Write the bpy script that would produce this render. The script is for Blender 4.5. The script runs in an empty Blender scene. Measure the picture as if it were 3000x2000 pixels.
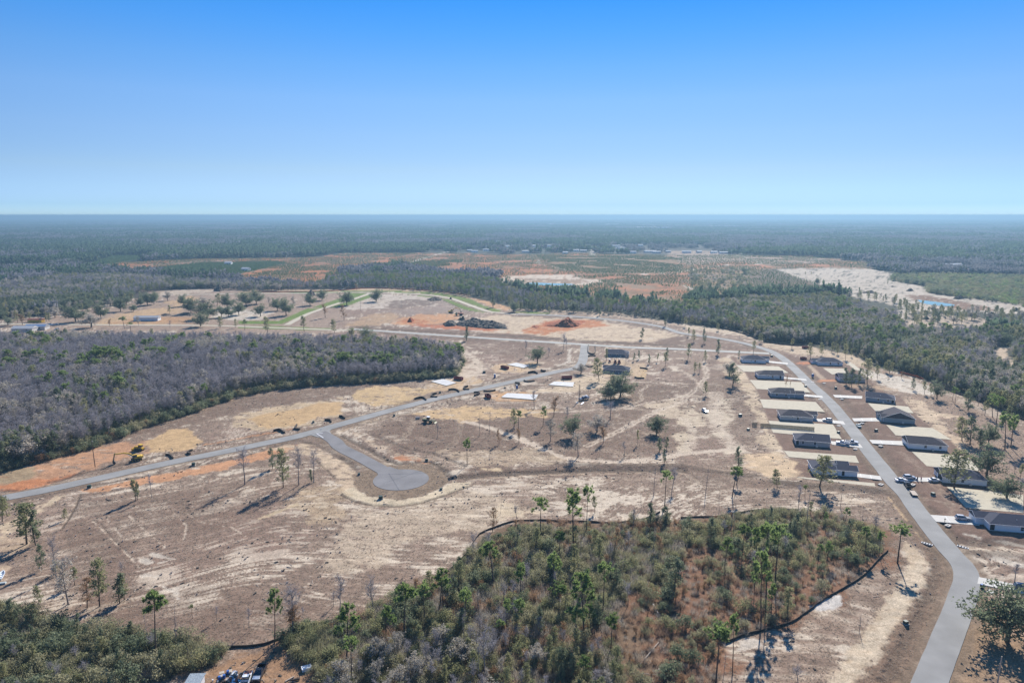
import bpy, math, random
import numpy as np
from mathutils import Vector, Matrix

# ------------------------------------------------------------------ camera, light, exposure
SC = bpy.context.scene
H = 105.0                       # drone height in metres
FP = 2000.0                     # focal length in pixels of the 3000 px wide photograph
PITCH = math.atan(370 / FP)
CP, SP = math.cos(PITCH), math.sin(PITCH)
cam = bpy.data.cameras.new('camera'); cam_o = bpy.data.objects.new('camera', cam)
SC.collection.objects.link(cam_o)
cam.sensor_width = 36; cam.lens = FP / 3000 * 36; cam.clip_start = 1; cam.clip_end = 300000
cam_o.location = (0, 0, H); cam_o.rotation_euler = (math.pi / 2 - PITCH, 0, math.radians(-0.04))
SC.camera = cam_o
SUN_EL, SUN_AZ = math.radians(34), math.radians(20)     # azimuth clockwise from +Y
world = bpy.data.worlds.new('World'); SC.world = world; world.use_nodes = True
wn = world.node_tree.nodes; wl = world.node_tree.links
wn.clear()
wout = wn.new('ShaderNodeOutputWorld'); wbg = wn.new('ShaderNodeBackground')
sky = wn.new('ShaderNodeTexSky'); sky.sky_type = 'NISHITA'; sky.sun_disc = False
sky.sun_elevation = SUN_EL; sky.sun_rotation = SUN_AZ
sky.altitude = 100; sky.air_density = 1.0; sky.dust_density = 0.0; sky.ozone_density = 6.0
# clear winter air: the blue deepens faster with height than in the standard model
wtc = wn.new('ShaderNodeTexCoord'); wsep = wn.new('ShaderNodeSeparateXYZ')
wmul = wn.new('ShaderNodeMath'); wmul.operation = 'MULTIPLY'; wmul.inputs[1].default_value = 2.4
wcmb = wn.new('ShaderNodeCombineXYZ'); wnor = wn.new('ShaderNodeVectorMath'); wnor.operation = 'NORMALIZE'
whs = wn.new('ShaderNodeHueSaturation'); whs.inputs['Saturation'].default_value = 1.12; whs.inputs['Value'].default_value = 1.0
wgm = wn.new('ShaderNodeMix'); wgm.data_type = 'RGBA'; wgm.blend_type = 'MULTIPLY'; wgm.inputs[0].default_value = 1.0
wgm.inputs[7].default_value = (0.90, 0.94, 1.08, 1)
wl.new(wtc.outputs['Generated'], wsep.inputs[0]); wl.new(wsep.outputs[2], wmul.inputs[0])
wxm = wn.new('ShaderNodeMath'); wxm.operation = 'MULTIPLY'; wxm.inputs[1].default_value = 0.45
wl.new(wsep.outputs[0], wxm.inputs[0]); wl.new(wxm.outputs[0], wcmb.inputs[0]); wl.new(wsep.outputs[1], wcmb.inputs[1]); wl.new(wmul.outputs[0], wcmb.inputs[2])
wl.new(wcmb.outputs[0], wnor.inputs[0]); wl.new(wnor.outputs[0], sky.inputs[0])
wl.new(sky.outputs[0], wgm.inputs[6]); wl.new(wgm.outputs[2], whs.inputs['Color']); wl.new(whs.outputs[0], wbg.inputs[0])
# the picture's clear deep blue: one smooth tint by height over the standard sky, carried on unchanged above
wrm = wn.new('ShaderNodeMapRange'); wrm.inputs[1].default_value = 0.0; wrm.inputs[2].default_value = 0.3
wnz = wn.new('ShaderNodeSeparateXYZ'); wl.new(wtc.outputs['Generated'], wnz.inputs[0]); wl.new(wnz.outputs[2], wrm.inputs[0])
wcr = wn.new('ShaderNodeValToRGB'); SKY_TINT = [(0.0, (0.164, 0.2263, 0.3064)), (0.0467, (0.1984, 0.2222, 0.2607)), (0.1167, (0.3575, 0.286, 0.2482)), (0.2067, (0.5438, 0.3484, 0.2427)), (0.36, (0.7183, 0.4382, 0.2976)), (0.51, (0.7917, 0.5065, 0.3507)), (0.6533, (0.6635, 0.5249, 0.3928)), (0.7933, (0.4671, 0.5167, 0.4375)), (0.9233, (0.3086, 0.4932, 0.4667))]
while len(wcr.color_ramp.elements) < len(SKY_TINT): wcr.color_ramp.elements.new(.5)
for _i, (_p, _c) in enumerate(SKY_TINT):
    wcr.color_ramp.elements[_i].position = _p; wcr.color_ramp.elements[_i].color = (*_c, 1)
wl.new(wrm.outputs[0], wcr.inputs[0])
wvm = wn.new('ShaderNodeVectorMath'); wvm.operation = 'MULTIPLY'; wvs = wn.new('ShaderNodeVectorMath'); wvs.operation = 'SCALE'; wvs.inputs['Scale'].default_value = 1.5
wl.new(whs.outputs[0], wvm.inputs[0]); wl.new(wcr.outputs[0], wvm.inputs[1]); wl.new(wvm.outputs[0], wvs.inputs[0]); wl.new(wvs.outputs[0], wbg.inputs[0])
wbg.inputs[1].default_value = 0.12
wl.new(wbg.outputs[0], wout.inputs[0])
sun = bpy.data.lights.new('sun', 'SUN'); sun.energy = 4.0; sun.angle = math.radians(0.6); sun.color = (1.0, 0.94, 0.85)
sun_o = bpy.data.objects.new('sun', sun); SC.collection.objects.link(sun_o)
_sd = Vector((math.cos(SUN_EL) * math.sin(SUN_AZ), math.cos(SUN_EL) * math.cos(SUN_AZ), math.sin(SUN_EL)))
sun_o.rotation_euler = _sd.to_track_quat('Z', 'Y').to_euler(); sun_o.location = _sd * 500
SC.view_settings.view_transform = 'Standard'; SC.view_settings.look = 'None'
SC.view_settings.exposure = 1.15; SC.view_settings.gamma = 1.0
SC.view_settings.use_curve_mapping = False
SC.cycles.max_bounces = 5; SC.cycles.diffuse_bounces = 2; SC.cycles.glossy_bounces = 2
SC.cycles.transmission_bounces = 2; SC.cycles.transparent_max_bounces = 4; SC.cycles.volume_bounces = 0

random.seed(7)
RNG = np.random.default_rng(11)

# ------------------------------------------------------------------ where things stand
TILES = {'A': (0, 600, 2.352), 'B': (1000, 600, 2.352), 'C': (2000, 600, 2.352), 'D': (0, 1050, 2.352),
         'E': (1000, 1050, 2.352), 'F': (2000, 950, 2.352), 'G': (0, 1500, 2.352), 'H': (1000, 1500, 2.352),
         'I': (2000, 1450, 2.352), 'J': (700, 830, 2.94), 'S': (0, 0, 1.0),
         '1': (2140, 1020, 7.84), '2': (2240, 1160, 7.84), '3': (2280, 1300, 7.84), '4': (2360, 1020, 7.84),
         '5': (2500, 1140, 7.84), '6': (2620, 1300, 7.84), '7': (2700, 1450, 7.84), '8': (1740, 1000, 15.68),
         '9': (1200, 1040, 6.533), 'X': (340, 1290, 19.6), 'K': (530, 1920, 6.03), 'L': (2650, 1200, 5.226)}


def src(t, x, y):
    ox, oy, s = TILES[t]
    return ox + x / s, oy + y / s


def gxy(px, py):
    """A survey reading of the photograph turned into metres on the flat ground."""
    yi = (py - 1000) / FP
    d = H / (CP * yi + SP)
    return ((px - 1500) / FP * d, (CP - SP * yi) * d)


def P(t, *pts):
    return [gxy(*src(t, x, y)) for x, y in pts]


def at(t, x, y):
    return gxy(*src(t, x, y))


def height_of(t, x, y, ytop):
    """Height in metres of something whose foot reads (x, y) and whose top reads ytop."""
    X, Y = at(t, x, y)
    _, py = src(t, x, ytop)
    yi = (py - 1000) / FP
    return H - Y * (yi * CP + SP) / (CP - yi * SP)


def S(r, g, b, k=1.84):
    """Albedo of a surface that reads (r, g, b) when fully sunlit."""
    f = lambda c: ((c / 255) / 12.92 if c / 255 <= 0.04045 else ((c / 255 + 0.055) / 1.055) ** 2.4) / k
    return np.array([f(r), f(g), f(b)])


# ------------------------------------------------------------------ numpy noise and distances
_T = RNG.random((8, 256, 256)).astype(np.float32)


def vnoise(x, y, k=0):
    xi = np.floor(x); yi = np.floor(y)
    fx = (x - xi).astype(np.float32); fy = (y - yi).astype(np.float32)
    fx = fx * fx * (3 - 2 * fx); fy = fy * fy * (3 - 2 * fy)
    i = xi.astype(np.int64) & 255; j = yi.astype(np.int64) & 255
    i1 = (i + 1) & 255; j1 = (j + 1) & 255
    t = _T[k & 7]
    return (t[i, j] * (1 - fx) + t[i1, j] * fx) * (1 - fy) + (t[i, j1] * (1 - fx) + t[i1, j1] * fx) * fy


def fbm(x, y, scale, octv=4, k=0, gain=0.5):
    s = 0; a = 1; tot = 0; c, sn = math.cos(0.7), math.sin(0.7)
    x = x / scale + 13.7 * k; y = y / scale - 7.1 * k
    for o in range(octv):
        s = s + a * vnoise(x, y, k + o); tot += a; a *= gain
        x, y = (c * x - sn * y) * 2.03 + 5.3, (sn * x + c * y) * 2.03 + 1.7
    return s / tot


def seg_dist(x, y, pts, closed=False):
    d = np.full(x.shape, 1e9)
    n = len(pts)
    for i in range(n if closed else n - 1):
        ax, ay = pts[i]; bx, by = pts[(i + 1) % n]
        vx, vy = bx - ax, by - ay
        L = vx * vx + vy * vy + 1e-9
        t = np.clip(((x - ax) * vx + (y - ay) * vy) / L, 0, 1)
        d = np.minimum(d, (x - ax - t * vx) ** 2 + (y - ay - t * vy) ** 2)
    return np.sqrt(d)


def inside(x, y, pts):
    r = np.zeros(x.shape, bool)
    n = len(pts)
    for i in range(n):
        ax, ay = pts[i]; bx, by = pts[(i + 1) % n]
        if ay == by:
            continue
        c = ((ay > y) != (by > y)) & (x < (bx - ax) * (y - ay) / (by - ay) + ax)
        r ^= c
    return r


def sstep(a, b, v):
    t = np.clip((v - a) / (b - a), 0, 1)
    return t * t * (3 - 2 * t)


def smooth(pts, n=6):
    """Catmull-Rom through the survey points."""
    out = []
    q = [pts[0]] + list(pts) + [pts[-1]]
    for i in range(1, len(q) - 2):
        p0, p1, p2, p3 = q[i - 1], q[i], q[i + 1], q[i + 2]
        for j in range(n):
            t = j / n
            out.append(tuple(0.5 * (2 * p1[a] + (p2[a] - p0[a]) * t + (2 * p0[a] - 5 * p1[a] + 4 * p2[a] - p3[a]) * t * t
                                    + (3 * p1[a] - p0[a] - 3 * p2[a] + p3[a]) * t ** 3) for a in (0, 1)))
    out.append(tuple(pts[-1]))
    return out


# ------------------------------------------------------------------ the plan of the place
R1 = smooth(P('D', (-900, 1130), (-400, 1050), (40, 957), (300, 908), (600, 843), (900, 775), (1200, 710), (1500, 650), (1800, 588), (2050, 535), (2352, 452))
            + P('E', (300, 368), (600, 290), (900, 222), (1200, 155), (1480, 92)) + P('B', (1625, 1120), (1664, 1078), (1676, 1020), (1682, 965)))
R2 = smooth(P('B', (80, 855), (500, 884), (1000, 918), (1500, 950), (1682, 962), (2000, 982), (2352, 994)) + P('C', (300, 1010), (600, 1024)))
R2L = smooth(P('A', (-300, 815), (300, 822), (1000, 828), (1500, 832), (1900, 846), (2352, 862)) + P('B', (80, 855)))
R3 = smooth(P('J', (-500, 100), (0, 88), (500, 86), (870, 78), (1150, 79), (1400, 85), (1650, 102), (1830, 130), (2000, 190), (2150, 240), (2250, 252))
            + P('B', (1180, 752), (1400, 758), (1650, 772), (1950, 800), (2200, 838)) + P('F', (0, 62), (200, 88), (380, 120), (520, 155), (620, 190), (710, 248), (790, 320), (875, 405), (960, 480), (1040, 560), (1120, 660), (1205, 770), (1290, 880), (1380, 990), (1460, 1090))
            + P('I', (1545, 0), (1640, 130), (1740, 260), (1840, 380), (1930, 480), (1962, 560), (1945, 660), (1880, 850), (1800, 1050), (1707, 1294), (1560, 1700), (1300, 2600)))
R4 = smooth(P('J', (1135, 84), (980, 140), (850, 175), (700, 226), (600, 262), (500, 312), (415, 358)))
CUL_C = at('E', 415, 832); CUL_R = 11.2
CUL = smooth(P('D', (2185, 498), (2300, 560)) + P('E', (0, 612), (150, 690), (330, 790)))
ROADS = [(R1, 6.7), (R2, 6.7), (R3, 6.7), (CUL, 6.7)]
PALE_ROADS = [(R2L, 6.5), (R4, 6.5)]

WOOD_NEAR = P('I', (250, 1294), (300, 1015), (560, 935), (800, 850), (1000, 700), (1250, 560), (1420, 380), (1440, 260), (1300, 190), (1100, 130), (900, 108), (650, 100), (470, 112), (200, 150), (0, 155)) + \
    P('H', (2250, 60), (1900, 75), (1600, 65), (1250, 58), (1050, 120), (930, 200), (780, 370), (700, 450), (480, 520), (150, 680), (0, 760)) + \
    P('G', (2300, 760), (2100, 800), (1980, 880), (1990, 960), (2100, 1180), (2200, 1500)) + P('S', (900, 2500), (2100, 2500))
THICKET_LEFT = P('G', (-500, 620), (0, 650), (150, 690), (300, 750), (480, 810), (700, 835), (880, 855), (1250, 915), (1400, 925), (1560, 960), (1450, 1060), (1000, 1176), (900, 1500), (-500, 1500))
SWAMP = P('S', (-500, 1440), (-300, 1395), (0, 1374), (140, 1343), (272, 1303), (323, 1282), (383, 1256), (489, 1224), (595, 1195), (680, 1158), (808, 1135), (1000, 1120), (1150, 1114), (1238, 1106), (1325, 1098), (1352, 1065), (1340, 1046), (1240, 1022), (1000, 1012), (500, 1003), (0, 1003), (-500, 1010))
CLEARED = P('S', (-900, 2600), (-900, 1560), (-500, 1440), (-300, 1395), (0, 1374), (140, 1343), (272, 1303), (323, 1282), (383, 1256), (489, 1224), (595, 1195), (680, 1158), (808, 1135), (1000, 1120), (1150, 1114), (1238, 1106), (1325, 1098), (1352, 1065), (1340, 1046), (1240, 1022), (1000, 1012), (500, 1003), (0, 1003), (-500, 1010), (-500, 960),
            (0, 938), (120, 925), (300, 893), (420, 870), (480, 852), (560, 845), (700, 850), (850, 853), (1000, 846), (1150, 845), (1250, 852), (1370, 868), (1450, 888), (1500, 912), (1620, 918), (1800, 925), (2000, 949), (2170, 970), (2235, 1003), (2380, 1016), (2500, 1042), (2560, 1075), (2650, 1095), (2720, 1120), (2790, 1142), (2870, 1180), (3000, 1232), (3500, 1420), (3900, 2600))


def field(o, *pts):
    return P(o, *pts)


# name, polygon, colour, edge softness, raggedness (m), strength
MUD = S(166, 142, 124); SANDY = S(234, 214, 190); PALE = S(240, 226, 206); CLAY = S(212, 154, 114); CLAY2 = S(186, 112, 74)
GOLD = S(223, 187, 140); MULCH = S(143, 116, 101); BLANKET = S(228, 219, 196); DARK = S(112, 97, 84); GREEN = S(124, 146, 66)
HEATH = S(202, 130, 80); FLOOR = S(98, 88, 70); WOODG = S(76, 80, 66); RUST = S(152, 112, 86); VERGE = S(148, 128, 108); TANN = S(208, 186, 164)

AREAS = [
    # far country
    (P('B', (0, 330), (700, 330), (1000, 345), (1700, 335), (2352, 350)) + P('C', (300, 345), (900, 355), (1300, 400), (1290, 440), (640, 440), (0, 480), (-200, 700)) + P('B', (2352, 700), (1900, 660), (1600, 620), (1400, 610), (1250, 570), (1080, 480), (700, 470), (400, 420), (0, 460)) + P('A', (2352, 470), (1580, 500), (1400, 480), (1000, 450), (500, 440), (800, 395), (1400, 370), (2200, 360)), HEATH, 12, 30, .9),
    (P('A', (500, 440), (800, 400), (1040, 365), (1080, 350), (780, 350), (640, 400)), S(92, 108, 70), 8, 10, .8),
    (P('A', (700, 440), (1640, 385), (1620, 370), (1300, 385), (900, 430)), S(172, 142, 116), 5, 8, .9),
    (P('A', (900, 450), (1400, 400), (1900, 390), (1980, 400), (1780, 450), (1580, 490), (1400, 490), (1250, 475)), S(70, 92, 62), 6, 8, .9),
    (P('A', (1580, 500), (1780, 450), (2000, 405), (2352, 440), (2352, 540), (2100, 560), (1700, 530)), S(206, 132, 80), 8, 15, .95),
    (P('B', (400, 430), (500, 395), (850, 375), (820, 410), (600, 440)), S(206, 130, 84), 8, 15, .95),
    (P('B', (1350, 350), (2352, 355), (2352, 470), (1700, 470), (1500, 440), (1420, 400)), S(166, 126, 84), 20, 30, .8),
    (P('B', (1650, 480), (2352, 480)) + P('C', (100, 500), (350, 600), (100, 620)) + P('B', (2352, 680), (1950, 640), (1500, 600), (1700, 560)), S(194, 122, 74), 12, 30, .95),
    (P('C', (-100, 320), (180, 320), (420, 350), (980, 365), (1000, 400), (560, 410), (340, 390), (0, 420)), S(184, 156, 132), 8, 12, .9),
    (P('C', (450, 445), (640, 450), (1010, 560), (900, 600), (500, 600), (420, 520)), S(120, 96, 70), 8, 12, .8),
    (P('C', (60, 440), (460, 440), (460, 590), (300, 650), (60, 590)), S(160, 124, 84), 16, 40, .8),
    (P('C', (520, 600), (830, 595), (820, 612), (560, 618)), S(196, 134, 96), 4, 5, .9),
    (P('B', (1160, 490), (1400, 480), (1570, 480), (1650, 505), (1800, 520), (1720, 545), (1590, 560), (1250, 545), (1180, 520)), SANDY, 4, 8, .95),
    (P('B', (1180, 505), (1640, 512), (1720, 530), (1600, 548), (1280, 540)), S(170, 142, 116), 4, 6, .85),
    (P('C', (640, 443), (900, 436), (1290, 440), (1440, 480), (1420, 520), (1660, 545), (1680, 600), (1900, 630), (2352, 680), (2500, 720), (2500, 760), (2352, 760), (2300, 750), (1750, 720), (1550, 760), (1520, 830), (1450, 800), (1500, 700), (1100, 620), (1000, 570)), S(214, 198, 178), 5, 8, .95),
    (P('C', (1540, 620), (1700, 625), (2000, 680), (2200, 735), (1900, 720), (1600, 660)), S(142, 106, 82), 4, 6, .9),
    (P('C', (1430, 820), (1560, 760), (1800, 760), (2100, 790), (2352, 830), (2352, 850), (1900, 860), (1600, 850), (1480, 840)), S(206, 184, 160), 6, 14, .85),
    (P('C', (1290, 405), (1650, 412), (1900, 425), (2500, 450), (2500, 475), (2000, 445), (1400, 420)), S(186, 158, 134), 4, 6, .9),
    (P('C', (1440, 490), (1700, 470), (2500, 500), (2500, 690), (2200, 660), (1700, 600), (1680, 560), (1430, 520)), S(86, 100, 66), 6, 10, .9),
    # the cleared ground
    (CLEARED, MUD, 2, 3, 1),
    (P('A', (1000, 590), (1500, 580), (2352, 600), (2352, 880), (1200, 880), (600, 850), (0, 880), (0, 790), (700, 760), (1000, 650)), S(180, 156, 136), 6, 20, .9),
    (P('A', (640, 830), (780, 760), (1000, 720), (1200, 700), (1150, 670), (1330, 620), (1350, 650), (1250, 700), (1250, 740), (1000, 770), (1340, 790), (1260, 820)), S(214, 180, 140), 4, 6, .9),
    (P('A', (1000, 768), (1350, 772), (1300, 815), (950, 815), (700, 830)), S(204, 160, 118), 4, 6, .8),
    (P('A', (1100, 600), (1300, 580), (1500, 585), (1500, 600), (1300, 610), (1120, 640)), S(216, 196, 172), 3, 8, .8),
    (P('A', (1500, 700), (1900, 740), (1780, 790), (1500, 790)), PALE * .9, 3, 10, .8),
    (P('J', (940, 190), (1200, 90), (1620, 105), (1750, 140), (1700, 190), (1400, 200), (1100, 230), (850, 215)), S(216, 200, 182), 3, 10, .9),
    (P('J', (1330, 150), (1500, 135), (1690, 150), (1720, 185), (1400, 210), (1230, 220)), S(146, 126, 112), 3, 8, .9),
    (P('J', (1100, 250), (1700, 195), (1750, 140), (1960, 230), (2040, 240), (1700, 255), (1500, 270), (1350, 250)), S(172, 152, 138), 3, 4, .9),
    (P('J', (900, 370), (1100, 270), (1300, 250), (1380, 260), (1370, 330), (1200, 360)), S(200, 168, 134), 3, 6, .85),
    (P('J', (1330, 345), (1400, 300), (1560, 265), (1860, 262), (1900, 300), (1700, 350), (1400, 352)), S(220, 168, 124), 3, 6, .95),
    (P('J', (1370, 330), (1450, 305), (1600, 310), (1640, 340), (1500, 350)), S(204, 134, 90), 2, 4, .9),
    (P('J', (1560, 350), (1900, 360), (2400, 410), (2352, 430), (1700, 385), (1500, 362)), S(206, 128, 88), 1.5, 4, .9),
    (P('B', (1050, 760), (1300, 770), (1700, 790), (2100, 850), (2320, 900), (2100, 945), (1700, 940), (1250, 885), (900, 880), (1100, 850), (1150, 820), (900, 790)), S(226, 202, 172), 3, 8, .95),
    (P('B', (1250, 885), (1270, 850), (1420, 800), (1580, 785), (1780, 800), (1850, 830), (1650, 850), (1500, 880), (1400, 895)), S(208, 138, 92), 3, 6, .95),
    (P('B', (1380, 815), (1560, 785), (1700, 800), (1600, 845), (1440, 840)), S(190, 104, 64), 2, 4, .9),
    (P('B', (1150, 700), (1250, 715), (1900, 745), (2352, 815), (2352, 835), (1800, 765), (1150, 735)), S(204, 178, 152), 2, 6, .8),
    (P('B', (870, 640), (1000, 660), (1180, 710), (1150, 730), (1080, 715)), S(222, 176, 134), 2, 4, .9),
    (P('J', (0, 60), (900, 48), (1200, 38), (1500, 45), (1750, 70), (2000, 100), (1950, 118), (1700, 90), (1300, 70), (600, 80), (0, 78)), S(216, 182, 148), 2, 4, .9),
    (P('C', (0, 820), (400, 872), (560, 940), (430, 905), (0, 850)), S(226, 204, 176), 2, 4, .9),
    (P('F', (560, 125), (860, 155), (1180, 215), (1320, 300), (1250, 300), (1100, 235), (760, 200), (600, 160)), S(222, 198, 168), 2, 8, .9),
    # between the houses and the right-hand wood
    (P('F', (1130, 270), (1330, 300), (1700, 410), (2040, 545), (2352, 660), (2600, 1400), (2352, 1300), (2100, 1050), (1960, 905), (1720, 712), (1600, 618), (1500, 490), (1380, 450)), S(176, 150, 130), 2, 5, .95),
    (P('F', (1190, 320), (1300, 320), (1650, 400), (1800, 470), (1700, 500), (1560, 470), (1400, 450), (1330, 400)), PALE * .95, 2, 6, .95),
    (P('F', (1500, 500), (1650, 520), (1760, 600), (1980, 640), (1800, 650), (1900, 830), (2040, 960), (1950, 905), (1720, 712), (1600, 618)), S(230, 204, 172), 1.5, 6, .9),
    (P('F', (1780, 470), (1900, 500), (2352, 640), (2352, 700), (2000, 580)), S(214, 196, 174), 2, 6, .6),
    # the lots
    (P('F', (330, 225), (420, 325), (470, 385), (520, 448), (560, 580), (630, 750), (700, 870), (740, 915), (795, 1052), (650, 1060), (560, 800), (500, 600), (420, 450), (250, 240)), S(228, 204, 172), 1.5, 5, .9),
    (P('F', (330, 228), (590, 205), (650, 225), (730, 300), (850, 430), (960, 560), (1090, 720), (1220, 870), (1400, 1080), (1330, 1120), (790, 1050), (735, 913), (700, 870), (625, 745), (560, 575), (515, 445), (465, 383), (425, 325)), MULCH, .6, .3, 1),
    (P('F', (690, 195), (760, 215), (920, 260), (1110, 265), (1190, 310), (1340, 412), (1360, 440), (1400, 470), (1505, 492), (1560, 565), (1610, 620), (1722, 714), (1845, 795), (1965, 910), (2130, 1050), (2352, 1180), (2352, 1330), (2700, 1560), (2700, 1620), (2000, 1480), (1900, 1560), (1700, 1380), (1460, 1090), (1205, 770), (1040, 560), (875, 405)), MULCH, .6, .4, 1),
    (P('F', (860, 285), (885, 280), (1000, 385), (960, 385)), S(214, 188, 160), .6, .6, .8),
    (P('F', (770, 258), (920, 262), (925, 275), (790, 275)), S(222, 150, 110), .6, 1, .9),
    (P('F', (920, 380), (1070, 378), (1075, 390), (935, 395)), S(222, 158, 118), .6, 1, .9),
    (P('F', (1060, 410), (1400, 425), (1520, 460), (1300, 450)), S(198, 168, 138), 1, 3, .8),
    (P('I', (1960, 270), (2352, 330), (2500, 350), (2500, 370), (2352, 350), (2100, 300)), PALE * .9, .8, 2, .9),
    (P('I', (1930, 340), (2040, 350), (2120, 385), (2000, 385)), SANDY, .6, 1.5, .9),
    (P('I', (2150, 440), (2260, 440), (2352, 480), (2352, 520), (2300, 500), (2200, 480), (2210, 560)), PALE * .9, .8, 3, .8),
    (P('I', (1900, 650), (2090, 690), (2352, 740), (2500, 1400), (1700, 1400), (1850, 1000)), S(178, 148, 118), 1, 2, .8),
    # left road sides
    (P('D', (-300, 850), (0, 770), (330, 690), (640, 610), (850, 580), (1060, 560), (1000, 640), (840, 700), (600, 760), (300, 850), (0, 900), (-300, 980)), S(210, 162, 126), 2, 5, .95),
    (P('D', (-300, 830), (0, 765), (250, 740), (270, 800), (150, 850), (0, 865), (-300, 920)), S(184, 162, 130), 1, 2, .8),
    (P('D', (-300, 960), (0, 880), (280, 830), (500, 800), (420, 830), (280, 880), (110, 920), (0, 905)), S(218, 148, 104), 1, 3, .97),
    (P('D', (1040, 560), (1170, 490), (1300, 480), (1400, 570), (1340, 620), (1200, 640), (1050, 640), (1000, 590)), GOLD, 1.0, 1.6, .98),
    (P('D', (1600, 400), (1700, 370), (2100, 300), (2352, 290)) + P('E', (0, 270), (20, 350)) + P('D', (2352, 390), (2050, 470), (1800, 490), (1620, 470)), S(224, 198, 162), 1.5, 4, .8),
    (P('D', (1720, 415), (1800, 385), (2080, 340), (2200, 305), (2352, 300), (2352, 385), (2200, 400), (2060, 460), (1850, 480), (1780, 460)), GOLD, 1, 1.6, .98),
    (P('E', (60, 270), (120, 215), (250, 190), (400, 195), (560, 205), (700, 210), (600, 245), (420, 310), (250, 325), (90, 290)), S(226, 194, 148), 1, 3, .95),
    (P('E', (560, 190), (620, 160), (900, 110), (960, 130), (1000, 150), (880, 190), (840, 215), (700, 225)), S(222, 190, 150), 1, 5, .8),
    (P('E', (830, 60), (930, 0), (960, 40), (1000, 70), (960, 110), (900, 130), (700, 150)), SANDY, 1.5, 6, .8),
    (P('E', (1030, 60), (1100, 30), (1350, 25), (1380, 60), (1250, 100), (1050, 90)), S(226, 194, 156), 1, 4, .85),
    (P('E', (500, 380), (700, 330), (950, 330), (1300, 350), (1500, 355), (1400, 400), (1100, 405), (900, 440), (700, 420)), S(226, 192, 146), 1, 4, .9),
    (P('E', (1000, 260), (1060, 230), (1350, 235), (1340, 290), (1100, 290)), S(222, 176, 128), 1, 4, .85),
    (P('E', (1230, 220), (1450, 200), (1500, 150), (1640, 120), (1850, 120), (1850, 200), (1600, 230), (1300, 240)), S(228, 204, 172), 1.5, 5, .85),
    (P('E', (2010, 65), (2110, 70), (2100, 135), (2020, 130)), S(224, 192, 146), .8, 1, .95),
    (P('E', (1750, 30), (1900, 0), (2110, 40), (2050, 120), (1850, 120), (1720, 90)), S(222, 194, 160), 1, 4, .8),
    (P('D', (560, 900), (1200, 780), (1700, 680), (1850, 620), (2050, 590), (2100, 600), (1980, 640), (1700, 720), (1350, 810), (1000, 860), (650, 920)), S(224, 168, 126), .8, 3, .97),
    (P('D', (1850, 620), (2100, 580), (2352, 700)) + P('E', (60, 770), (110, 830), (90, 900), (0, 900)) + P('D', (2352, 870), (2250, 760), (2150, 660)), S(228, 202, 170), 1, 3, .85),
    (P('E', (85, 880), (180, 950), (400, 975), (560, 950), (680, 900), (780, 850), (900, 850), (880, 880), (700, 945), (540, 995), (400, 1015), (220, 1010), (60, 960), (0, 920)), S(236, 216, 184), .6, .8, 1),
    (P('E', (90, 870), (80, 800), (160, 770), (230, 760), (350, 730), (600, 720), (690, 770), (760, 830), (690, 890), (560, 950), (400, 970), (200, 950)), S(160, 138, 116), .6, .6, 1),
    (P('E', (340, 650), (480, 670), (640, 700), (600, 720), (400, 700)), S(214, 150, 110), .6, 2, .85),
    (P('E', (90, 510), (200, 560), (340, 640), (560, 680), (760, 750), (740, 770), (560, 700), (350, 660), (180, 590)), S(212, 188, 160), .8, 3, .8),
    (P('E', (620, 650), (900, 620), (1300, 620), (1560, 690), (1500, 720), (1200, 740), (900, 730), (760, 700)), S(220, 196, 164), 1, 6, .5),
    (P('E', (0, 930), (200, 1030), (500, 1050), (900, 900), (1100, 1000), (1000, 1100)) + P('H', (500, 120), (300, 330), (100, 350), (0, 300)), S(232, 211, 182), 3, 15, .5),
    (P('E', (1070, 990), (1200, 1010), (1380, 1050), (1260, 1110), (1060, 1120)), S(230, 208, 176), 1.5, 5, .8),
    (P('D', (1950, 960), (2200, 870), (2352, 900), (2352, 1150), (2100, 1100)), S(216, 190, 154), 1, 6, .5),
    (P('D', (0, 1150), (250, 1050), (400, 940), (420, 960), (200, 1120), (0, 1250)), S(226, 202, 170), .8, 2, .9),
    (P('G', (-100, 260), (0, 180), (250, 150), (350, 170), (300, 260), (100, 330), (-100, 450)), S(212, 186, 156), 1, 8, .7),
    # the near wood's floor
    (WOOD_NEAR, S(140, 116, 94), 1, 2, 1),
    (P('I', (0, 200), (600, 120), (1400, 260), (1400, 400), (1250, 560), (800, 850), (300, 1000), (250, 1294), (-200, 1294), (-400, 700)) + P('H', (2000, 500), (2100, 300)), S(150, 112, 88), 3, 10, .9),
    (THICKET_LEFT, S(120, 104, 82), 1, 2, 1),
    (P('G', (1350, 1180), (1480, 1080), (1650, 960), (1980, 900), (2150, 1000), (2200, 1180), (2250, 1500), (1300, 1500)), S(184, 146, 114), 1.5, 4, .9),
    (P('I', (900, 770), (1000, 710), (1080, 690), (1100, 750), (1000, 800), (930, 800)), S(236, 228, 218), .5, 1.2, .95),
    (P('I', (370, 1010), (500, 970), (560, 1010), (450, 1060), (380, 1070)), S(228, 214, 196), .5, 1.5, .8),
    # the dirt road round the near wood
    (P('I', (1500, 300), (1560, 310), (1700, 460), (1690, 540), (1620, 680), (1520, 860), (1350, 1100), (1200, 1294), (1000, 1294), (1300, 900), (1420, 720), (1530, 560), (1550, 470)), S(222, 198, 168), .8, 1.5, .9),
]
BROWN = S(140, 115, 99)
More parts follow.
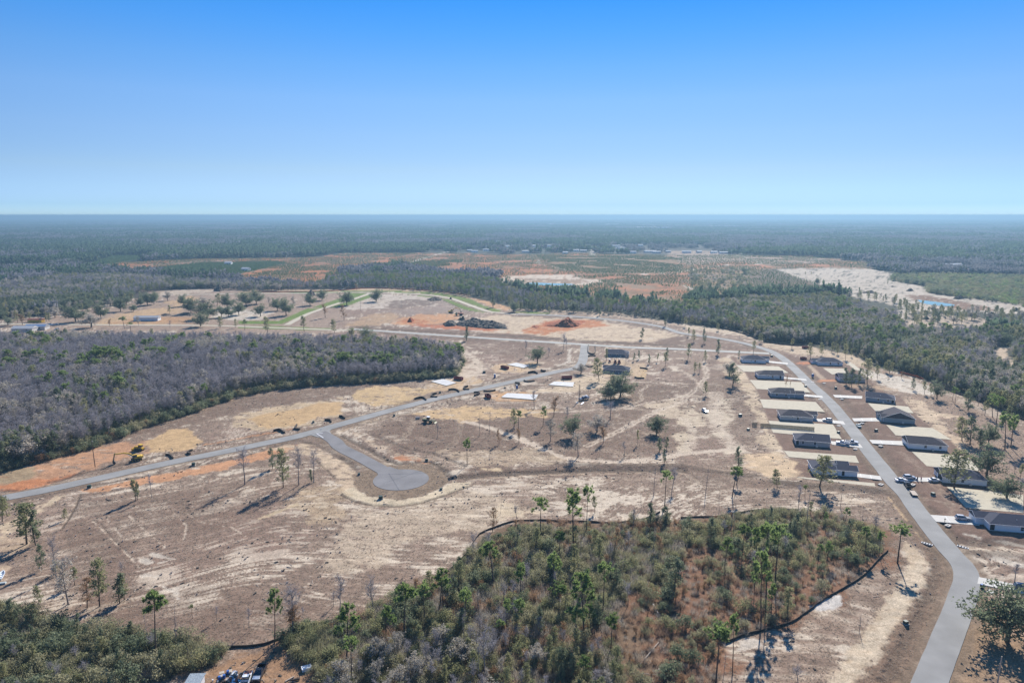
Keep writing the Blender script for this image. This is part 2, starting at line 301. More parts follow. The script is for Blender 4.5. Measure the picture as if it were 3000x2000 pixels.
AREAS[19:20] = AREAS[19:20] + [(q, BROWN, 3, 6, a) for q, a in (
    (P('E', (150, 500), (500, 380), (860, 440), (1250, 590), (1500, 680), (900, 640), (620, 640), (340, 640)), .8),
    (P('E', (900, 430), (1300, 370), (1750, 380), (2100, 340), (2000, 450), (1700, 620), (1550, 680), (1380, 600), (1100, 500)), .75),
    (P('E', (1700, 620), (2000, 450), (2300, 340)) + P('F', (30, 500), (0, 600), (60, 780), (0, 860)) + P('E', (2130, 685), (1800, 700)), .7),
    (P('E', (1950, 180), (2352, 180), (2352, 255), (2000, 320)), .8), (P('F', (0, 60), (250, 110), (500, 170), (300, 165), (0, 150)), .8),
    (P('F', (0, 260), (300, 250), (420, 450), (520, 620), (560, 800), (380, 860), (250, 600), (200, 480), (0, 500)), .55),
    (P('E', (860, 745), (1500, 725), (2352, 740), (2352, 790), (1500, 800), (850, 830)), .8), (P('F', (0, 960), (750, 1080), (1400, 1130), (1400, 1170), (0, 1100)), .6),
    (P('D', (800, 540), (1000, 480), (1600, 270), (2352, 190), (2352, 270), (1700, 350), (1300, 450), (1050, 550)), .7), (P('E', (0, 165), (350, 160), (500, 190), (200, 210), (0, 260)), .7),
    (P('D', (500, 1176), (560, 960), (1100, 960), (1600, 880), (1900, 1000), (1500, 1176)), .45), (P('G', (400, 700), (500, 100), (900, 200), (1000, 600), (1700, 500), (2352, 620), (1800, 880), (900, 820)), .5),
    (P('B', (800, 900), (1240, 950), (1640, 980), (1560, 1050), (1200, 1060), (900, 1000)), .6), (P('B', (80, 830), (600, 855), (1240, 890), (2100, 945), (2352, 900), (2352, 985), (1690, 950), (1000, 908), (80, 850)), .85),
    (P('B', (100, 862), (1000, 930), (1640, 975), (1640, 985), (1000, 945), (100, 880)), .8))]
AREAS += [(P('I', (1440, 0), (1500, 0), (1640, 230), (1830, 440), (1870, 560), (1830, 650), (1700, 900), (1570, 1294), (1500, 1500), (1050, 1500), (1180, 1294), (1500, 880), (1640, 680), (1715, 500), (1680, 430), (1560, 240)), S(152, 126, 106), .7, .8, .97),
          (P('I', (1600, 430), (1690, 450), (1700, 500), (1620, 680), (1480, 880), (1340, 1110), (1180, 1294), (1020, 1500), (860, 1500), (1020, 1294), (1330, 880), (1440, 700), (1540, 540)), S(234, 214, 186), 1, 2, .8)]
AREAS[-1:-1] = [(P('F', (40, 560), (110, 540), (130, 700), (60, 800), (0, 880), (-40, 760), (0, 640)), S(236, 216, 186), 2, 9, .75),
              (P('F', (180, 560), (280, 520), (330, 700), (380, 860), (300, 900), (220, 760)), S(238, 220, 192), 2, 9, .7),
              (P('F', (420, 880), (700, 880), (740, 930), (790, 1050), (600, 1050), (430, 980)), S(234, 204, 166), 1.5, 5, .85),
              (P('E', (2100, 310), (2300, 280), (2352, 320), (2352, 400), (2250, 400)), S(232, 210, 180), 1.5, 6, .7)]
TRACKS = [  # polyline, width, colour, strength, twin
    (P('E', (860, 435), (1000, 465), (1150, 520), (1280, 570), (1400, 620), (1520, 675), (1640, 700), (1900, 712), (2130, 695), (2352, 655)) + P('F', (150, 880), (330, 860)), 3.6, SANDY, .9, 0),
    (P('E', (1700, 600), (1850, 530), (2050, 430), (2200, 350), (2352, 300)) + P('F', (40, 490), (130, 410), (170, 350), (150, 250)), 3.2, SANDY, .85, 1),
    (P('E', (1300, 370), (1600, 362), (1900, 345), (2100, 310), (2352, 262)), 2.6, SANDY, .7, 1),
    (P('E', (2000, 160), (2200, 165), (2352, 172)), 2.5, SANDY, .7, 0),
    (P('E', (2130, 180), (2060, 220), (2080, 280), (1960, 330)), 2.5, SANDY, .6, 1),
    (P('F', (0, 320), (60, 360), (130, 420), (200, 500)), 3, SANDY, .6, 1),
    (P('F', (230, 470), (220, 560), (230, 680), (330, 800), (360, 860)), 7, SANDY, .55, 0),
    (P('F', (0, 410), (130, 405)), 2, SANDY, .6, 0),
    (P('F', (0, 640), (60, 700), (90, 780), (0, 900)), 5, SANDY, .45, 0),
    (P('B', (840, 1000), (900, 1040), (970, 1100)) + P('E', (960, 80), (900, 150), (840, 200)), 4, SANDY, .6, 1),
    (P('B', (800, 960), (880, 1020), (940, 1060)) + P('E', (930, 40), (800, 90)), 3, SANDY, .6, 1),
    (P('D', (-200, 1300), (0, 1160), (200, 1060), (420, 945)), 2.6, S(232, 208, 176), .9, 1),
    (P('B', (480, 395), (600, 360), (740, 320)), 9, PALE, .9, 0),
    (P('B', (0, 395), (300, 395), (430, 397)), 7, S(196, 180, 160), .7, 0),
    (P('B', (1735, 345), (1745, 310), (1740, 285)), 16, PALE, .9, 0),
    (P('B', (1345, 400), (1365, 380), (1370, 410), (1450, 420), (1560, 450)), 5, PALE, .7, 0),
    (P('B', (1590, 560), (1800, 530), (2000, 510), (2120, 500)), 5, SANDY, .8, 0),
    (P('B', (1080, 580), (1110, 540), (1130, 500), (1170, 490)), 6, SANDY, .7, 0),
    (P('C', (0, 550), (100, 590), (160, 625)), 8, PALE, .8, 0),
    (P('C', (-300, 480), (0, 460), (120, 440), (300, 415), (560, 405), (430, 360), (200, 330)), 6, PALE, .8, 0),
    (P('C', (1280, 440), (1400, 465), (1470, 485)), 6, PALE, .7, 0),
    (P('C', (1550, 720), (1800, 725), (2100, 745), (2352, 745)), 6, PALE, .8, 0),
    (P('C', (1990, 860), (2030, 890), (2050, 900)), 4, PALE, .7, 0),
    (P('C', (2600, 960), (2352, 975), (2230, 985), (2180, 1010), (2230, 1070), (2270, 1120), (2352, 1150), (2600, 1190)), 7, S(224, 200, 172), .95, 0),
    (P('G', (650, 60), (740, 150), (860, 260), (930, 340), (970, 385)), 0.42, SANDY, 0.77, 0),
    (P('G', (880, 10), (1000, 120), (1100, 200), (1140, 240), (1100, 270)), 0.42, SANDY, 0.77, 0),
    (P('G', (740, 40), (800, 110), (840, 165)), 0.30, SANDY, 0.59, 0),
    (P('G', (1200, 0), (1290, 90), (1270, 190)), 0.36, SANDY, 0.68, 0),
    (P('G', (1100, 500), (1200, 540), (1230, 590), (1220, 520), (1290, 500)), 0.60, PALE, 0.68, 0),
    (P('G', (1280, 0), (1400, 70), (1600, 100), (1700, 170)), 0.36, SANDY, 0.68, 0),
    (P('G', (1050, 285), (1200, 320), (1100, 345)), 1.40, PALE, 0.68, 0),
    (P('G', (980, 320), (1030, 345)), 2.20, PALE, 0.77, 0),
    (P('G', (990, 430), (1080, 440)), 1.60, PALE, 0.77, 0),
    (P('G', (1140, 530), (1200, 545)), 1.60, PALE, 0.68, 0),
    (P('D', (2050, 985), (2200, 930), (2352, 870)), 1.2, SANDY, .8, 0),
    (P('D', (1800, 1100), (1950, 1040), (2050, 1000)), 2, S(230, 206, 168), .7, 0),
    (P('E', (1060, 880), (1160, 910), (1300, 950)), .8, SANDY, .8, 0),
    (P('E', (900, 830), (1400, 800), (1900, 790), (2352, 760)), 1.0, S(214, 190, 162), .8, 0),
    (P('E', (900, 870), (1400, 860), (1900, 830), (2352, 830)), .9, S(206, 182, 156), .6, 0),
    (P('E', (1000, 762), (1085, 762)), 3.0, S(232, 206, 168), .9, 0),
    (P('F', (620, 1075), (800, 1080)), 1.0, PALE, .7, 0),
    (P('F', (790, 1052), (1000, 1075), (1330, 1110)), .9, PALE, .6, 0),
    (P('I', (1420, 10), (1520, 140), (1600, 240), (1660, 310)), .8, S(222, 190, 150), .8, 0),
    (P('I', (1100, 30), (1250, 60), (1400, 180), (1500, 260)), 3, S(216, 190, 160), .4, 0),
    (P('I', (1830, 440), (1870, 510), (1880, 560)), .8, S(222, 208, 186), .7, 0),
    (P('I', (1050, 400), (1060, 520), (1110, 570)), 1.6, S(190, 150, 118), .7, 1),
    (P('I', (350, 600), (380, 450), (450, 370)), 2, S(196, 150, 116), .6, 0),
    (P('D', (0, 905), (120, 900), (270, 880)), 1.5, S(226, 150, 104), .7, 0),
    (P('D', (1420, 590), (1700, 540), (2020, 480)), 1.6, S(214, 160, 118), .8, 0),
    (P('D', (1000, 480), (1300, 390), (1500, 310), (1700, 250)), 1.6, S(214, 184, 154), .6, 0),
    (P('D', (70, 1000), (300, 960)), .7, SANDY, .8, 0),
    (P('E', (0, 500), (150, 440), (500, 370)), 1.6, S(222, 196, 164), .7, 0),
    (P('9', (270, 1040), (700, 930), (1350, 780)), .8, S(226, 206, 180), .8, 0),
    (P('9', (1200, 570), (1700, 460), (2300, 310)), .8, S(222, 200, 172), .7, 0),
    (P('B', (1490, 1110), (1570, 1080), (1580, 990)), 2.2, PALE, .8, 0),
    (P('B', (280, 820), (800, 860), (1240, 880)), 2.5, PALE, .7, 0),
]
_rr = random.Random(41)
for _i in range(46):        # ruts left by machines and pickups all over the cleared land
    _x, _y = _rr.uniform(-190, 200), _rr.uniform(170, 620); _a = _rr.uniform(0, 6.28); _c = _rr.uniform(-.02, .02); _p = []
    for _j in range(12):
        _p.append((_x, _y)); _x += math.cos(_a) * 7; _y += math.sin(_a) * 7; _a += _c * 7 + _rr.gauss(0, .06)
    TRACKS.append((_p, _rr.choice([2.2, 2.6, 3.0]), S(220, 198, 172), _rr.uniform(.2, .5), 1))
DARKS = [  # darker-coloured furrows and banks: polyline, width, strength, relief height
    (P('E', (830, 815), (1000, 800), (1400, 780), (1800, 765), (2352, 770)), 4.5, .55, -.55),
    (P('E', (1500, 720), (1900, 735), (2352, 735)) + P('F', (200, 1010), (500, 1040)), 4, .35, .35),
    (P('F', (650, 1085), (900, 1110), (1200, 1125), (1400, 1150)), 6, .5, .5),
    (P('E', (0, 530), (180, 620), (320, 700), (400, 725), (600, 705), (680, 740), (760, 820)), 3.2, .55, -.45),
    (P('E', (200, 520), (450, 620), (640, 655), (860, 740)), 2.2, .4, -.35),
    (P('E', (0, 935), (100, 985), (230, 1010), (400, 1015), (560, 990), (700, 945), (800, 905), (900, 875)), 1.1, .75, -.4),
    (P('E', (0, 680), (60, 720), (110, 760)), 3, .5, -.3),
    (P('E', (640, 650), (820, 665), (980, 668)), .8, .6, -.2),
    (P('D', (1850, 900), (2150, 720), (2310, 820)), .1, .0, 0),
    (P('D', (340, 850), (420, 835), (520, 800), (1000, 690), (1200, 650)), 2.8, .5, -.35),
    (P('D', (0, 910), (110, 905)), 2, .6, -.3),
    (P('D', (110, 985), (500, 905), (1000, 805), (1600, 690), (2050, 560), (2200, 600), (2352, 690)), 2.6, .35, -.25),
    (P('D', (1450, 600), (1900, 510), (2352, 410)) + P('E', (350, 320), (750, 220)), 2.6, .35, -.25),
    (P('E', (860, 205), (1100, 150), (1300, 100), (1390, 90), (1620, 30)), 3.2, .45, -.35),
    (P('E', (60, 470), (600, 340), (920, 262), (1300, 190), (1600, 110)), 2.6, .35, -.3),
    (P('B', (100, 838), (500, 868), (1000, 895), (1500, 925), (2000, 958), (2352, 970)), 5, .6, -.4),
    (P('B', (300, 886), (1000, 932), (1500, 962)), 3.4, .4, -.2),
    (P('B', (700, 655), (800, 700), (900, 735)), 2.2, .8, -.4),
    (P('B', (1100, 762), (1400, 772), (1700, 785), (2000, 820), (2352, 880)), 5, .5, -.4),
    (P('B', (1500, 745), (1900, 775), (2352, 845)), 4, .4, .4),
    (P('F', (330, 100), (480, 165), (560, 195)), 4, .3, -.3),
    (P('F', (850, 300), (950, 410), (1060, 450), (1180, 590), (1280, 720), (1400, 880), (1530, 1050), (1640, 1180)), 4.2, .3, -.4),
    (P('F', (760, 330), (900, 520), (1010, 660), (1130, 800), (1280, 1000), (1400, 1150)), 3.6, .25, -.3),
    (P('I', (1700, 100), (1830, 270), (1960, 330), (2352, 330)), 6, .35, -.5),
    (P('I', (1600, 200), (1760, 420), (1750, 560), (1640, 820), (1500, 1100), (1400, 1294)), 3.0, .35, -.4),
    (P('I', (2000, 400), (2200, 400), (2352, 420)), 5, .35, .3),
    (P('D', (560, 930), (530, 1010), (480, 1100), (430, 1170)), .8, .8, -.25),
    (P('D', (2180, 700), (2260, 770), (2310, 825)), .7, .7, -.2),
    (P('G', (640, 50), (700, 80), (800, 200), (900, 300)), .35, .5, -.15),
]
LAWNS = [P('J', (0, 318), (340, 325), (400, 300), (600, 212), (690, 218), (600, 255), (480, 305), (370, 350), (0, 352)),
         P('J', (0, 368), (370, 370), (800, 388), (800, 405), (400, 395), (0, 382)),
         P('J', (640, 205), (870, 130), (960, 85), (1120, 82), (980, 132), (800, 190), (720, 215)),
         P('J', (770, 210), (990, 140), (1150, 88), (1140, 120), (960, 185), (800, 212)),
         P('J', (880, 66), (1300, 62), (1700, 78), (1900, 110), (1990, 130), (2120, 195), (2280, 235), (2200, 245), (2040, 190), (1850, 122), (1650, 92), (1300, 74), (880, 74)),
         P('J', (1280, 84), (1640, 108), (1820, 142), (1980, 205), (2130, 250), (2200, 256), (2060, 245), (1950, 225), (1750, 135), (1500, 100)),
         P('B', (1200, 732), (1440, 742), (1440, 750), (1200, 744)),
         P('J', (0, 82), (800, 72), (860, 74), (860, 80), (400, 84), (0, 90))]
BLANKETS = [P('F', (370, 280), (665, 290), (735, 335), (425, 325)), P('F', (465, 383), (820, 398), (885, 470), (515, 445)),
            P('F', (535, 515), (920, 535), (985, 605), (560, 575)), P('F', (595, 663), (1040, 690), (1100, 790), (625, 745)),
            P('F', (700, 870), (1195, 905), (1220, 955), (735, 913)), P('F', (790, 1050), (1325, 1093), (1332, 1117), (850, 1064)),
            P('F', (970, 301), (1135, 306), (1147, 333), (1033, 345)), P('F', (1280, 543), (1557, 566), (1596, 612), (1368, 602), (1332, 597)),
            P('F', (1407, 693), (1725, 714), (1860, 795), (1473, 765)), P('F', (1583, 877), (1965, 910), (2060, 1012), (1686, 976)),
            P('F', (1824, 1118), (2200, 1158), (2352, 1176), (2352, 1300), (1956, 1264)), P('F', (1113, 250), (1160, 262), (1260, 330), (1190, 312))]


def box_sel(x, y, pts, m):
    a = np.array(pts)
    return np.nonzero((x > a[:, 0].min() - m) & (x < a[:, 0].max() + m) & (y > a[:, 1].min() - m) & (y < a[:, 1].max() + m))[0]


def flatness(x, y):
    """0 on made ground (roads, lots, slabs), 1 on open ground."""
    f = np.ones(x.shape)
    for pts, w in ROADS + PALE_ROADS:
        i = box_sel(x, y, pts, w + 4)
        f[i] = np.minimum(f[i], sstep(w / 2 + .3, w / 2 + 2.0, seg_dist(x[i], y[i], pts)))
    f = np.minimum(f, sstep(CUL_R + .3, CUL_R + 2, np.hypot(x - CUL_C[0], y - CUL_C[1])))
    return f


def ground_eval(x, y):
    """Colour, height and how grassy the ground is at the points (x, y)."""
    n1 = fbm(x, y, 26, 5, 0); n2 = fbm(x, y, 5.5, 4, 2); n3 = fbm(x, y, 1.5, 3, 4); nb = fbm(x, y, 160, 4, 5)
    C = np.empty(x.shape + (3,)); C[:] = FLOOR
    # far woods: bluish green and grey-mauve quarters, canopy shade darkened into the colour
    w = sstep(.42, .58, fbm(x, y, 420, 5, 1))[:, None]
    C[:] = C * .25 + (w * S(50, 62, 50) + (1 - w) * S(70, 68, 68)) * .75
    C *= (0.86 + .3 * n1)[:, None]
    hgt = (n2 - .5) * .22 + (n3 - .5) * .20
    grass = np.zeros(x.shape)
    for k, (pts, col, soft, rag, amt) in enumerate(AREAS):
        i = box_sel(x, y, pts, soft + rag)
        if not len(i):
            continue
        xs, ys = x[i], y[i]
        d = seg_dist(xs, ys, pts, True)
        d = np.where(inside(xs, ys, pts), -d, d) + (fbm(xs, ys, max(2.5, rag * 1.3), 4, k % 5) - .5) * 2.6 * rag
        w = (1 - sstep(-soft, soft, d)) * amt
        v = 1 + (n2[i] - .5) * .30 + (n3[i] - .5) * .22
        if amt < .97:       # graded and driven soil: streaks where machines ran
            a_ = (k * 37 % 17 - 8) * .05
            st1 = fbm(xs + a_ * ys, (ys - a_ * xs) * 5.5, 9, 4, k % 5); st2 = fbm(xs * 1.2, ys * 1.6, 4.2, 4, (k + 3) % 5)
            w = np.clip(w * (1.15 - 1.0 * sstep(.50, .74, st1 * .55 + st2 * .45)), 0, 1)
            v = v * (.90 + .24 * fbm(xs, ys * 6, 14, 3, (k + 2) % 5))
        C[i] = C[i] * (1 - w[:, None]) + (col[None, :] * v[:, None]) * w[:, None]
        if k in (0, 1, 4, 5, 6, 7, 10):      # heath: rust sedge broken by green and grey drifts
            hm_ = sstep(.42, .60, fbm(xs, ys * .8, 34, 5, (k + 1) % 5)) * .62 * w
            C[i] = C[i] * (1 - hm_[:, None]) + S(112, 106, 72) * hm_[:, None]
            hm_ = sstep(.55, .68, fbm(xs, ys * .5, 60, 4, (k + 3) % 5)) * .5 * w
            C[i] = C[i] * (1 - hm_[:, None]) + S(176, 150, 122) * hm_[:, None]
        g = 1.0 if col is MUD or (col[0] < .24 and col is not MULCH) else 0.0
        grass[i] = grass[i] * (1 - w) + g * w
        if col is MUD:      # mown stubble: pale sand shows through in streaks and blotches
            s1 = fbm(xs * .8 + ys * .25, ys * 1.15 - xs * .3, 9, 5, 3)
            sw_ = (fbm(xs, ys, 90, 2, 4) - .5) * 1.3          # the streaks swing round with the mower
            u_ = xs * np.cos(sw_) + ys * np.sin(sw_); v_ = ys * np.cos(sw_) - xs * np.sin(sw_)
            s2 = fbm(u_ * .45, v_ * 2.2, 2.2, 4, 6)
            t = sstep(.50, .66, s1 * .45 + s2 * .55 + (nb[i] - .5) * .25)
            C[i] *= (1 + (fbm(u_ * .6, v_ * 2.6, 1.1, 2, 1) - .5) * .5 * w)[:, None]
            C[i] = C[i] * (1 - w[:, None] * t[:, None] * .85) + TANN * (w * t * .85)[:, None]
            t2 = sstep(.56, .64, s1 * .48 + s2 * .52 + (n1[i] - .5) * .35)
            C[i] = C[i] * (1 - (w * t2 * .92)[:, None]) + S(240, 222, 198) * (w * t2 * .92)[:, None]
            t3 = sstep(.5, .75, fbm(xs, ys, 45, 3, 7))
            C[i] = C[i] * (1 - (w * t3 * .45)[:, None]) + S(168, 138, 122) * (w * t3 * .45)[:, None]
            grass[i] = grass[i] * (1 - t2 * .9)
    for k, (pts, wd, col, amt, twin) in enumerate(TRACKS):
        i = box_sel(x, y, pts, wd * 2 + 2)
        if not len(i):
            continue
        xs, ys = x[i], y[i]
        d = seg_dist(xs, ys, pts) + (fbm(xs, ys, 1.6 + wd * .5, 4, k % 6) - .5) * (wd * .9 + .9)
        w = (1 - sstep(wd * .3, wd * .72, d)) * amt
        if twin:
            w = w * (1 - .75 * (1 - sstep(wd * .03, wd * .16, d)))
        w = w * (.95 + .5 * (n3[i] - .35))
        w = np.clip(w, 0, 1)
        C[i] = C[i] * (1 - w[:, None]) + col * w[:, None]
        grass[i] *= (1 - w); hgt[i] -= w * .07
    for k, (pts, wd, amt, rel) in enumerate(DARKS):
        i = box_sel(x, y, pts, wd * 2 + 2)
        if not len(i):
            continue
        xs, ys = x[i], y[i]
        d = seg_dist(xs, ys, pts) + (n3[i] - .5) * wd * .6
        w = (1 - sstep(wd * .15, wd * .75, d))
        hgt[i] += w * rel
        w = np.clip(w * amt * 1.5 * (.55 + .9 * n3[i]), 0, .95)
        C[i] = C[i] * (1 - w[:, None]) + DARK * w[:, None]
    for pts, w0 in [(r, w) for r, w in ROADS]:      # bare verges either side of each street
        i = box_sel(x, y, pts, 9)
        if not len(i):
            continue
        d = seg_dist(x[i], y[i], pts) + (n3[i] - .5) * 1.2 + (n2[i] - .5) * 2
        w = (1 - sstep(4.6, 6.6, d)) * (.35 + .35 * (1 - sstep(380, 500, y[i])))
        C[i] = C[i] * (1 - w[:, None]) + (VERGE * (1 + (n3[i][:, None] - .5) * .5)) * w[:, None]
        grass[i] *= (1 - w)
    d = np.hypot(x - CUL_C[0], y - CUL_C[1])
    for k, pts in enumerate(LAWNS):
        i = box_sel(x, y, pts, 3)
        if not len(i):
            continue
        xs, ys = x[i], y[i]
        dd = seg_dist(xs, ys, pts, True); dd = np.where(inside(xs, ys, pts), -dd, dd)
        w = (1 - sstep(-.8, .8, dd + (n3[i] - .5)))
        C[i] = C[i] * (1 - w[:, None]) + (GREEN * (1 + (n2[i][:, None] - .5) * .5)) * w[:, None]
        grass[i] *= 1 - w
    fl = flatness(x, y)
    hgt = hgt * fl - .06
    hgt = np.where(fl < .5, -.06, hgt)
    return C, hgt, grass * fl


def in_lots(x, y):
    r = np.zeros(x.shape, bool)
    for q in BLANKETS:
        r |= inside(x, y, q)
    return r
# ------------------------------------------------------------------ linking, tagging, materials
COL = SC.collection


def tag(o, label=None, cat=None, group=None, kind=None):
    if label: o['label'] = label
    if cat: o['category'] = cat
    if group: o['group'] = group
    if kind: o['kind'] = kind
    return o


def mk_mesh(name, V, Fc, mats, fmat=None, smooth_=False):
    me = bpy.data.meshes.new(name)
    V = np.asarray(V, dtype=np.float32).reshape(-1, 3)
    if isinstance(Fc, np.ndarray):
        n, k = Fc.shape
        idx = Fc.astype(np.int32).ravel(); starts = np.arange(0, n * k, k, dtype=np.int32)
    else:
        n = len(Fc); ln = np.array([len(f) for f in Fc], dtype=np.int32)
        idx = np.fromiter((i for f in Fc for i in f), dtype=np.int32)
        starts = np.concatenate([[0], np.cumsum(ln)[:-1]]).astype(np.int32)
    me.vertices.add(len(V)); me.vertices.foreach_set('co', V.ravel())
    me.loops.add(len(idx)); me.loops.foreach_set('vertex_index', idx)
    me.polygons.add(n); me.polygons.foreach_set('loop_start', starts)
    if fmat is not None:
        me.polygons.foreach_set('material_index', np.asarray(fmat, dtype=np.int32))
    me.polygons.foreach_set('use_smooth', np.full(n, bool(smooth_)))
    for m in (mats if isinstance(mats, (list, tuple)) else [mats]):
        me.materials.append(m)
    me.update(calc_edges=True)
    return me


def link(name, me, parent=None, loc=(0, 0, 0), rz=0.0):
    o = bpy.data.objects.new(name, me); COL.objects.link(o)
    o.parent = parent; o.location = loc; o.rotation_euler = (0, 0, rz)
    return o


def copy_tree(o, parent=None, recurse=None):
    c = o.copy(); COL.objects.link(c); c.parent = parent
    for ch in o.children:
        copy_tree(ch, c)
    return c


def nodes_of(name):
    m = bpy.data.materials.new(name); m.use_nodes = True
    return m, m.node_tree.nodes, m.node_tree.links


def mat(name, col, rough=.8, metal=0.0, var=.12, scale=3.0, bump=0.0, spec=.3, coords='Object'):
    """Procedural paint, metal or soil: base colour broken by noise, optional fine relief."""
    m, n, l = nodes_of(name); b = n['Principled BSDF']
    b.inputs['Roughness'].default_value = rough; b.inputs['Metallic'].default_value = metal
    b.inputs['Specular IOR Level'].default_value = spec
    tc = n.new('ShaderNodeTexCoord'); nz = n.new('ShaderNodeTexNoise'); nz.inputs['Scale'].default_value = scale
    nz.inputs['Detail'].default_value = 6; l.new(tc.outputs[coords], nz.inputs['Vector'])
    mr = n.new('ShaderNodeMapRange'); mr.inputs[1].default_value = .3; mr.inputs[2].default_value = .7
    mr.inputs[3].default_value = 1 - var; mr.inputs[4].default_value = 1 + var
    l.new(nz.outputs['Fac'], mr.inputs[0])
    mx = n.new('ShaderNodeVectorMath'); mx.operation = 'SCALE'; mx.inputs[0].default_value = tuple(col)[:3]
    l.new(mr.outputs[0], mx.inputs['Scale']); l.new(mx.outputs[0], b.inputs['Base Color'])
    if bump:
        bp = n.new('ShaderNodeBump'); bp.inputs['Strength'].default_value = .6; bp.inputs['Distance'].default_value = bump
        l.new(nz.outputs['Fac'], bp.inputs['Height']); l.new(bp.outputs[0], b.inputs['Normal'])
    return m


def leaf_mat(name, cols, trans=.35, rough=.7):
    """Foliage: a colour per leaf clump and per plant, part of the light passing through."""
    m, n, l = nodes_of(name); n.remove(n['Principled BSDF']); out = n['Material Output']
    geo = n.new('ShaderNodeNewGeometry'); oi = n.new('ShaderNodeObjectInfo')
    ad = n.new('ShaderNodeMath'); ad.operation = 'MULTIPLY_ADD'; ad.inputs[1].default_value = .55
    l.new(geo.outputs['Random Per Island'], ad.inputs[0])
    m2 = n.new('ShaderNodeMath'); m2.operation = 'MULTIPLY'; m2.inputs[1].default_value = .45
    l.new(oi.outputs['Random'], m2.inputs[0]); l.new(m2.outputs[0], ad.inputs[2])
    cr = n.new('ShaderNodeValToRGB'); el = cr.color_ramp.elements
    while len(el) < len(cols):
        el.new(0.5)
    for i, c in enumerate(cols):
        el[i].position = i / (len(cols) - 1); el[i].color = (*c, 1)
    l.new(ad.outputs[0], cr.inputs[0])
    d = n.new('ShaderNodeBsdfDiffuse'); t = n.new('ShaderNodeBsdfTranslucent'); mx = n.new('ShaderNodeMixShader')
    mx.inputs[0].default_value = trans
    l.new(cr.outputs[0], d.inputs[0]); l.new(cr.outputs[0], t.inputs[0])
    l.new(d.outputs[0], mx.inputs[1]); l.new(t.outputs[0], mx.inputs[2]); l.new(mx.outputs[0], out.inputs[0])
    return m


def vc_mat(name, rough=.95, fine=1.0):
    """Ground: soil colour from the terrain's own attribute, broken up by three scales of grain."""
    m, n, l = nodes_of(name); b = n['Principled BSDF']; b.inputs['Roughness'].default_value = rough
    b.inputs['Specular IOR Level'].default_value = .12
    at_ = n.new('ShaderNodeAttribute'); at_.attribute_name = 'soil'
    tc = n.new('ShaderNodeTexCoord')
    cur = at_.outputs['Color']
    for sc, lo, hi in ((.35, .86, 1.14), (1.6, .80, 1.20), (5.0, .74, 1.26)):
        nz = n.new('ShaderNodeTexNoise'); nz.inputs['Scale'].default_value = sc; nz.inputs['Detail'].default_value = 4
        l.new(tc.outputs['Object'], nz.inputs['Vector'])
        mr = n.new('ShaderNodeMapRange'); mr.inputs[1].default_value = .32; mr.inputs[2].default_value = .68
        mr.inputs[3].default_value = lo; mr.inputs[4].default_value = hi; l.new(nz.outputs['Fac'], mr.inputs[0])
        v = n.new('ShaderNodeVectorMath'); v.operation = 'SCALE'; l.new(cur, v.inputs[0]); l.new(mr.outputs[0], v.inputs['Scale'])
        cur = v.outputs[0]
    l.new(cur, b.inputs['Base Color'])
    bp = n.new('ShaderNodeBump'); bp.inputs['Strength'].default_value = .5; bp.inputs['Distance'].default_value = .18
    l.new(nz.outputs['Fac'], bp.inputs['Height']); l.new(bp.outputs[0], b.inputs['Normal'])
    return m


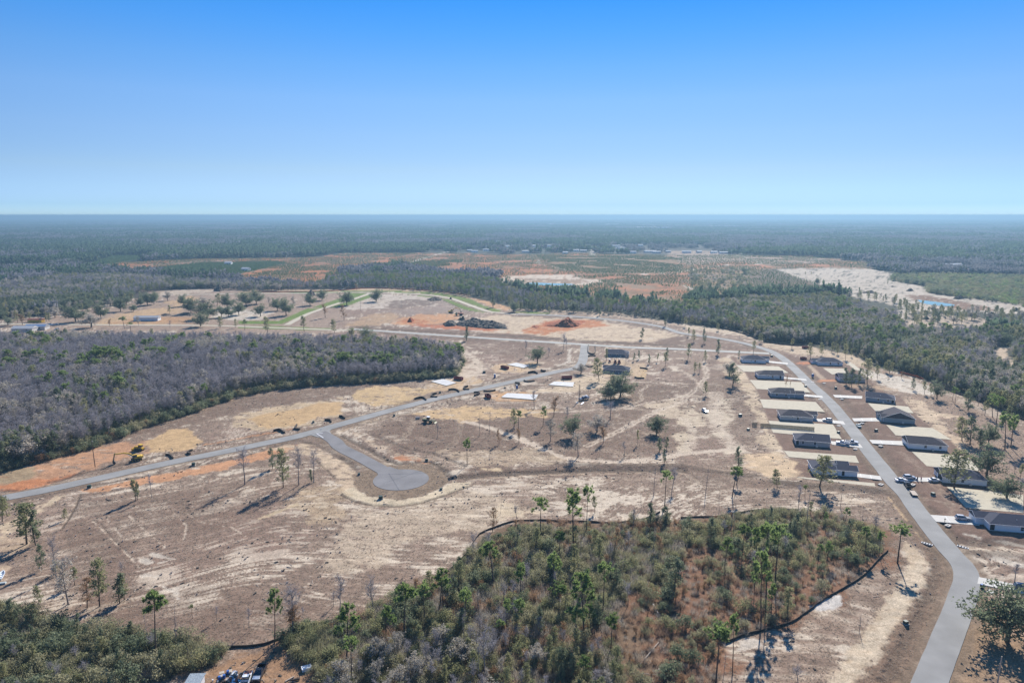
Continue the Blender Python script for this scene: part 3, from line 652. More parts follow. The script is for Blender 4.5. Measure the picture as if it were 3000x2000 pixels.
M = dict(
    ground=vc_mat('ground_soil'),
    asphalt=mat('asphalt', S(172, 171, 169), .9, var=.16, scale=.12, bump=.01),
    asphalt_new=mat('asphalt_new', S(150, 148, 150), .9, var=.15, scale=.16, bump=.01),
    chip=mat('road_base_gravel', S(226, 214, 190), .95, var=.06, scale=.2),
    concrete=mat('concrete', S(240, 236, 228), .85, var=.05, scale=.5),
    slab=mat('fresh_concrete', S(240, 240, 240), .8, var=.04, scale=.3),
    blanket=mat('straw_blanket', S(230, 219, 194), .95, var=.09, scale=.45, bump=.03),
    seam=mat('blanket_seam', S(205, 194, 166), .95),
    roof=mat('asphalt_shingle', S(94, 96, 110, 1.6), .95, var=.12, scale=1.2, bump=.02, spec=.1),
    white=mat('white_siding', (.90, .90, .90), .6, var=.03),
    ltgrey=mat('light_grey_siding', (.66, .67, .70), .6, var=.03),
    bluegrey=mat('blue_grey_siding', (.30, .34, .39), .6, var=.04),
    warmgrey=mat('warm_grey_siding', (.56, .54, .52), .6, var=.04),
    taupe=mat('taupe_siding', (.44, .42, .41), .6, var=.04),
    green=mat('grey_green_siding', (.36, .40, .40), .6, var=.04),
    darkblue=mat('dark_slate_siding', (.15, .18, .23), .6, var=.04),
    roof2=mat('brown_grey_shingle', S(100, 96, 102, 1.6), .95, var=.14, scale=1.2, bump=.02, spec=.1),
    roof3=mat('charcoal_shingle', S(84, 88, 102, 1.6), .95, var=.12, scale=1.2, bump=.02, spec=.1),
    oldmetal=mat('old_metal_roof', (.26, .30, .34), .5, .4, var=.25),
    asphalt_pale=mat('grazing_bright_asphalt', S(204, 202, 194), .9, var=.12, scale=.1),  # paler asphalt: brightness of a distant grazing view put into the colour
    trim=mat('white_trim', (.82, .82, .82), .5, var=.02),
    glass=mat('window_glass', (.02, .03, .045), .08, var=.02, spec=.8),
    darkness=mat('dark_opening', (.02, .022, .03), .9),  # near-black paint standing in for unlit openings; dark doors use it too
    garage=mat('garage_door_white', (.75, .76, .78), .5, var=.02),
    metal=mat('galvanised_metal', (.55, .58, .62), .35, .7, var=.1),
    yellow=mat('machine_yellow', (.62, .40, .05), .45, var=.08),
    olive=mat('machine_olive', (.20, .19, .10), .6, var=.2),
    rubber=mat('black_rubber', (.02, .02, .022), .8),
    track=mat('steel_track', (.045, .045, .05), .6, .3),
    red=mat('dumpster_red', (.22, .025, .035), .5, var=.15),
    blue=mat('toilet_blue', (.03, .11, .36), .5, var=.05),
    pale=mat('pale_plastic', (.75, .78, .80), .5),
    black=mat('black_paint', (.015, .015, .018), .3),
    carwhite=mat('car_white', (.80, .81, .83), .25, var=.02, spec=.6),
    carsilver=mat('car_silver', (.50, .51, .54), .25, .4, var=.02, spec=.6),
    caraqua=mat('car_pale_green', (.62, .72, .68), .25, var=.02, spec=.6),
    carblue=mat('car_dark_blue', (.04, .06, .12), .25, var=.03, spec=.6),
    carblack=mat('car_black', (.015, .016, .02), .22, var=.03, spec=.6),
    rustred=mat('faded_red_paint', (.32, .12, .08), .7, var=.3, scale=2),
    wood=mat('new_pine_boards', (.36, .29, .17), .8, var=.2, scale=2),
    pole=mat('weathered_pole', (.10, .065, .05), .9, var=.2),
    silt=mat('silt_cloth', (.065, .050, .042), .9, var=.4, scale=2),
    orange=mat('orange_mesh', (.62, .12, .04), .8),
    spoil=mat('grey_spoil', S(112, 104, 96), .95, var=.35, scale=.6, bump=.12),
    clayheap=mat('orange_clay', S(184, 100, 58), .95, var=.25, scale=.5, bump=.1),
    brushheap=mat('brush_heap', S(110, 98, 88), .95, var=.45, scale=1.2, bump=.15),
    water=mat('pond_water', (.16, .30, .30), .12, var=.06, scale=.05, spec=.5),
    skin=mat('skin', (.45, .26, .18), .6), cloth_red=mat('pink_shirt', (.50, .13, .13), .8), cloth_dark=mat('dark_clothes', (.05, .05, .07), .8),
    bark=mat('bark', (.10, .075, .060), .95, var=.3, scale=4),
    barkgrey=mat('grey_bark', (.24, .21, .20), .95, var=.3, scale=4),
    lamp=mat('lamp_lens', (.7, .7, .68), .2), tail=mat('tail_lens', (.35, .02, .02), .3),
    deadwood=mat('bleached_wood', (.42, .36, .30), .9, var=.2),
)
L_PINE = leaf_mat('pine_needles', [(0.129, 0.185, 0.067), (0.225, 0.305, 0.105), (0.337, 0.427, 0.169)], 0.55)
L_LIVE = leaf_mat('live_oak_leaves', [(0.1, 0.127, 0.08), (0.179, 0.212, 0.133), (0.286, 0.311, 0.206)], 0.52)
L_OAK = leaf_mat('slender_oak_leaves', [(0.166, 0.187, 0.101), (0.288, 0.295, 0.158), (0.461, 0.403, 0.23)], 0.52)
L_RUST = leaf_mat('rusty_leaves', [(0.184, 0.115, 0.069), (0.322, 0.201, 0.115), (0.437, 0.287, 0.172)], .4)
L_TWIG = leaf_mat('grey_twigs', [(0.222, 0.21, 0.222), (0.342, 0.324, 0.348), (0.48, 0.456, 0.492)], 0.35)
L_BRUSH = leaf_mat('olive_brush', [(0.184, 0.184, 0.109), (0.31, 0.299, 0.184), (0.437, 0.402, 0.265)], .5)
L_GREY = leaf_mat('grey_brush', [(0.286, 0.264, 0.22), (0.44, 0.402, 0.341), (0.594, 0.539, 0.473)], .4)
L_SAPL = leaf_mat('young_pine', [(0.084, 0.144, 0.06), (0.144, 0.216, 0.09), (0.204, 0.264, 0.108)], .4)
F_PINE = leaf_mat('far_pine', [(0.058, 0.096, 0.058), (0.099, 0.145, 0.087), (0.145, 0.196, 0.116)], 0.45)
F_OAK = leaf_mat('far_hardwood', [(0.07, 0.09, 0.067), (0.116, 0.138, 0.099), (0.181, 0.196, 0.145)], 0.45)
F_TWIG = leaf_mat('far_bare_wood', [(0.165, 0.158, 0.173), (0.232, 0.225, 0.24), (0.315, 0.3, 0.315)], 0.35)
L_GRASS = leaf_mat('dead_grass', [(0.286, 0.22, 0.176), (0.418, 0.341, 0.275), (0.605, 0.517, 0.418)], .5)
L_SEDGE = leaf_mat('rust_sedge', [(0.264, 0.165, 0.11), (0.418, 0.286, 0.198), (0.572, 0.44, 0.319)], .45)


class MB:
    """Collects boxes, tubes and prisms into ONE mesh object."""

    def __init__(s):
        s.v = []; s.f = []

    def add(s, vs, fs):
        o = len(s.v); s.v += [tuple(v) for v in vs]; s.f += [tuple(i + o for i in f) for f in fs]
        return s

    def box(s, x0, x1, y0, y1, z0, z1, taper=0.0, tf=None):
        t = taper
        vs = [(x0, y0, z0), (x1, y0, z0), (x1, y1, z0), (x0, y1, z0), (x0 + t, y0 + t, z1), (x1 - t, y0 + t, z1), (x1 - t, y1 - t, z1), (x0 + t, y1 - t, z1)]
        if tf: vs = [tf(v) for v in vs]
        return s.add(vs, [(3, 2, 1, 0), (4, 5, 6, 7), (0, 1, 5, 4), (1, 2, 6, 5), (2, 3, 7, 6), (3, 0, 4, 7)])

    def tube(s, p0, p1, r0, r1=None, n=8):
        r1 = r0 if r1 is None else r1
        a = Vector(p0); b = Vector(p1); d = (b - a).normalized()
        u = d.orthogonal().normalized(); w = d.cross(u); vs = []
        for p, r in ((a, r0), (b, r1)):
            for i in range(n):
                t = 2 * math.pi * i / n
                vs.append(p + u * (r * math.cos(t)) + w * (r * math.sin(t)))
        fs = [(i, (i + 1) % n, n + (i + 1) % n, n + i) for i in range(n)]
        fs += [tuple(range(n - 1, -1, -1)), tuple(range(n, 2 * n))]
        return s.add(vs, fs)

    def prism(s, prof, y0, y1, inset=0.0):
        """Side profile [(x, z)...] swept across y; inset narrows the upper points."""
        n = len(prof); zs = [p[1] for p in prof]; zl, zh = min(zs), max(zs)
        k = lambda z: inset * (z - zl) / (zh - zl + 1e-9)
        vs = [(x, y0 + k(z), z) for x, z in prof] + [(x, y1 - k(z), z) for x, z in prof]
        fs = [(i, (i + 1) % n, n + (i + 1) % n, n + i) for i in range(n)]
        fs += [tuple(range(n - 1, -1, -1)), tuple(range(n, 2 * n))]
        return s.add(vs, fs)

    def bar(s, p0, p1, w, h):
        a = Vector(p0); b = Vector(p1); d = (b - a).normalized()
        sd = d.cross(Vector((0, 0, 1)));
        sd = Vector((0, 1, 0)) if sd.length < .01 else sd.normalized()
        up = sd.cross(d)
        vs = [p + sd * (w / 2 * i) + up * (h / 2 * j) for p in (a, b) for i, j in ((-1, -1), (1, -1), (1, 1), (-1, 1))]
        return s.add(vs, [(0, 1, 2, 3), (7, 6, 5, 4), (0, 4, 5, 1), (1, 5, 6, 2), (2, 6, 7, 3), (3, 7, 4, 0)])

    def build(s, name, m, parent=None, loc=(0, 0, 0), rz=0.0, bevel=0.0):
        o = link(name, mk_mesh(name, s.v, s.f, m), parent, loc, rz)
        if bevel:
            b = o.modifiers.new('bevel', 'BEVEL'); b.width = bevel; b.segments = 1; b.limit_method = 'ANGLE'
        return o


def thing(name, label, cat, loc, rz=0.0, group=None):
    o = bpy.data.objects.new(name, None); COL.objects.link(o); o.empty_display_size = 1
    o.location = loc if len(loc) == 3 else (loc[0], loc[1], 0); o.rotation_euler = (0, 0, rz)
    return tag(o, label, cat, group)


# ------------------------------------------------------------------ the ground sheet
def build_ground():
    ys = list(np.linspace(2360, 860, 500)) + list(np.linspace(856, 700, 48)) + [690, 680, 672, 664, 658, 653, 648, 644, 641, 639, 637, 635.5, 634.3, 633.3, 632.5]
    Yc = np.array([gxy(1500, p)[1] for p in ys])
    Z = np.array([H / (CP * (p - 1000) / FP + SP) for p in ys])
    near = np.array([-400., -100, 0, 40, 70]); Yc = np.concatenate([near, Yc]); Z = np.concatenate([np.full(5, Z[0]), Z])
    s = np.concatenate([[-3, -1.8, -1.3], np.linspace(-1.0, 1.0, 1060), [1.3, 1.8, 3]])
    X = s[None, :] * Z[:, None]; Y = np.repeat(Yc[:, None], len(s), 1)
    x, y = X.ravel(), Y.ravel()
    C, h, g = ground_eval(x, y)
    h = np.where(y > 1500, -.06, h)
    V = np.stack([x, y, h], 1)
    r, c = X.shape
    a = (np.arange(r - 1)[:, None] * c + np.arange(c - 1)[None, :]).ravel()
    Fc = np.stack([a, a + 1, a + c + 1, a + c], 1)
    me = mk_mesh('ground', V, Fc, M['ground'], smooth_=True)
    at_ = me.color_attributes.new('soil', 'FLOAT_COLOR', 'POINT')
    at_.data.foreach_set('color', np.concatenate([np.clip(C, 0, 1), np.ones((len(x), 1))], 1).astype(np.float32).ravel())
    tag(link('ground', me), kind='structure')


build_ground()


def sheet(name, pts, m, z, thick=.05, parent=None, label=None, kind='structure'):
    n = len(pts); a = sum(pts[i][0] * pts[(i + 1) % n][1] - pts[(i + 1) % n][0] * pts[i][1] for i in range(n))
    if a < 0: pts = pts[::-1]
    V = [(x, y, z) for x, y in pts] + [(x, y, z - thick - .1) for x, y in pts]
    Fs = [tuple(range(n))] + [(i, n + i, n + (i + 1) % n, (i + 1) % n) for i in range(n)]
    o = link(name, mk_mesh(name, V, Fs, m), parent)
    if kind: o['kind'] = kind
    return o


def ribbon(name, pts, w, m, z, wobble=.15):
    P_ = np.array(pts); T_ = np.gradient(P_, axis=0); T_ /= np.linalg.norm(T_, axis=1)[:, None] + 1e-9
    N_ = np.stack([-T_[:, 1], T_[:, 0]], 1)
    wl_ = w / 2 + (fbm(P_[:, 0], P_[:, 1], 6, 3, 1) - .5) * wobble * 2
    wr_ = w / 2 + (fbm(P_[:, 0], P_[:, 1], 6, 3, 2) - .5) * wobble * 2
    A = P_ + N_ * wl_[:, None]; B = P_ - N_ * wr_[:, None]
    k = len(P_)
    V = np.concatenate([np.c_[A, np.full(k, z)], np.c_[B, np.full(k, z)], np.c_[A, np.full(k, z - .2)], np.c_[B, np.full(k, z - .2)]])
    Fs = []
    for i in range(k - 1):
        Fs += [(k + i, k + i + 1, i + 1, i), (i, i + 1, 2 * k + i + 1, 2 * k + i), (3 * k + i, 3 * k + i + 1, k + i + 1, k + i)]
    o = link(name, mk_mesh(name, V, Fs, m)); o['kind'] = 'structure'
    return o


ribbon('street', R1, 6.7, M['asphalt'], .050)
ribbon('cross_street', R2, 6.9, M['asphalt_pale'], .058)
_k = next(i for i, p in enumerate(R3) if p[1] < at('B', 1180, 752)[1])
ribbon('long_street', R3[_k:], 6.7, M['asphalt'], .066)
ribbon('pale_road', R3[:_k + 1], 6.2, M['chip'], .066)
ribbon('pale_cross_road', R2L, 6.0, M['chip'], .045)
ribbon('pale_diagonal_road', R4, 6.2, M['chip'], .040)
ribbon('dead_end_street', CUL, 6.7, M['asphalt_new'], .044)
sheet('turning_circle', [(CUL_C[0] + CUL_R * math.cos(t), CUL_C[1] + CUL_R * math.sin(t)) for t in np.linspace(0, 2 * math.pi, 49)[:-1]], M['asphalt_new'], .040)
_d = Vector((CUL[-1][0] - CUL[0][0], CUL[-1][1] - CUL[0][1])).normalized(); _n = Vector((-_d.y, _d.x))
_nk = Vector(CUL_C) - _d * (CUL_R + 4.5)
sheet('turning_circle_neck', [tuple(_nk + _n * 3.4), tuple(_nk + _d * 5 + _n * 4.6), tuple(Vector(CUL_C) - _d * 6.5 + _n * 9.0), tuple(Vector(CUL_C) - _d * 6.5 - _n * 9.0), tuple(_nk + _d * 5 - _n * 4.6), tuple(_nk - _n * 3.4)], M['asphalt_new'], .036)
_m = Vector(CUL[0])
sheet('street_mouth', [tuple(_m + _n * 9), tuple(_m + _d * 4 + _n * 5), tuple(_m + _d * 10 + _n * 3.4), tuple(_m + _d * 10 - _n * 3.4), tuple(_m + _d * 4 - _n * 5), tuple(_m - _n * 9)], M['asphalt'], .036)
_seams = MB()
for a, b in ((P('E', (240, 800))[0], P('E', (600, 790))[0]), (P('E', (290, 860))[0], P('E', (560, 770))[0]), (P('E', (400, 905))[0], P('E', (330, 790))[0])):
    _seams.bar((a[0], a[1], .047), (b[0], b[1], .047), .12, .008)
tag(_seams.build('paving_seams', M['black']), kind='structure')
for i, q in enumerate(BLANKETS):
    sheet('straw_blanket', q, M['blanket'], .055 + .004 * (i % 3), .02)
# stop bar painted at the mouth of the dead-end street
a, b = at('D', 2185, 515), at('D', 2232, 545)
_s = MB(); _s.bar((a[0], a[1], .058), (b[0], b[1], .058), .28, .006); tag(_s.build('stop_line', M['trim']), kind='structure')
a, b = at('D', 2196, 512), at('D', 2228, 514)
_s = MB(); _s.bar((a[0], a[1], .058), (b[0], b[1], .058), .28, .006); tag(_s.build('stop_line', M['trim']), kind='structure')

# ponds
for q in (P('B', (1270, 543), (1330, 536), (1450, 540), (1590, 545), (1600, 550), (1480, 556), (1340, 553)),
          P('C', (1620, 655), (1680, 660), (1800, 675), (1875, 688), (1860, 697), (1760, 694), (1660, 678))):
    sheet('pond_water', smooth(q + [q[0]], 3)[:-1], M['water'], .06, .05)
# ------------------------------------------------------------------ trees
class Plant:
    """Numpy-built plant: woody tubes in one list, leaf or twig triangles in another."""

    def __init__(s, seed):
        s.r = np.random.default_rng(seed); s.wv = []; s.wf = []; s.wn = 0; s.lv = []

    def limb(s, pts, r0, r1, n=5):
        pts = np.array(pts, float); k = len(pts)
        d = np.gradient(pts, axis=0); d /= np.linalg.norm(d, axis=1)[:, None] + 1e-9
        ref = np.where(np.abs(d[:, 2:3]) > .9, np.array([[1., 0, 0]]), np.array([[0, 0, 1.]]))
        u = np.cross(d, ref); u /= np.linalg.norm(u, axis=1)[:, None] + 1e-9; w = np.cross(d, u)
        rr = np.linspace(r0, r1, k); t = np.arange(n) * 2 * math.pi / n
        V = pts[:, None, :] + rr[:, None, None] * (np.cos(t)[None, :, None] * u[:, None, :] + np.sin(t)[None, :, None] * w[:, None, :])
        s.wv.append(V.reshape(-1, 3))
        for i in range(k - 1):
            for j in range(n):
                a = s.wn + i * n; s.wf.append((a + j, a + (j + 1) % n, a + n + (j + 1) % n, a + n + j))
        s.wn += k * n

    def branch(s, p, d, L, wob=.15, up=.0, k=4):
        """A bending path from p along d."""
        out = [np.array(p, float)]; d = np.array(d, float); d /= np.linalg.norm(d)
        for i in range(k):
            d = d + s.r.normal(0, wob, 3) + np.array([0, 0, up]); d /= np.linalg.norm(d)
            out.append(out[-1] + d * L / k)
        return out

    def clump(s, c, rad, n, size, flat=1.0, out=0.0):
        """n leaf triangles spread round c."""
        c = np.array(c, float)
        q = s.r.normal(0, 1, (n, 3)); q /= np.linalg.norm(q, axis=1)[:, None]
        q *= (s.r.random((n, 1)) ** .4) * rad; q[:, 2] *= flat
        a = s.r.normal(0, 1, (n, 3)); a /= np.linalg.norm(a, axis=1)[:, None]
        b = s.r.normal(0, 1, (n, 3)); b -= (a * b).sum(1)[:, None] * a; b /= np.linalg.norm(b, axis=1)[:, None]
        z = size * (.6 + .8 * s.r.random((n, 1)))
        o = c + q
        s.lv.append(np.stack([o - a * z * .5, o + a * z * .5 + b * z * .1, o + b * z * .8], 1))

    def blades(s, base, d, L, w):
        """Thin triangles from base along d (twigs, needles, grass)."""
        base = np.atleast_2d(base); d = np.atleast_2d(d); n = len(base)
        sd = np.cross(d, s.r.normal(0, 1, (n, 3))); sd /= np.linalg.norm(sd, axis=1)[:, None] + 1e-9
        L = np.asarray(L).reshape(-1, 1) * np.ones((n, 1))
        s.lv.append(np.stack([base - sd * w / 2, base + sd * w / 2, base + d * L], 1))

    def meshes(s, name, wood, leaf):
        lv = np.concatenate(s.lv).reshape(-1, 3) if s.lv else np.zeros((0, 3))
        lf = np.arange(len(lv)).reshape(-1, 3)
        wv = np.concatenate(s.wv) if s.wv else np.zeros((0, 3))
        tr = mk_mesh(name + '_trunk', wv, s.wf, wood, smooth_=True) if len(wv) else None
        cr = mk_mesh(name + '_crown', lv, lf, leaf) if len(lv) else None
        V = np.concatenate([wv, lv]); Fc = list(s.wf) + [tuple(f + s.wn) for f in lf]
        both = mk_mesh(name, V, Fc, [wood, leaf], [0] * len(s.wf) + [1] * len(lf))
        return tr, cr, both


def rdir(r, el0, el1):
    a = r.random() * 2 * math.pi; e = math.radians(el0 + (el1 - el0) * r.random())
    return np.array([math.cos(a) * math.cos(e), math.sin(a) * math.cos(e), math.sin(e)])


def g_pine(seed, crown=.36, dens=1.0):        # 10 units tall
    p = Plant(seed); r = p.r
    tr = p.branch((0, 0, -.2), (r.normal(0, .03), r.normal(0, .03), 1), 10.0, .018, 0, 6); p.limb(tr, .17, .04, 6)
    tr = np.array(tr); z0 = 10 * (1 - crown)
    for i in range(int(20 * dens)):
        z = z0 + (9.6 - z0) * (i + r.random()) / 20 / dens
        base = np.array([np.interp(z, tr[:, 2], tr[:, 0]), np.interp(z, tr[:, 2], tr[:, 1]), z])
        t = (z - z0) / (10 - z0)
        L = (2.2 * (1 - t * .72) * (.65 + .6 * r.random())) * (.6 + .4 * min(1, t * 4))
        b = p.branch(base, rdir(r, 0, 35), L, .12, .10, 3); p.limb(b, .035, .012, 3)
        for q in (b[-1], b[-2] + r.normal(0, .15, 3), b[-1] + r.normal(0, .28, 3)):
            n = 22; d = r.normal(0, 1, (n, 3)); d[:, 2] += .45; d /= np.linalg.norm(d, axis=1)[:, None]
            p.blades(np.repeat([q], n, 0), d, .40 + .24 * r.random((n, 1)), .20)
    for q in range(3):
        n = 14; d = r.normal(0, 1, (n, 3)); d[:, 2] += .6; d /= np.linalg.norm(d, axis=1)[:, None]
        p.blades(np.repeat([tr[-1] - (0, 0, .25 * q)], n, 0), d, .5, .16)
    for i in range(4):
        z = z0 * (.5 + .5 * r.random()); b = p.branch((tr[1][0], tr[1][1], z), rdir(r, -10, 20), .6, .1, 0, 2); p.limb(b, .025, .008, 3)
    return p.meshes('pine', M['bark'], L_PINE)


def g_bare(seed, spread=1.0, leaf=None, trunk=.38, dens=1.0, wood='barkgrey'):
    p = Plant(seed); r = p.r
    main = p.branch((0, 0, -.2), (r.normal(0, .05), r.normal(0, .05), 1), 8.6, .05, .02, 7); p.limb(main, .15, .03, 6)
    main = np.array(main)
    for i in range(int(15 * dens)):
        z = 10 * trunk + (8.4 - 10 * trunk) * (i + r.random()) / 15 / dens
        base = np.array([np.interp(z, main[:, 2], main[:, 0]), np.interp(z, main[:, 2], main[:, 1]), z])
        L = spread * (2.7 - 1.5 * (z / 10)) * (.7 + .5 * r.random())
        b = p.branch(base, rdir(r, 25, 60), L, .14, .08, 4); p.limb(b, .05, .012, 3)
        for j in range(7):
            q = b[1 + j % 4]; d = rdir(r, 10, 75)
            c = p.branch(q, d, L * .5 * (.6 + .6 * r.random()), .2, .06, 2); p.limb(c, .022, .006, 3)
            n = 7; dd = r.normal(0, .7, (n, 3)) + d; dd /= np.linalg.norm(dd, axis=1)[:, None]
            bs = np.array(c)[r.integers(0, 3, n)]
            p.blades(bs, dd, .35 + .5 * r.random((n, 1)), .045)
            if leaf and r.random() < .7:
                p.clump(c[-1], .45, 6, .28)
    return p.meshes('bare_tree', M[wood], leaf or L_TWIG)


def g_slim(seed, leaf, width=1.0, low=.18, n=46, size=.36):      # narrow, leafy along the stem
    p = Plant(seed); r = p.r
    tr = p.branch((0, 0, -.2), (r.normal(0, .03), r.normal(0, .03), 1), 9.7, .03, 0, 6); p.limb(tr, .14, .02, 5)
    tr = np.array(tr)
    for i in range(n):
        z = 10 * low + (9.7 - 10 * low) * (i + r.random()) / n
        base = np.array([np.interp(z, tr[:, 2], tr[:, 0]), np.interp(z, tr[:, 2], tr[:, 1]), z])
        t = z / 10; L = width * (1.75 * math.sin(math.pi * min(1, .25 + .75 * t)) ** .7 + .25) * (.45 + .75 * r.random())
        b = p.branch(base, rdir(r, 15, 60), L, .15, .08, 3); p.limb(b, .028, .008, 3)
        p.clump(b[-1], .52, 15, size, 1.1); p.clump(b[-2], .42, 8, size * .85)
    return p.meshes('slender_oak', M['bark'], leaf)


def g_live(seed, leaf, w=1.0, n=22, open_=.0):     # broad crown on a forked trunk
    p = Plant(seed); r = p.r
    p.limb([(0, 0, -.2), (.05, 0, 1.0), (0, .05, 2.2)], .30, .22, 7)
    for i in range(n):
        a = 2 * math.pi * (i * .618 + r.random() * .1); e = math.radians(12 + 70 * ((i * .37) % 1))
        d = (math.cos(a) * math.cos(e), math.sin(a) * math.cos(e), math.sin(e))
        L = w * (5.4 if e < .9 else 6.6) * (.75 + .4 * r.random())
        b = p.branch((0, 0, 1.9 + .6 * r.random()), d, L, .14, .05, 5); p.limb(b, .11, .02, 4)
        for j in range(2, 6):
            for k in range(2):
                if r.random() < open_: continue
                q = b[j] + r.normal(0, .5 * w, 3); p.clump(q, .95 * (.7 + .5 * r.random()), 20, .36, .75)
                c = [b[j], (b[j] + q) / 2, q]; p.limb(c, .03, .01, 3)
    return p.meshes('live_oak', M['bark'], leaf)


def g_snag(seed):
    p = Plant(seed); r = p.r
    tr = p.branch((0, 0, -.2), (r.normal(0, .04), r.normal(0, .04), 1), 10.2, .02, 0, 6); p.limb(tr, .10, .03, 5)
    for i in range(11):
        z = 3 + 6.8 * r.random(); b = p.branch((tr[3][0], tr[3][1], z), rdir(r, 10, 55), .5 + r.random() * .7, .2, .05, 3); p.limb(b, .03, .008, 3)
        p.blades(np.array(b), np.array([rdir(r, 0, 70) for _ in b]), .4, .035)
    return p.meshes('snag', M['barkgrey'], L_TWIG)


def g_bush(seed, leaf, n=16, per=16, size=.26, up=.5):     # about 2 units tall, 3 wide
    p = Plant(seed); r = p.r
    for i in range(n):
        a = r.random() * 6.28; q = r.random() ** .6; top = np.array([math.cos(a) * q * 1.25, math.sin(a) * q * 1.25, (1.9 - .9 * q * q) * (.65 + .45 * r.random())])
        p.limb([(top[0] * .2, top[1] * .2, -.1), top * .55, top], .03, .01, 3)
        p.clump(top, .52, per, size, .9); p.clump(top * .65, .45, per // 2, size, 1)
    return p.meshes('bush', M['bark'], leaf)


def g_brush(seed, leaf, n=260, w=.035):      # upright leafless stems
    p = Plant(seed); r = p.r
    b = np.c_[r.normal(0, .55, (n, 2)), np.zeros(n) - .05]
    h = r.random(n) * .9
    b2 = b.copy(); b2[:, 2] = h * .9; b2[:, :2] *= 1 + .3 * h[:, None]
    d = r.normal(0, .38, (n, 3)); d[:, 2] = 1; d /= np.linalg.norm(d, axis=1)[:, None]
    p.blades(b2, d, .5 + .7 * r.random((n, 1)), w)
    for i in range(9):
        q = p.branch((r.normal(0, .3), r.normal(0, .3), -.1), rdir(r, 60, 88), 1.7, .1, 0, 3); p.limb(q, .03, .01, 3)
    return p.meshes('brush', M['barkgrey'], leaf)


def g_tuft(seed, leaf, n=11):
    p = Plant(seed); r = p.r
    b = np.c_[r.normal(0, .14, (n, 2)), np.zeros(n) - .03]
    d = r.normal(0, .55, (n, 3)); d[:, 2] = .8; d /= np.linalg.norm(d, axis=1)[:, None]
    p.blades(b, d, .22 + .22 * r.random((n, 1)), .12)
    return p.meshes('tuft', M['barkgrey'], leaf)


def g_patch(seed, mix, size=26.0, n=34):
    """A piece of distant wood: crowns of simple leaf clumps, 26 m square."""
    p = Plant(seed); r = p.r; mats = []
    L_, ms = [], []
    for i in range(n):
        k = mix[r.integers(0, len(mix))]; x, y = (r.random(2) - .5) * size
        h = (7 + 6 * r.random()) * (1.15 if k is F_PINE else 1); w = 1.3 + 1.3 * r.random()
        q = Plant(seed * 100 + i); m_ = 15
        q.clump((x, y, h * .68), 1, m_, 1.5)
        L = q.lv[0]; c = np.array([x, y, h * .68]); L = c + (L - c) * np.array([w, w, h * .30]); L_.append(L.reshape(-1, 3)); ms += [mix.index(k)] * m_
    V = np.concatenate(L_)
    return mk_mesh('wood_patch', V, np.arange(len(V)).reshape(-1, 3), mix, ms)


PROTO = {
    'pine': [g_pine(1), g_pine(2, .30), g_pine(3, .45, 1.2), g_pine(4, .24, .8)],
    'bare': [g_bare(11), g_bare(12, .8), g_bare(13, 1.15, dens=1.2)],
    'snag': [g_snag(15), g_snag(16)],
    'slim': [g_slim(21, L_OAK), g_slim(22, L_OAK, 1.25, .12, 54), g_slim(23, L_OAK, .8, .30, 36)],
    'dslim': [g_slim(24, L_LIVE, .95, .10, 52), g_slim(25, L_LIVE, .75, .08, 46)],
    'rust': [g_bare(31, .8, L_RUST, .22, 1.1, 'bark'), g_slim(32, L_RUST, 1.0, .15, 40, .3)],
    'live': [g_live(41, L_LIVE, 1.0, 30), g_live(42, L_LIVE, .9, 20, .12)],
    'grey': [g_bare(51, 1.1, L_GREY, .22, 1.2), g_live(52, L_GREY, .75, 16, .3)],
}
BUSH = [g_bush(61, L_LIVE, 18, 26, .19), g_bush(62, L_BRUSH, 20, 34, .15), g_bush(63, L_OAK, 16, 30, .16), g_bush(64, L_RUST, 14, 22, .15), g_brush(65, L_GREY), g_brush(66, L_BRUSH, 320, .05), g_brush(67, L_GREY, 200), g_bush(68, L_PINE, 10, 12), g_brush(69, L_SEDGE, 200, .05)]
KNAME = {'pine': 'pine_tree', 'bare': 'bare_tree', 'snag': 'dead_tree', 'slim': 'slender_oak', 'dslim': 'evergreen_oak', 'rust': 'rusty_oak', 'live': 'live_oak', 'grey': 'grey_oak'}


def place_tree(kind, x, y, h, label, group, wf=1.0, var=None, lean=0.0):
    pr = PROTO[kind]; i = (var if var is not None else random.randrange(len(pr))) % len(pr)
    hb = 10.0 if kind not in ('live',) and not (kind == 'grey' and i == 1) else 8.2
    s = h / hb; a = random.random() * 6.283
    o = thing(KNAME[kind], label, 'tree', (x, y, -.05), a, group)
    o.scale = (s * wf, s * wf, s); o.rotation_euler = (random.gauss(0, .015) + lean, random.gauss(0, .015), a)
    t = link('trunk', pr[i][0], o); c = link('crown', pr[i][1], o)
    return o


# ------------------------------------------------------------------ scattering (geometry nodes) for what nobody could count
def src_collection(name, meshes):
    c = bpy.data.collections.new(name)
    for i, me in enumerate(meshes):
        o = bpy.data.objects.new('%s_%02d' % (name, i), me); c.objects.link(o)
    return c


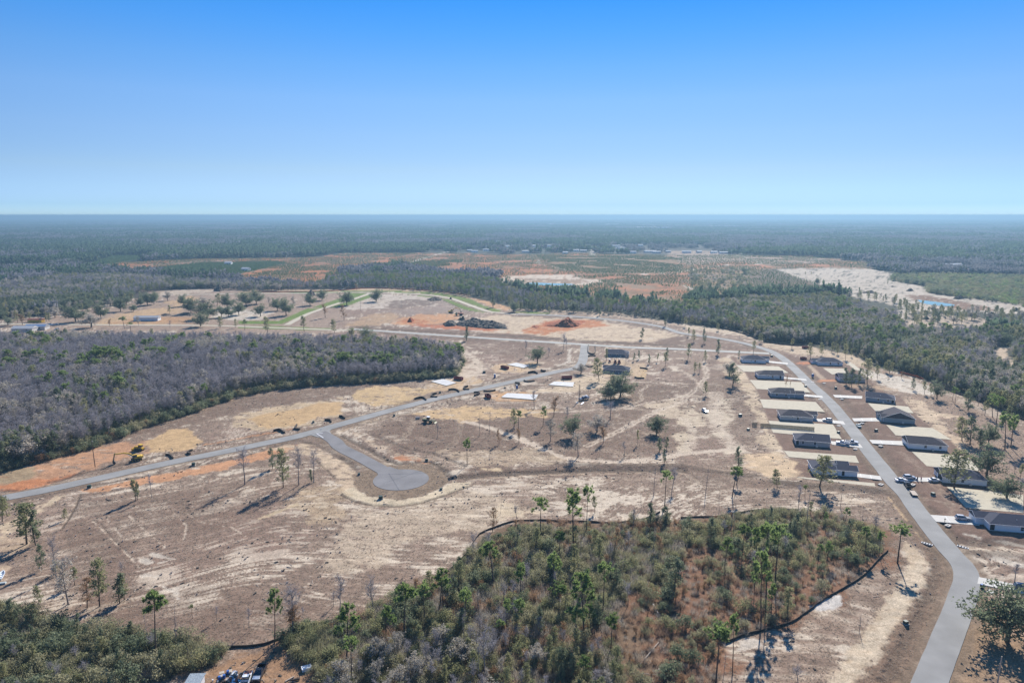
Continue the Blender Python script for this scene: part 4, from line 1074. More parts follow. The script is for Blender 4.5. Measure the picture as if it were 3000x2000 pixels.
def scatter(name, pts, scale, rot, idx, meshes, label, cat):
    pts = np.asarray(pts, np.float32)
    me = bpy.data.meshes.new(name); me.vertices.add(len(pts)); me.vertices.foreach_set('co', pts.ravel())
    for nm, tp, arr in (('sc', 'FLOAT_VECTOR', scale), ('ro', 'FLOAT_VECTOR', rot)):
        a = me.attributes.new(nm, tp, 'POINT'); a.data.foreach_set('vector', np.asarray(arr, np.float32).ravel())
    a = me.attributes.new('ix', 'INT', 'POINT'); a.data.foreach_set('value', np.asarray(idx, np.int32))
    o = link(name, me); tag(o, label, cat, kind='stuff')
    ng = bpy.data.node_groups.new(name, 'GeometryNodeTree')
    ng.interface.new_socket('Geometry', in_out='INPUT', socket_type='NodeSocketGeometry')
    ng.interface.new_socket('Geometry', in_out='OUTPUT', socket_type='NodeSocketGeometry')
    n = ng.nodes; l = ng.links
    gi = n.new('NodeGroupInput'); go = n.new('NodeGroupOutput')
    ci = n.new('GeometryNodeCollectionInfo'); ci.inputs['Collection'].default_value = src_collection(name + '_kinds', meshes)
    ci.inputs['Separate Children'].default_value = True; ci.inputs['Reset Children'].default_value = True
    ip = n.new('GeometryNodeInstanceOnPoints'); ip.inputs['Pick Instance'].default_value = True
    for nm, dt, sock in (('sc', 'FLOAT_VECTOR', 'Scale'), ('ro', 'FLOAT_VECTOR', 'Rotation'), ('ix', 'INT', 'Instance Index')):
        na = n.new('GeometryNodeInputNamedAttribute'); na.data_type = dt; na.inputs['Name'].default_value = nm
        l.new(na.outputs['Attribute'], ip.inputs[sock])
    l.new(gi.outputs[0], ip.inputs['Points']); l.new(ci.outputs[0], ip.inputs['Instance']); l.new(ip.outputs[0], go.inputs[0])
    mo = o.modifiers.new('scatter', 'NODES'); mo.node_group = ng
    return o


def fill(poly, spacing, seed=0, extra=None):
    """Jittered points inside a polygon."""
    r = np.random.default_rng(seed); a = np.array(poly)
    x0, y0 = a.min(0); x1, y1 = a.max(0)
    gx, gy = np.meshgrid(np.arange(x0, x1, spacing), np.arange(y0, y1, spacing))
    x = gx.ravel() + (r.random(gx.size) - .5) * spacing * .95; y = gy.ravel() + (r.random(gx.size) - .5) * spacing * .95
    k = inside(x, y, poly)
    return x[k], y[k]


def in_view(x, y, m=1.12):
    d = y * CP + SP * H
    return (d > 1) & (np.abs(x) / np.maximum(d, 1) < .75 * m) & (y > 95)


def away_from_roads(x, y, m=5.5):
    k = np.ones(x.shape, bool)
    for pts, w in ROADS + PALE_ROADS:
        i = box_sel(x, y, pts, m + 2)
        k[i] &= seg_dist(x[i], y[i], pts) > m
    return k


WOODS = []       # x, y, height, kind, width, wood name
LOW = []         # x, y, size, index into BUSH


def wood(poly, spacing, kinds, hmin, hmax, name, seed, keep=None, clump=0.0):
    x, y = fill(poly, spacing, seed); r = np.random.default_rng(seed + 5)
    k = in_view(x, y) & away_from_roads(x, y)
    if keep is not None: k &= keep(x, y)
    if clump: k &= fbm(x, y, 22, 3, seed % 5) > clump
    x, y = x[k], y[k]
    names = list(kinds); w = np.array([kinds[q] for q in names], float)
    # kinds grow in drifts
    base = np.stack([fbm(x, y, 30, 3, (seed + i) % 7) for i in range(len(names))], 1)
    pr = w[None, :] * np.exp((base - .5) * 9); pr /= pr.sum(1)[:, None]
    ch = (pr.cumsum(1) < r.random(len(x))[:, None]).sum(1)
    hh = hmin + (hmax - hmin) * (r.random(len(x)) * .7 + .3 * fbm(x, y, 18, 2, 3))
    for i in range(len(x)):
        kd = names[min(ch[i], len(names) - 1)]
        WOODS.append((x[i], y[i], hh[i] * {'pine': 1.18, 'live': .8, 'snag': 1.05}.get(kd, 1), kd, 1.0 + .4 * r.random(), name))


def low(poly, spacing, idx, smin, smax, seed, keep=None, clump=0.0):
    x, y = fill(poly, spacing, seed); r = np.random.default_rng(seed + 9)
    k = in_view(x, y)
    if keep is not None: k &= keep(x, y)
    if clump: k &= fbm(x, y, 9, 3, seed % 6) > clump
    x, y = x[k], y[k]
    dr = fbm(x, y, 10, 3, (seed + 2) % 7)
    for i in range(len(x)):
        j = idx[int(np.clip((dr[i] - .25) * 2 * len(idx) + r.normal(0, .9), 0, len(idx) - 1))]
        LOW.append((x[i], y[i], smin + (smax - smin) * r.random() ** 1.5, j))


def edge_fn(poly, d):
    return lambda x, y: seg_dist(x, y, poly, True) < d


wood(SWAMP, 3.3, {'bare': 9, 'grey': .8, 'snag': 1.0, 'slim': .14, 'pine': .1, 'dslim': .12}, 8.0, 13, 'swamp wood', 101)
_se = P('S', (-300, 1380), (0, 1360), (323, 1268), (489, 1210), (680, 1145), (1000, 1105), (1238, 1092), (1340, 1070), (1340, 1050), (1240, 1030), (1100, 1050), (900, 1080), (600, 1150), (330, 1220), (0, 1310), (-300, 1340))
wood(_se, 4.2, {'dslim': 4, 'live': 1.2, 'slim': 3, 'grey': 1}, 5, 8.5, 'swamp wood', 102)
wood(P('S', (760, 1120), (1000, 1100), (1238, 1095), (1340, 1070), (1340, 1050), (1240, 1030), (1000, 1030), (820, 1060)), 4.6, {'dslim': 3, 'slim': 2.5, 'live': 1, 'pine': .5}, 7, 11, 'swamp wood', 103)
low(_se, 2.1, [0, 0, 1, 1, 2, 5], 1.0, 2.1, 104)
_edge = P('S', (-300, 1395), (0, 1374), (140, 1343), (272, 1303), (323, 1282), (383, 1256), (489, 1224), (595, 1195), (680, 1158), (808, 1135), (1000, 1120), (1150, 1114), (1238, 1106), (1325, 1098), (1352, 1065), (1340, 1046))
_belt = P('S', (-300, 1410), (0, 1386), (272, 1315), (489, 1236), (680, 1170), (808, 1146), (1000, 1131), (1238, 1116), (1335, 1106), (1362, 1066), (1345, 1040), (1300, 1040), (1300, 1085), (1000, 1100), (680, 1135), (323, 1250), (0, 1345), (-300, 1370))
low(_belt, 1.9, [0, 1, 1, 0, 2, 3, 5], .8, 1.9, 105, keep=lambda x, y: seg_dist(x, y, _edge) < 5.5)
low(_belt, 4.5, [0, 1, 0, 1], 1.5, 2.6, 106, keep=lambda x, y: seg_dist(x, y, _edge) < 7)
W_RIGHT = P('C', (-100, 805), (0, 812), (400, 862), (560, 932), (900, 955), (1100, 985), (1300, 1075), (1460, 1130)) + P('F', (1560, 330), (1700, 385), (1850, 440), (2040, 520), (2200, 580), (2352, 640), (2700, 780), (2700, 60), (2352, 40)) + \
    P('C', (2352, 892), (1900, 896), (1560, 890), (1500, 850), (1470, 785), (1300, 735), (1100, 672), (1000, 645), (830, 662), (500, 662), (300, 685), (0, 705), (-200, 700))
_trk = TRACKS[23][0]
wood(W_RIGHT, 4.2, {'dslim': 2.0, 'bare': 3.6, 'slim': 2.8, 'live': .9, 'grey': 1.6, 'pine': .4}, 7, 11.5, 'right-hand wood', 111, keep=lambda x, y: seg_dist(x, y, _trk) > 7)
low(W_RIGHT, 5.2, [0, 1, 5, 2, 4], 1.2, 2.4, 112, keep=lambda x, y: seg_dist(x, y, _trk) > 6)
W_MID = P('B', (-100, 560), (0, 566), (300, 572), (500, 588), (700, 604), (870, 628), (1010, 640), (1180, 690), (1200, 728), (1600, 738), (1900, 755), (2352, 800), (2352, 735), (1900, 690), (1600, 668), (1450, 655), (1370, 640), (1180, 610), (1080, 535), (900, 500), (600, 490), (400, 485), (0, 510), (-100, 510))
wood(W_MID, 5.2, {'bare': 4, 'dslim': 2.4, 'slim': 1.6, 'pine': .6}, 7.5, 12, 'verge wood', 121)
W_LEFT = P('A', (-600, 790), (0, 780), (300, 740), (600, 690), (900, 640), (1000, 600), (1250, 580), (1500, 578), (1800, 595), (2352, 575), (2352, 540), (2000, 572), (1580, 548), (1300, 530), (1000, 505), (500, 500), (0, 560), (-600, 580))
wood(W_LEFT, 5.6, {'bare': 6, 'dslim': 1.3, 'slim': .9, 'live': .6, 'grey': 1}, 8, 12, 'left-hand wood', 131)
wood(P('A', (-600, 800), (0, 790), (300, 735), (600, 700), (740, 670), (700, 640), (400, 660), (0, 700), (-600, 720)), 6.5, {'dslim': 4, 'live': 2, 'slim': 1}, 9, 13, 'left-hand wood', 132)
wood(P('A', (0, 830), (300, 800), (800, 700), (1100, 660), (1100, 640), (600, 680), (0, 770)), 15, {'live': 2, 'dslim': 1, 'slim': 1, 'grey': 1}, 8, 13, 'left-hand wood', 133)
W_SAND = P('C', (1100, 640), (1500, 700), (1500, 820), (1700, 850), (2100, 800), (2352, 850), (2352, 760), (1750, 730), (1550, 690), (1300, 640))
wood(W_SAND, 12, {'slim': 3, 'grey': 1, 'dslim': 1.5}, 7, 12, 'sandy clearing', 141)
low(P('C', (60, 440), (460, 440), (460, 590), (300, 650), (60, 590)), 8, [1, 2, 0, 4], 1.0, 2.6, 144, clump=.45)
W_SPEC = P('C', (1440, 495), (1700, 480), (2500, 505), (2600, 760), (2300, 690), (1900, 640), (1690, 600), (1680, 560), (1440, 525))
low(W_SPEC, 6.5, [1, 7, 2, 0], 1.6, 3.4, 142)
low(P('C', (1440, 488), (1460, 525), (1680, 560), (1700, 610), (2000, 650), (2000, 620), (1800, 570), (1500, 500)), 6, [0, 5, 4], 2, 4, 143)
# the near wood: tall pines are placed one by one further down; this is what grows under them
WN_W = P('H', (-50, 740), (150, 690), (480, 540), (700, 460), (790, 380), (940, 220), (1250, 120), (1700, 130), (2100, 180), (2352, 160), (2352, 420), (2000, 560), (1900, 700), (1900, 1000), (2100, 1600), (-300, 1600), (-120, 1100))
low(WN_W, 1.95, [1, 5, 5, 6, 2, 4, 6, 3, 4, 8], .7, 1.6, 151)
low(WN_W, 4.4, [0, 5, 2, 6, 1], 1.2, 2.0, 152)
WN_E = P('H', (1900, 60), (2352, 60)) + P('I', (200, 160), (650, 110), (1100, 140), (1380, 230), (1400, 370), (1230, 545), (980, 690), (780, 840), (540, 925), (290, 1000), (240, 1400), (-900, 1600), (-300, 700))
low(WN_E, 2.2, [8, 4, 6, 3, 8, 5, 2], .45, 1.2, 153)
low(WN_E, 5.2, [1, 0, 5, 2], .9, 1.9, 154, clump=.46)
low(P('I', (0, 200), (650, 110), (1350, 250), (1380, 380), (1230, 500), (900, 420), (600, 600), (450, 640), (350, 400), (0, 350)), 3.2, [0, 1, 5, 2], .9, 2.0, 155, clump=.42)
low(P('H', (1120, 60), (1700, 80), (2352, 60), (2352, 200), (1900, 250), (1300, 150)), 2.2, [8, 3, 1, 4], .6, 1.3, 156)
wood(P('H', (-100, 1250), (300, 950), (900, 800), (1500, 850), (1900, 1050), (2000, 1500), (-200, 1500)), 4.6, {'bare': 5, 'grey': 2, 'slim': 1}, 4, 7.5, 'near wood', 157)
wood(P('H', (150, 760), (700, 480), (1000, 260), (1900, 200), (2300, 250), (2000, 700), (1700, 850), (700, 850)), 8.5, {'bare': 3, 'snag': 2, 'slim': 1.6, 'dslim': 1}, 5, 9, 'near wood', 158)
wood(P('I', (100, 200), (700, 130), (1350, 260), (1350, 400), (900, 480), (560, 560), (200, 400)), 8.5, {'bare': 3, 'snag': 2, 'dslim': 1.6, 'slim': 1}, 4, 8, 'near wood', 159)
low(THICKET_LEFT, 2.1, [0, 1, 2, 5, 5, 4], .9, 2.1, 161)
low(THICKET_LEFT, 4.2, [0, 1, 1], 1.6, 2.6, 162)
low(P('G', (1900, 900), (2100, 800), (2352, 760), (2352, 1400), (2250, 1400), (2150, 1050)), 1.7, [0, 1, 2, 5], .9, 1.9, 163)
wood(P('G', (-400, 640), (0, 670), (400, 820), (900, 880), (1250, 940), (1300, 1000), (900, 1300), (-400, 1400)), 6, {'slim': 3, 'dslim': 2, 'bare': 2}, 4, 6.5, 'corner thicket', 164)
low(P('D', (0, 760), (640, 600), (900, 480), (1200, 400), (1600, 255), (1600, 235), (1200, 370), (880, 460), (600, 580), (0, 735)), 2.4, [8, 3, 1], .5, 1.1, 165)
# ------------------------------------------------------------------ trees one can point at
# tile, foot x, foot y, top y, kind, width factor
LONE = [
    ('E', 870, 735, 555, 'pine', .9), ('E', 1222, 490, 360, 'pine', 1), ('E', 1392, 465, 330, 'pine', .9), ('E', 955, 535, 370, 'snag', .6), ('E', 1022, 525, 360, 'snag', .6),
    ('E', 665, 545, 440, 'bare', .7), ('E', 1228, 583, 470, 'rust', .8), ('E', 1332, 345, 205, 'bare', .9), ('E', 1467, 400, 240, 'rust', .9), ('E', 1555, 440, 320, 'bare', 1),
    ('E', 1443, 570, 420, 'grey', 1.1), ('E', 1600, 540, 400, 'live', .85), ('E', 1635, 675, 500, 'grey', 1.1), ('E', 1765, 505, 380, 'grey', 1), ('E', 1808, 580, 450, 'rust', 1.1),
    ('E', 1857, 415, 280, 'bare', 1.2), ('E', 1860, 280, 180, 'live', 1.15), ('E', 1925, 265, 118, 'live', .95), ('E', 1780, 155, 0, 'slim', 1.1), ('E', 1655, 105, 30, 'grey', 1.2),
    ('E', 2175, 520, 410, 'live', .9), ('E', 2197, 640, 545, 'dslim', 1.3), ('E', 2245, 625, 540, 'dslim', .9), ('E', 2230, 720, 620, 'dslim', .8), ('E', 1582, 780, 680, 'bare', .9),
    ('E', 1955, 670, 560, 'bare', .8), ('E', 2045, 590, 490, 'slim', .6), ('E', 1090, 590, 490, 'rust', .8), ('E', 1195, 470, 345, 'slim', .9),
    ('E', 1750, 1060, 945, 'slim', 1), ('E', 2155, 945, 750, 'snag', 1), ('E', 2230, 1020, 775, 'pine', .85), ('E', 2280, 910, 750, 'bare', .9), ('E', 2070, 1035, 920, 'snag', 1),
    ('E', 2015, 1176, 1020, 'bare', .7), ('E', 2130, 1160, 1000, 'dslim', 1), ('E', 2240, 1150, 1020, 'dslim', 1.2), ('E', 1100, 1065, 960, 'snag', .8), ('E', 1215, 1110, 1000, 'bare', .9), ('E', 1045, 1190, 1030, 'rust', .9),
    ('E', 1195, 515, 460, 'bare', 1.0),
    ('F', 245, 210, 105, 'dslim', .95), ('F', 150, 130, 30, 'dslim', .7), ('F', 80, 120, 35, 'slim', .8), ('F', 45, 80, 20, 'slim', .9), ('F', 40, 240, 130, 'slim', .8), ('F', 160, 255, 180, 'slim', .7),
    ('F', 490, 200, 110, 'slim', .9), ('F', 390, 225, 180, 'dslim', .9), ('F', 325, 350, 255, 'grey', 1), ('F', 350, 420, 270, 'dslim', 1.3), ('F', 165, 490, 395, 'slim', .9), ('F', 85, 330, 260, 'slim', .8), ('F', 120, 330, 265, 'slim', .8),
    ('F', 885, 235, 130, 'slim', .9), ('F', 965, 215, 130, 'slim', .9), ('F', 755, 165, 95, 'slim', 1), ('F', 1030, 190, 120, 'slim', .9), ('F', 1070, 205, 135, 'slim', .8), ('F', 1125, 240, 135, 'slim', .8), ('F', 1165, 225, 170, 'slim', .7),
    ('F', 1130, 412, 300, 'dslim', 1.2), ('F', 1168, 432, 310, 'dslim', 1.1), ('F', 1215, 415, 300, 'dslim', .9), ('F', 1275, 410, 245, 'slim', 1.0), ('F', 1345, 375, 280, 'slim', 1), ('F', 1405, 330, 260, 'slim', 1), ('F', 1430, 335, 250, 'slim', 1.2),
    ('F', 1510, 375, 320, 'rust', .9), ('F', 1575, 345, 270, 'slim', 1), ('F', 1590, 450, 370, 'dslim', .9), ('F', 1670, 480, 390, 'slim', 1), ('F', 1715, 490, 410, 'slim', .9), ('F', 1755, 515, 400, 'live', .7),
    ('F', 1860, 530, 430, 'pine', .8), ('F', 1880, 550, 440, 'pine', .8), ('F', 1970, 595, 470, 'dslim', 1.3), ('F', 2085, 630, 520, 'slim', 1), ('F', 2140, 640, 480, 'pine', 1), ('F', 2160, 740, 500, 'pine', .9), ('F', 2200, 735, 600, 'pine', .8),
    ('F', 1930, 800, 640, 'slim', 1.3), ('F', 1985, 825, 645, 'dslim', 1.2), ('F', 2055, 852, 720, 'dslim', 1.3), ('F', 2110, 830, 700, 'live', .7), ('F', 2225, 862, 630, 'pine', 1.1), ('F', 2265, 850, 625, 'pine', 1),
    ('F', 2098, 1048, 860, 'live', .95), ('F', 1875, 1130, 885, 'slim', 1.5), ('F', 2237, 1195, 1060, 'live', 1.25), ('F', 945, 1122, 895, 'slim', 1.4), ('F', 655, 1122, 1005, 'slim', 1.1), ('F', 385, 990, 845, 'dslim', .95),
    ('F', 345, 1186, 985, 'pine', 1.1), ('F', 375, 1100, 980, 'pine', 1.3), ('F', 160, 1176, 990, 'snag', 1), ('F', 845, 1186, 1105, 'pine', 1), ('F', 805, 1176, 1095, 'bare', .9), ('F', 2290, 1032, 955, 'bare', 1.2), ('F', 715, 432, 350, 'rust', .5), ('F', 745, 428, 385, 'rust', .5),
    ('F', 2330, 1060, 960, 'slim', 1), ('F', 2040, 560, 470, 'bare', 1), ('F', 1960, 540, 450, 'slim', .9), ('F', 2250, 700, 560, 'slim', 1),
    ('I', 500, 575, 240, 'pine', .7), ('I', 285, 510, 295, 'pine', 1), ('I', 232, 1300, 905, 'pine', 1.0), ('I', 275, 1310, 1080, 'snag', .7), ('I', 345, 1240, 830, 'pine', .5), ('I', 545, 890, 390, 'pine', .62), ('I', 578, 700, 200, 'pine', .6), ('I', 640, 600, 200, 'pine', .8),
    ('I', 720, 845, 620, 'slim', .9), ('I', 615, 825, 605, 'pine', .8), ('I', 800, 92, -80, 'bare', .6), ('I', 1090, 90, -70, 'snag', .9), ('I', 1240, 212, 70, 'snag', .8), ('I', 1120, 195, 85, 'pine', 1.1), ('I', 1485, 465, 210, 'pine', 1.3), ('I', 1355, 420, 250, 'pine', .8),
    ('I', 1265, 420, 225, 'pine', 1), ('I', 335, 255, 0, 'snag', .7), ('I', 352, 250, 10, 'snag', .6), ('I', 255, 112, -15, 'snag', .9), ('I', 1220, 940, 815, 'snag', 1.3), ('I', 2240, 1015, 665, 'live', .95), ('I', 2290, 600, 460, 'bare', 1.2), ('I', 800, 1300, 1180, 'bare', 1.3),
    ('I', 930, 490, 340, 'pine', .9), ('I', 995, 480, 325, 'pine', 1), ('I', 1135, 510, 370, 'pine', .9), ('I', 850, 235, -20, 'snag', .7), ('I', 410, 420, 210, 'pine', 1), ('I', 980, 230, 120, 'pine', .8), ('I', 880, 130, 40, 'slim', 1), ('I', 2330, 20, -130, 'bare', .9),
    ('H', 432, 890, 512, 'pine', 1), ('H', 675, 700, 400, 'pine', 1), ('H', 700, 660, 450, 'pine', 1.1), ('H', 578, 745, 490, 'pine', 1.1), ('H', 312, 880, 640, 'pine', 1), ('H', 35, 1060, 650, 'pine', .95), ('H', 75, 1180, 870, 'pine', .9), ('H', 855, 800, 525, 'pine', .9), ('H', 1055, 515, 212, 'pine', 1.1),
    ('H', 1240, 600, 345, 'pine', 1), ('H', 1375, 218, -95, 'pine', .95), ('H', 1455, 615, 285, 'pine', .8), ('H', 1500, 330, 132, 'pine', 1.1), ('H', 1680, 870, 420, 'pine', .9), ('H', 1502, 760, 500, 'pine', 1.1), ('H', 1228, 830, 595, 'pine', 1), ('H', 1628, 940, 645, 'pine', 1.1), ('H', 1730, 850, 630, 'pine', .9),
    ('H', 1805, 705, 350, 'pine', .75), ('H', 1860, 975, 705, 'pine', .9), ('H', 1665, 1190, 990, 'pine', 1.3), ('H', 1605, 255, -145, 'pine', .9), ('H', 1885, 285, 100, 'rust', .9), ('H', 2195, 300, 140, 'rust', .8), ('H', 1090, 900, 745, 'pine', 1), ('H', 1135, 760, 590, 'pine', 1.1), ('H', 1690, 150, -175, 'pine', .6),
    ('H', 235, 725, 440, 'bare', .7), ('H', 910, 312, 130, 'bare', .8), ('H', 1215, 240, 90, 'dslim', .9), ('H', 1000, 1180, 800, 'bare', .8), ('H', 600, 1100, 870, 'bare', 1), ('H', 1720, 420, 240, 'snag', .8), ('H', 850, 960, 700, 'snag', .7), ('H', 370, 900, 720, 'pine', .9), ('H', 970, 380, 240, 'pine', .9), ('H', 1850, 330, 200, 'bare', .9), ('H', 2300, 560, 330, 'dslim', 1.3),
    ('H', 720, 900, 960 - 180, 'pine', .9), ('H', 950, 1180, 900, 'snag', .8), ('H', 1985, 230, 130, 'bare', 1.3), ('H', 820, 440, 310, 'dslim', 1), ('H', 1500, 540, 340, 'pine', .7),
    ('D', 1690, 866, 590, 'bare', .9), ('D', 1955, 885, 620, 'slim', .7), ('D', 2062, 870, 590, 'bare', .7), ('D', 2165, 852, 612, 'bare', .7), ('D', 1882, 757, 618, 'dslim', .9), ('D', 940, 975, 825, 'slim', .9), ('D', 952, 972, 850, 'dslim', .7), ('D', 1050, 955, 775, 'bare', .5),
    ('D', 55, 1085, 940, 'slim', 1.1), ('D', 20, 1120, 960, 'slim', 1.2), ('D', 452, 1112, 1035, 'slim', .9), ('D', 2150, 850, 760, 'dslim', .9),
    ('G', 190, 215, -75, 'slim', 1.3), ('G', 250, 222, -20, 'dslim', .9), ('G', 295, 392, 225, 'dslim', .8), ('G', 395, 440, 150, 'bare', .6), ('G', 475, 632, 285, 'grey', .9), ('G', 605, 655, 460, 'rust', 1.1), ('G', 690, 645, 335, 'slim', .9), ('G', 830, 625, 420, 'dslim', 1.2), ('G', 860, 600, 440, 'slim', 1.1),
    ('G', 1078, 1030, 565, 'pine', .8), ('G', 1030, 960, 690, 'snag', .7), ('G', 1330, 728, 635, 'pine', .8), ('G', 1495, 745, 640, 'bare', .7), ('G', 1720, 812, 640, 'bare', .5), ('G', 1895, 905, 545, 'pine', .7), ('G', 2020, 862, 480, 'bare', 1.0), ('G', 2025, 850, 600, 'rust', 1.2), ('G', 2088, 722, 650, 'bare', .6),
    ('G', 2300, 645, 540, 'bare', .9), ('G', 2345, 745, 390, 'bare', .6), ('G', 835, 445, 335, 'bare', .8), ('G', 1215, 945, 640, 'snag', .7), ('G', 275, 645, 500, 'slim', .8), ('G', 520, 500, 380, 'slim', 1.2), ('G', 390, 420, 330, 'slim', 1.3), ('G', 1140, 890, 780, 'snag', .6), ('G', 100, 760, 590, 'dslim', 1.3), ('G', 215, 800, 640, 'slim', 1.3), ('G', 325, 750, 600, 'snag', .6),
    ('A', 525, 805, 700, 'live', 1), ('A', 835, 732, 645, 'live', .8), ('A', 1160, 660, 590, 'grey', .8), ('A', 1020, 690, 612, 'live', .8), ('A', 1065, 685, 612, 'live', .7), ('A', 925, 735, 690, 'live', .8), ('A', 1270, 697, 625, 'live', .8), ('A', 1320, 747, 652, 'live', .8), ('A', 1405, 692, 630, 'grey', 1),
    ('A', 1175, 757, 690, 'slim', 1), ('A', 1385, 837, 750, 'live', .9), ('A', 1430, 782, 675, 'live', 1), ('A', 1570, 712, 625, 'live', .9), ('A', 1500, 692, 610, 'slim', 1.2), ('A', 1530, 772, 700, 'live', .8), ('A', 1580, 772, 705, 'live', .8), ('A', 1650, 757, 675, 'live', .8), ('A', 1700, 697, 610, 'live', 1),
    ('A', 1770, 682, 595, 'live', .9), ('A', 1860, 702, 630, 'grey', 1), ('A', 1915, 727, 650, 'live', .9), ('A', 1975, 760, 655, 'live', .7), ('A', 1800, 767, 690, 'live', 1), ('A', 2022, 722, 625, 'grey', .9), ('A', 2090, 712, 640, 'snag', .9), ('A', 2140, 692, 622, 'live', .9), ('A', 2222, 657, 590, 'live', .8), ('A', 2245, 777, 670, 'rust', 1),
    ('A', 862, 852, 770, 'pine', 1.6), ('A', 960, 832, 760, 'grey', 1), ('A', 635, 842, 745, 'grey', 1.3), ('A', 760, 838, 780, 'rust', 1.1), ('A', 1520, 850, 768, 'slim', 1), ('A', 2100, 872, 765, 'slim', 1.1), ('A', 1850, 882, 770, 'slim', 1), ('A', 2310, 882, 790, 'slim', 1), ('A', 700, 782, 690, 'live', .8), ('A', 325, 802, 740, 'slim', 1), ('A', 345, 806, 745, 'slim', .8),
    ('A', 160, 825, 742, 'rust', 1.6), ('A', 1625, 847, 785, 'slim', 1), ('A', 1690, 860, 790, 'pine', 1.2), ('A', 905, 870, 810, 'pine', 1.8), ('A', 1175, 850, 790, 'bare', 1), ('A', 60, 830, 770, 'live', 1), ('A', 970, 700, 640, 'live', .7),
    ('B', 42, 690, 605, 'live', .9), ('B', 245, 665, 590, 'live', .9), ('B', 22, 795, 690, 'rust', 1), ('B', 138, 735, 630, 'snag', .8), ('B', 1050, 705, 622, 'dslim', 1.2), ('B', 1190, 737, 672, 'live', .8), ('B', 865, 937, 840, 'dslim', 1), ('B', 1275, 1042, 920, 'bare', .6), ('B', 1530, 1002, 880, 'bare', .8), ('B', 1557, 1000, 910, 'bare', .7),
    ('B', 1355, 1090, 985, 'live', .95), ('B', 1430, 1045, 980, 'bare', 1), ('B', 1785, 765, 700, 'dslim', 1), ('B', 1600, 740, 670, 'live', .7), ('B', 2235, 837, 765, 'dslim', .9), ('B', 2075, 925, 850, 'dslim', 1), ('B', 1437, 747, 700, 'slim', 1), ('B', 1860, 752, 680, 'slim', .9), ('B', 880, 632, 590, 'slim', 1), ('B', 970, 652, 605, 'slim', .9), ('B', 515, 598, 560, 'slim', 1), ('B', 730, 612, 570, 'slim', 1), ('B', 620, 607, 560, 'slim', .9),
    ('B', 425, 592, 550, 'rust', 1), ('B', 2055, 1062, 1000, 'dslim', .9), ('B', 2020, 1077, 1020, 'dslim', .8), ('B', 2235, 1112, 1010, 'slim', .9), ('B', 2250, 1050, 985, 'dslim', .8), ('B', 2125, 1097, 1030, 'dslim', .9), ('B', 2180, 1082, 1020, 'slim', .7), ('B', 185, 965, 855, 'live', .8), ('B', 60, 955, 850, 'slim', 1.4), ('B', 418, 712, 650, 'snag', .8), ('B', 705, 1010, 935, 'pine', .9), ('B', 680, 1000, 935, 'pine', .9), ('B', 765, 1060, 970, 'pine', .9), ('B', 1830, 1075, 990, 'slim', .8), ('B', 1965, 1095, 1000, 'bare', .8), ('B', 335, 590, 540, 'slim', .9), ('B', 110, 590, 540, 'rust', 1),
    ('B', 660, 1120, 1020, 'bare', 1.2), ('B', 265, 600, 575, 'slim', 1.2),
    ('C', 1415, 547, 510, 'dslim', .7), ('C', 932, 550, 508, 'live', .7), ('C', 890, 484, 460, 'slim', .8), ('C', 850, 486, 460, 'slim', .8), ('C', 1217, 640, 568, 'dslim', .7), ('C', 395, 915, 850, 'snag', 1), ('C', 545, 950, 885, 'slim', 1.1), ('C', 250, 868, 815, 'slim', 1), ('C', 20, 840, 770, 'slim', .9), ('C', 68, 572, 530, 'dslim', .9), ('C', 425, 475, 435, 'live', .8), ('C', 900, 610, 565, 'dslim', 1),
]
KTXT = {'pine': ['bare-trunked pine with green top', 'straight tufted pine tree'],
        'bare': ['leafless grey tree', 'bare tree with fine upright twigs'], 'snag': ['thin dead tree trunk', 'bare pole-like dead tree'],
        'slim': ['narrow olive-leaved oak', 'slender oak with thin olive foliage'], 'dslim': ['narrow dark evergreen oak', 'dense dark tree'],
        'rust': ['tree with rusty brown leaves', 'thin tree holding dead brown leaves'], 'live': ['round dark live oak', 'broad spreading live oak'],
        'grey': ['grey green sparse oak', 'open grey-crowned tree']}
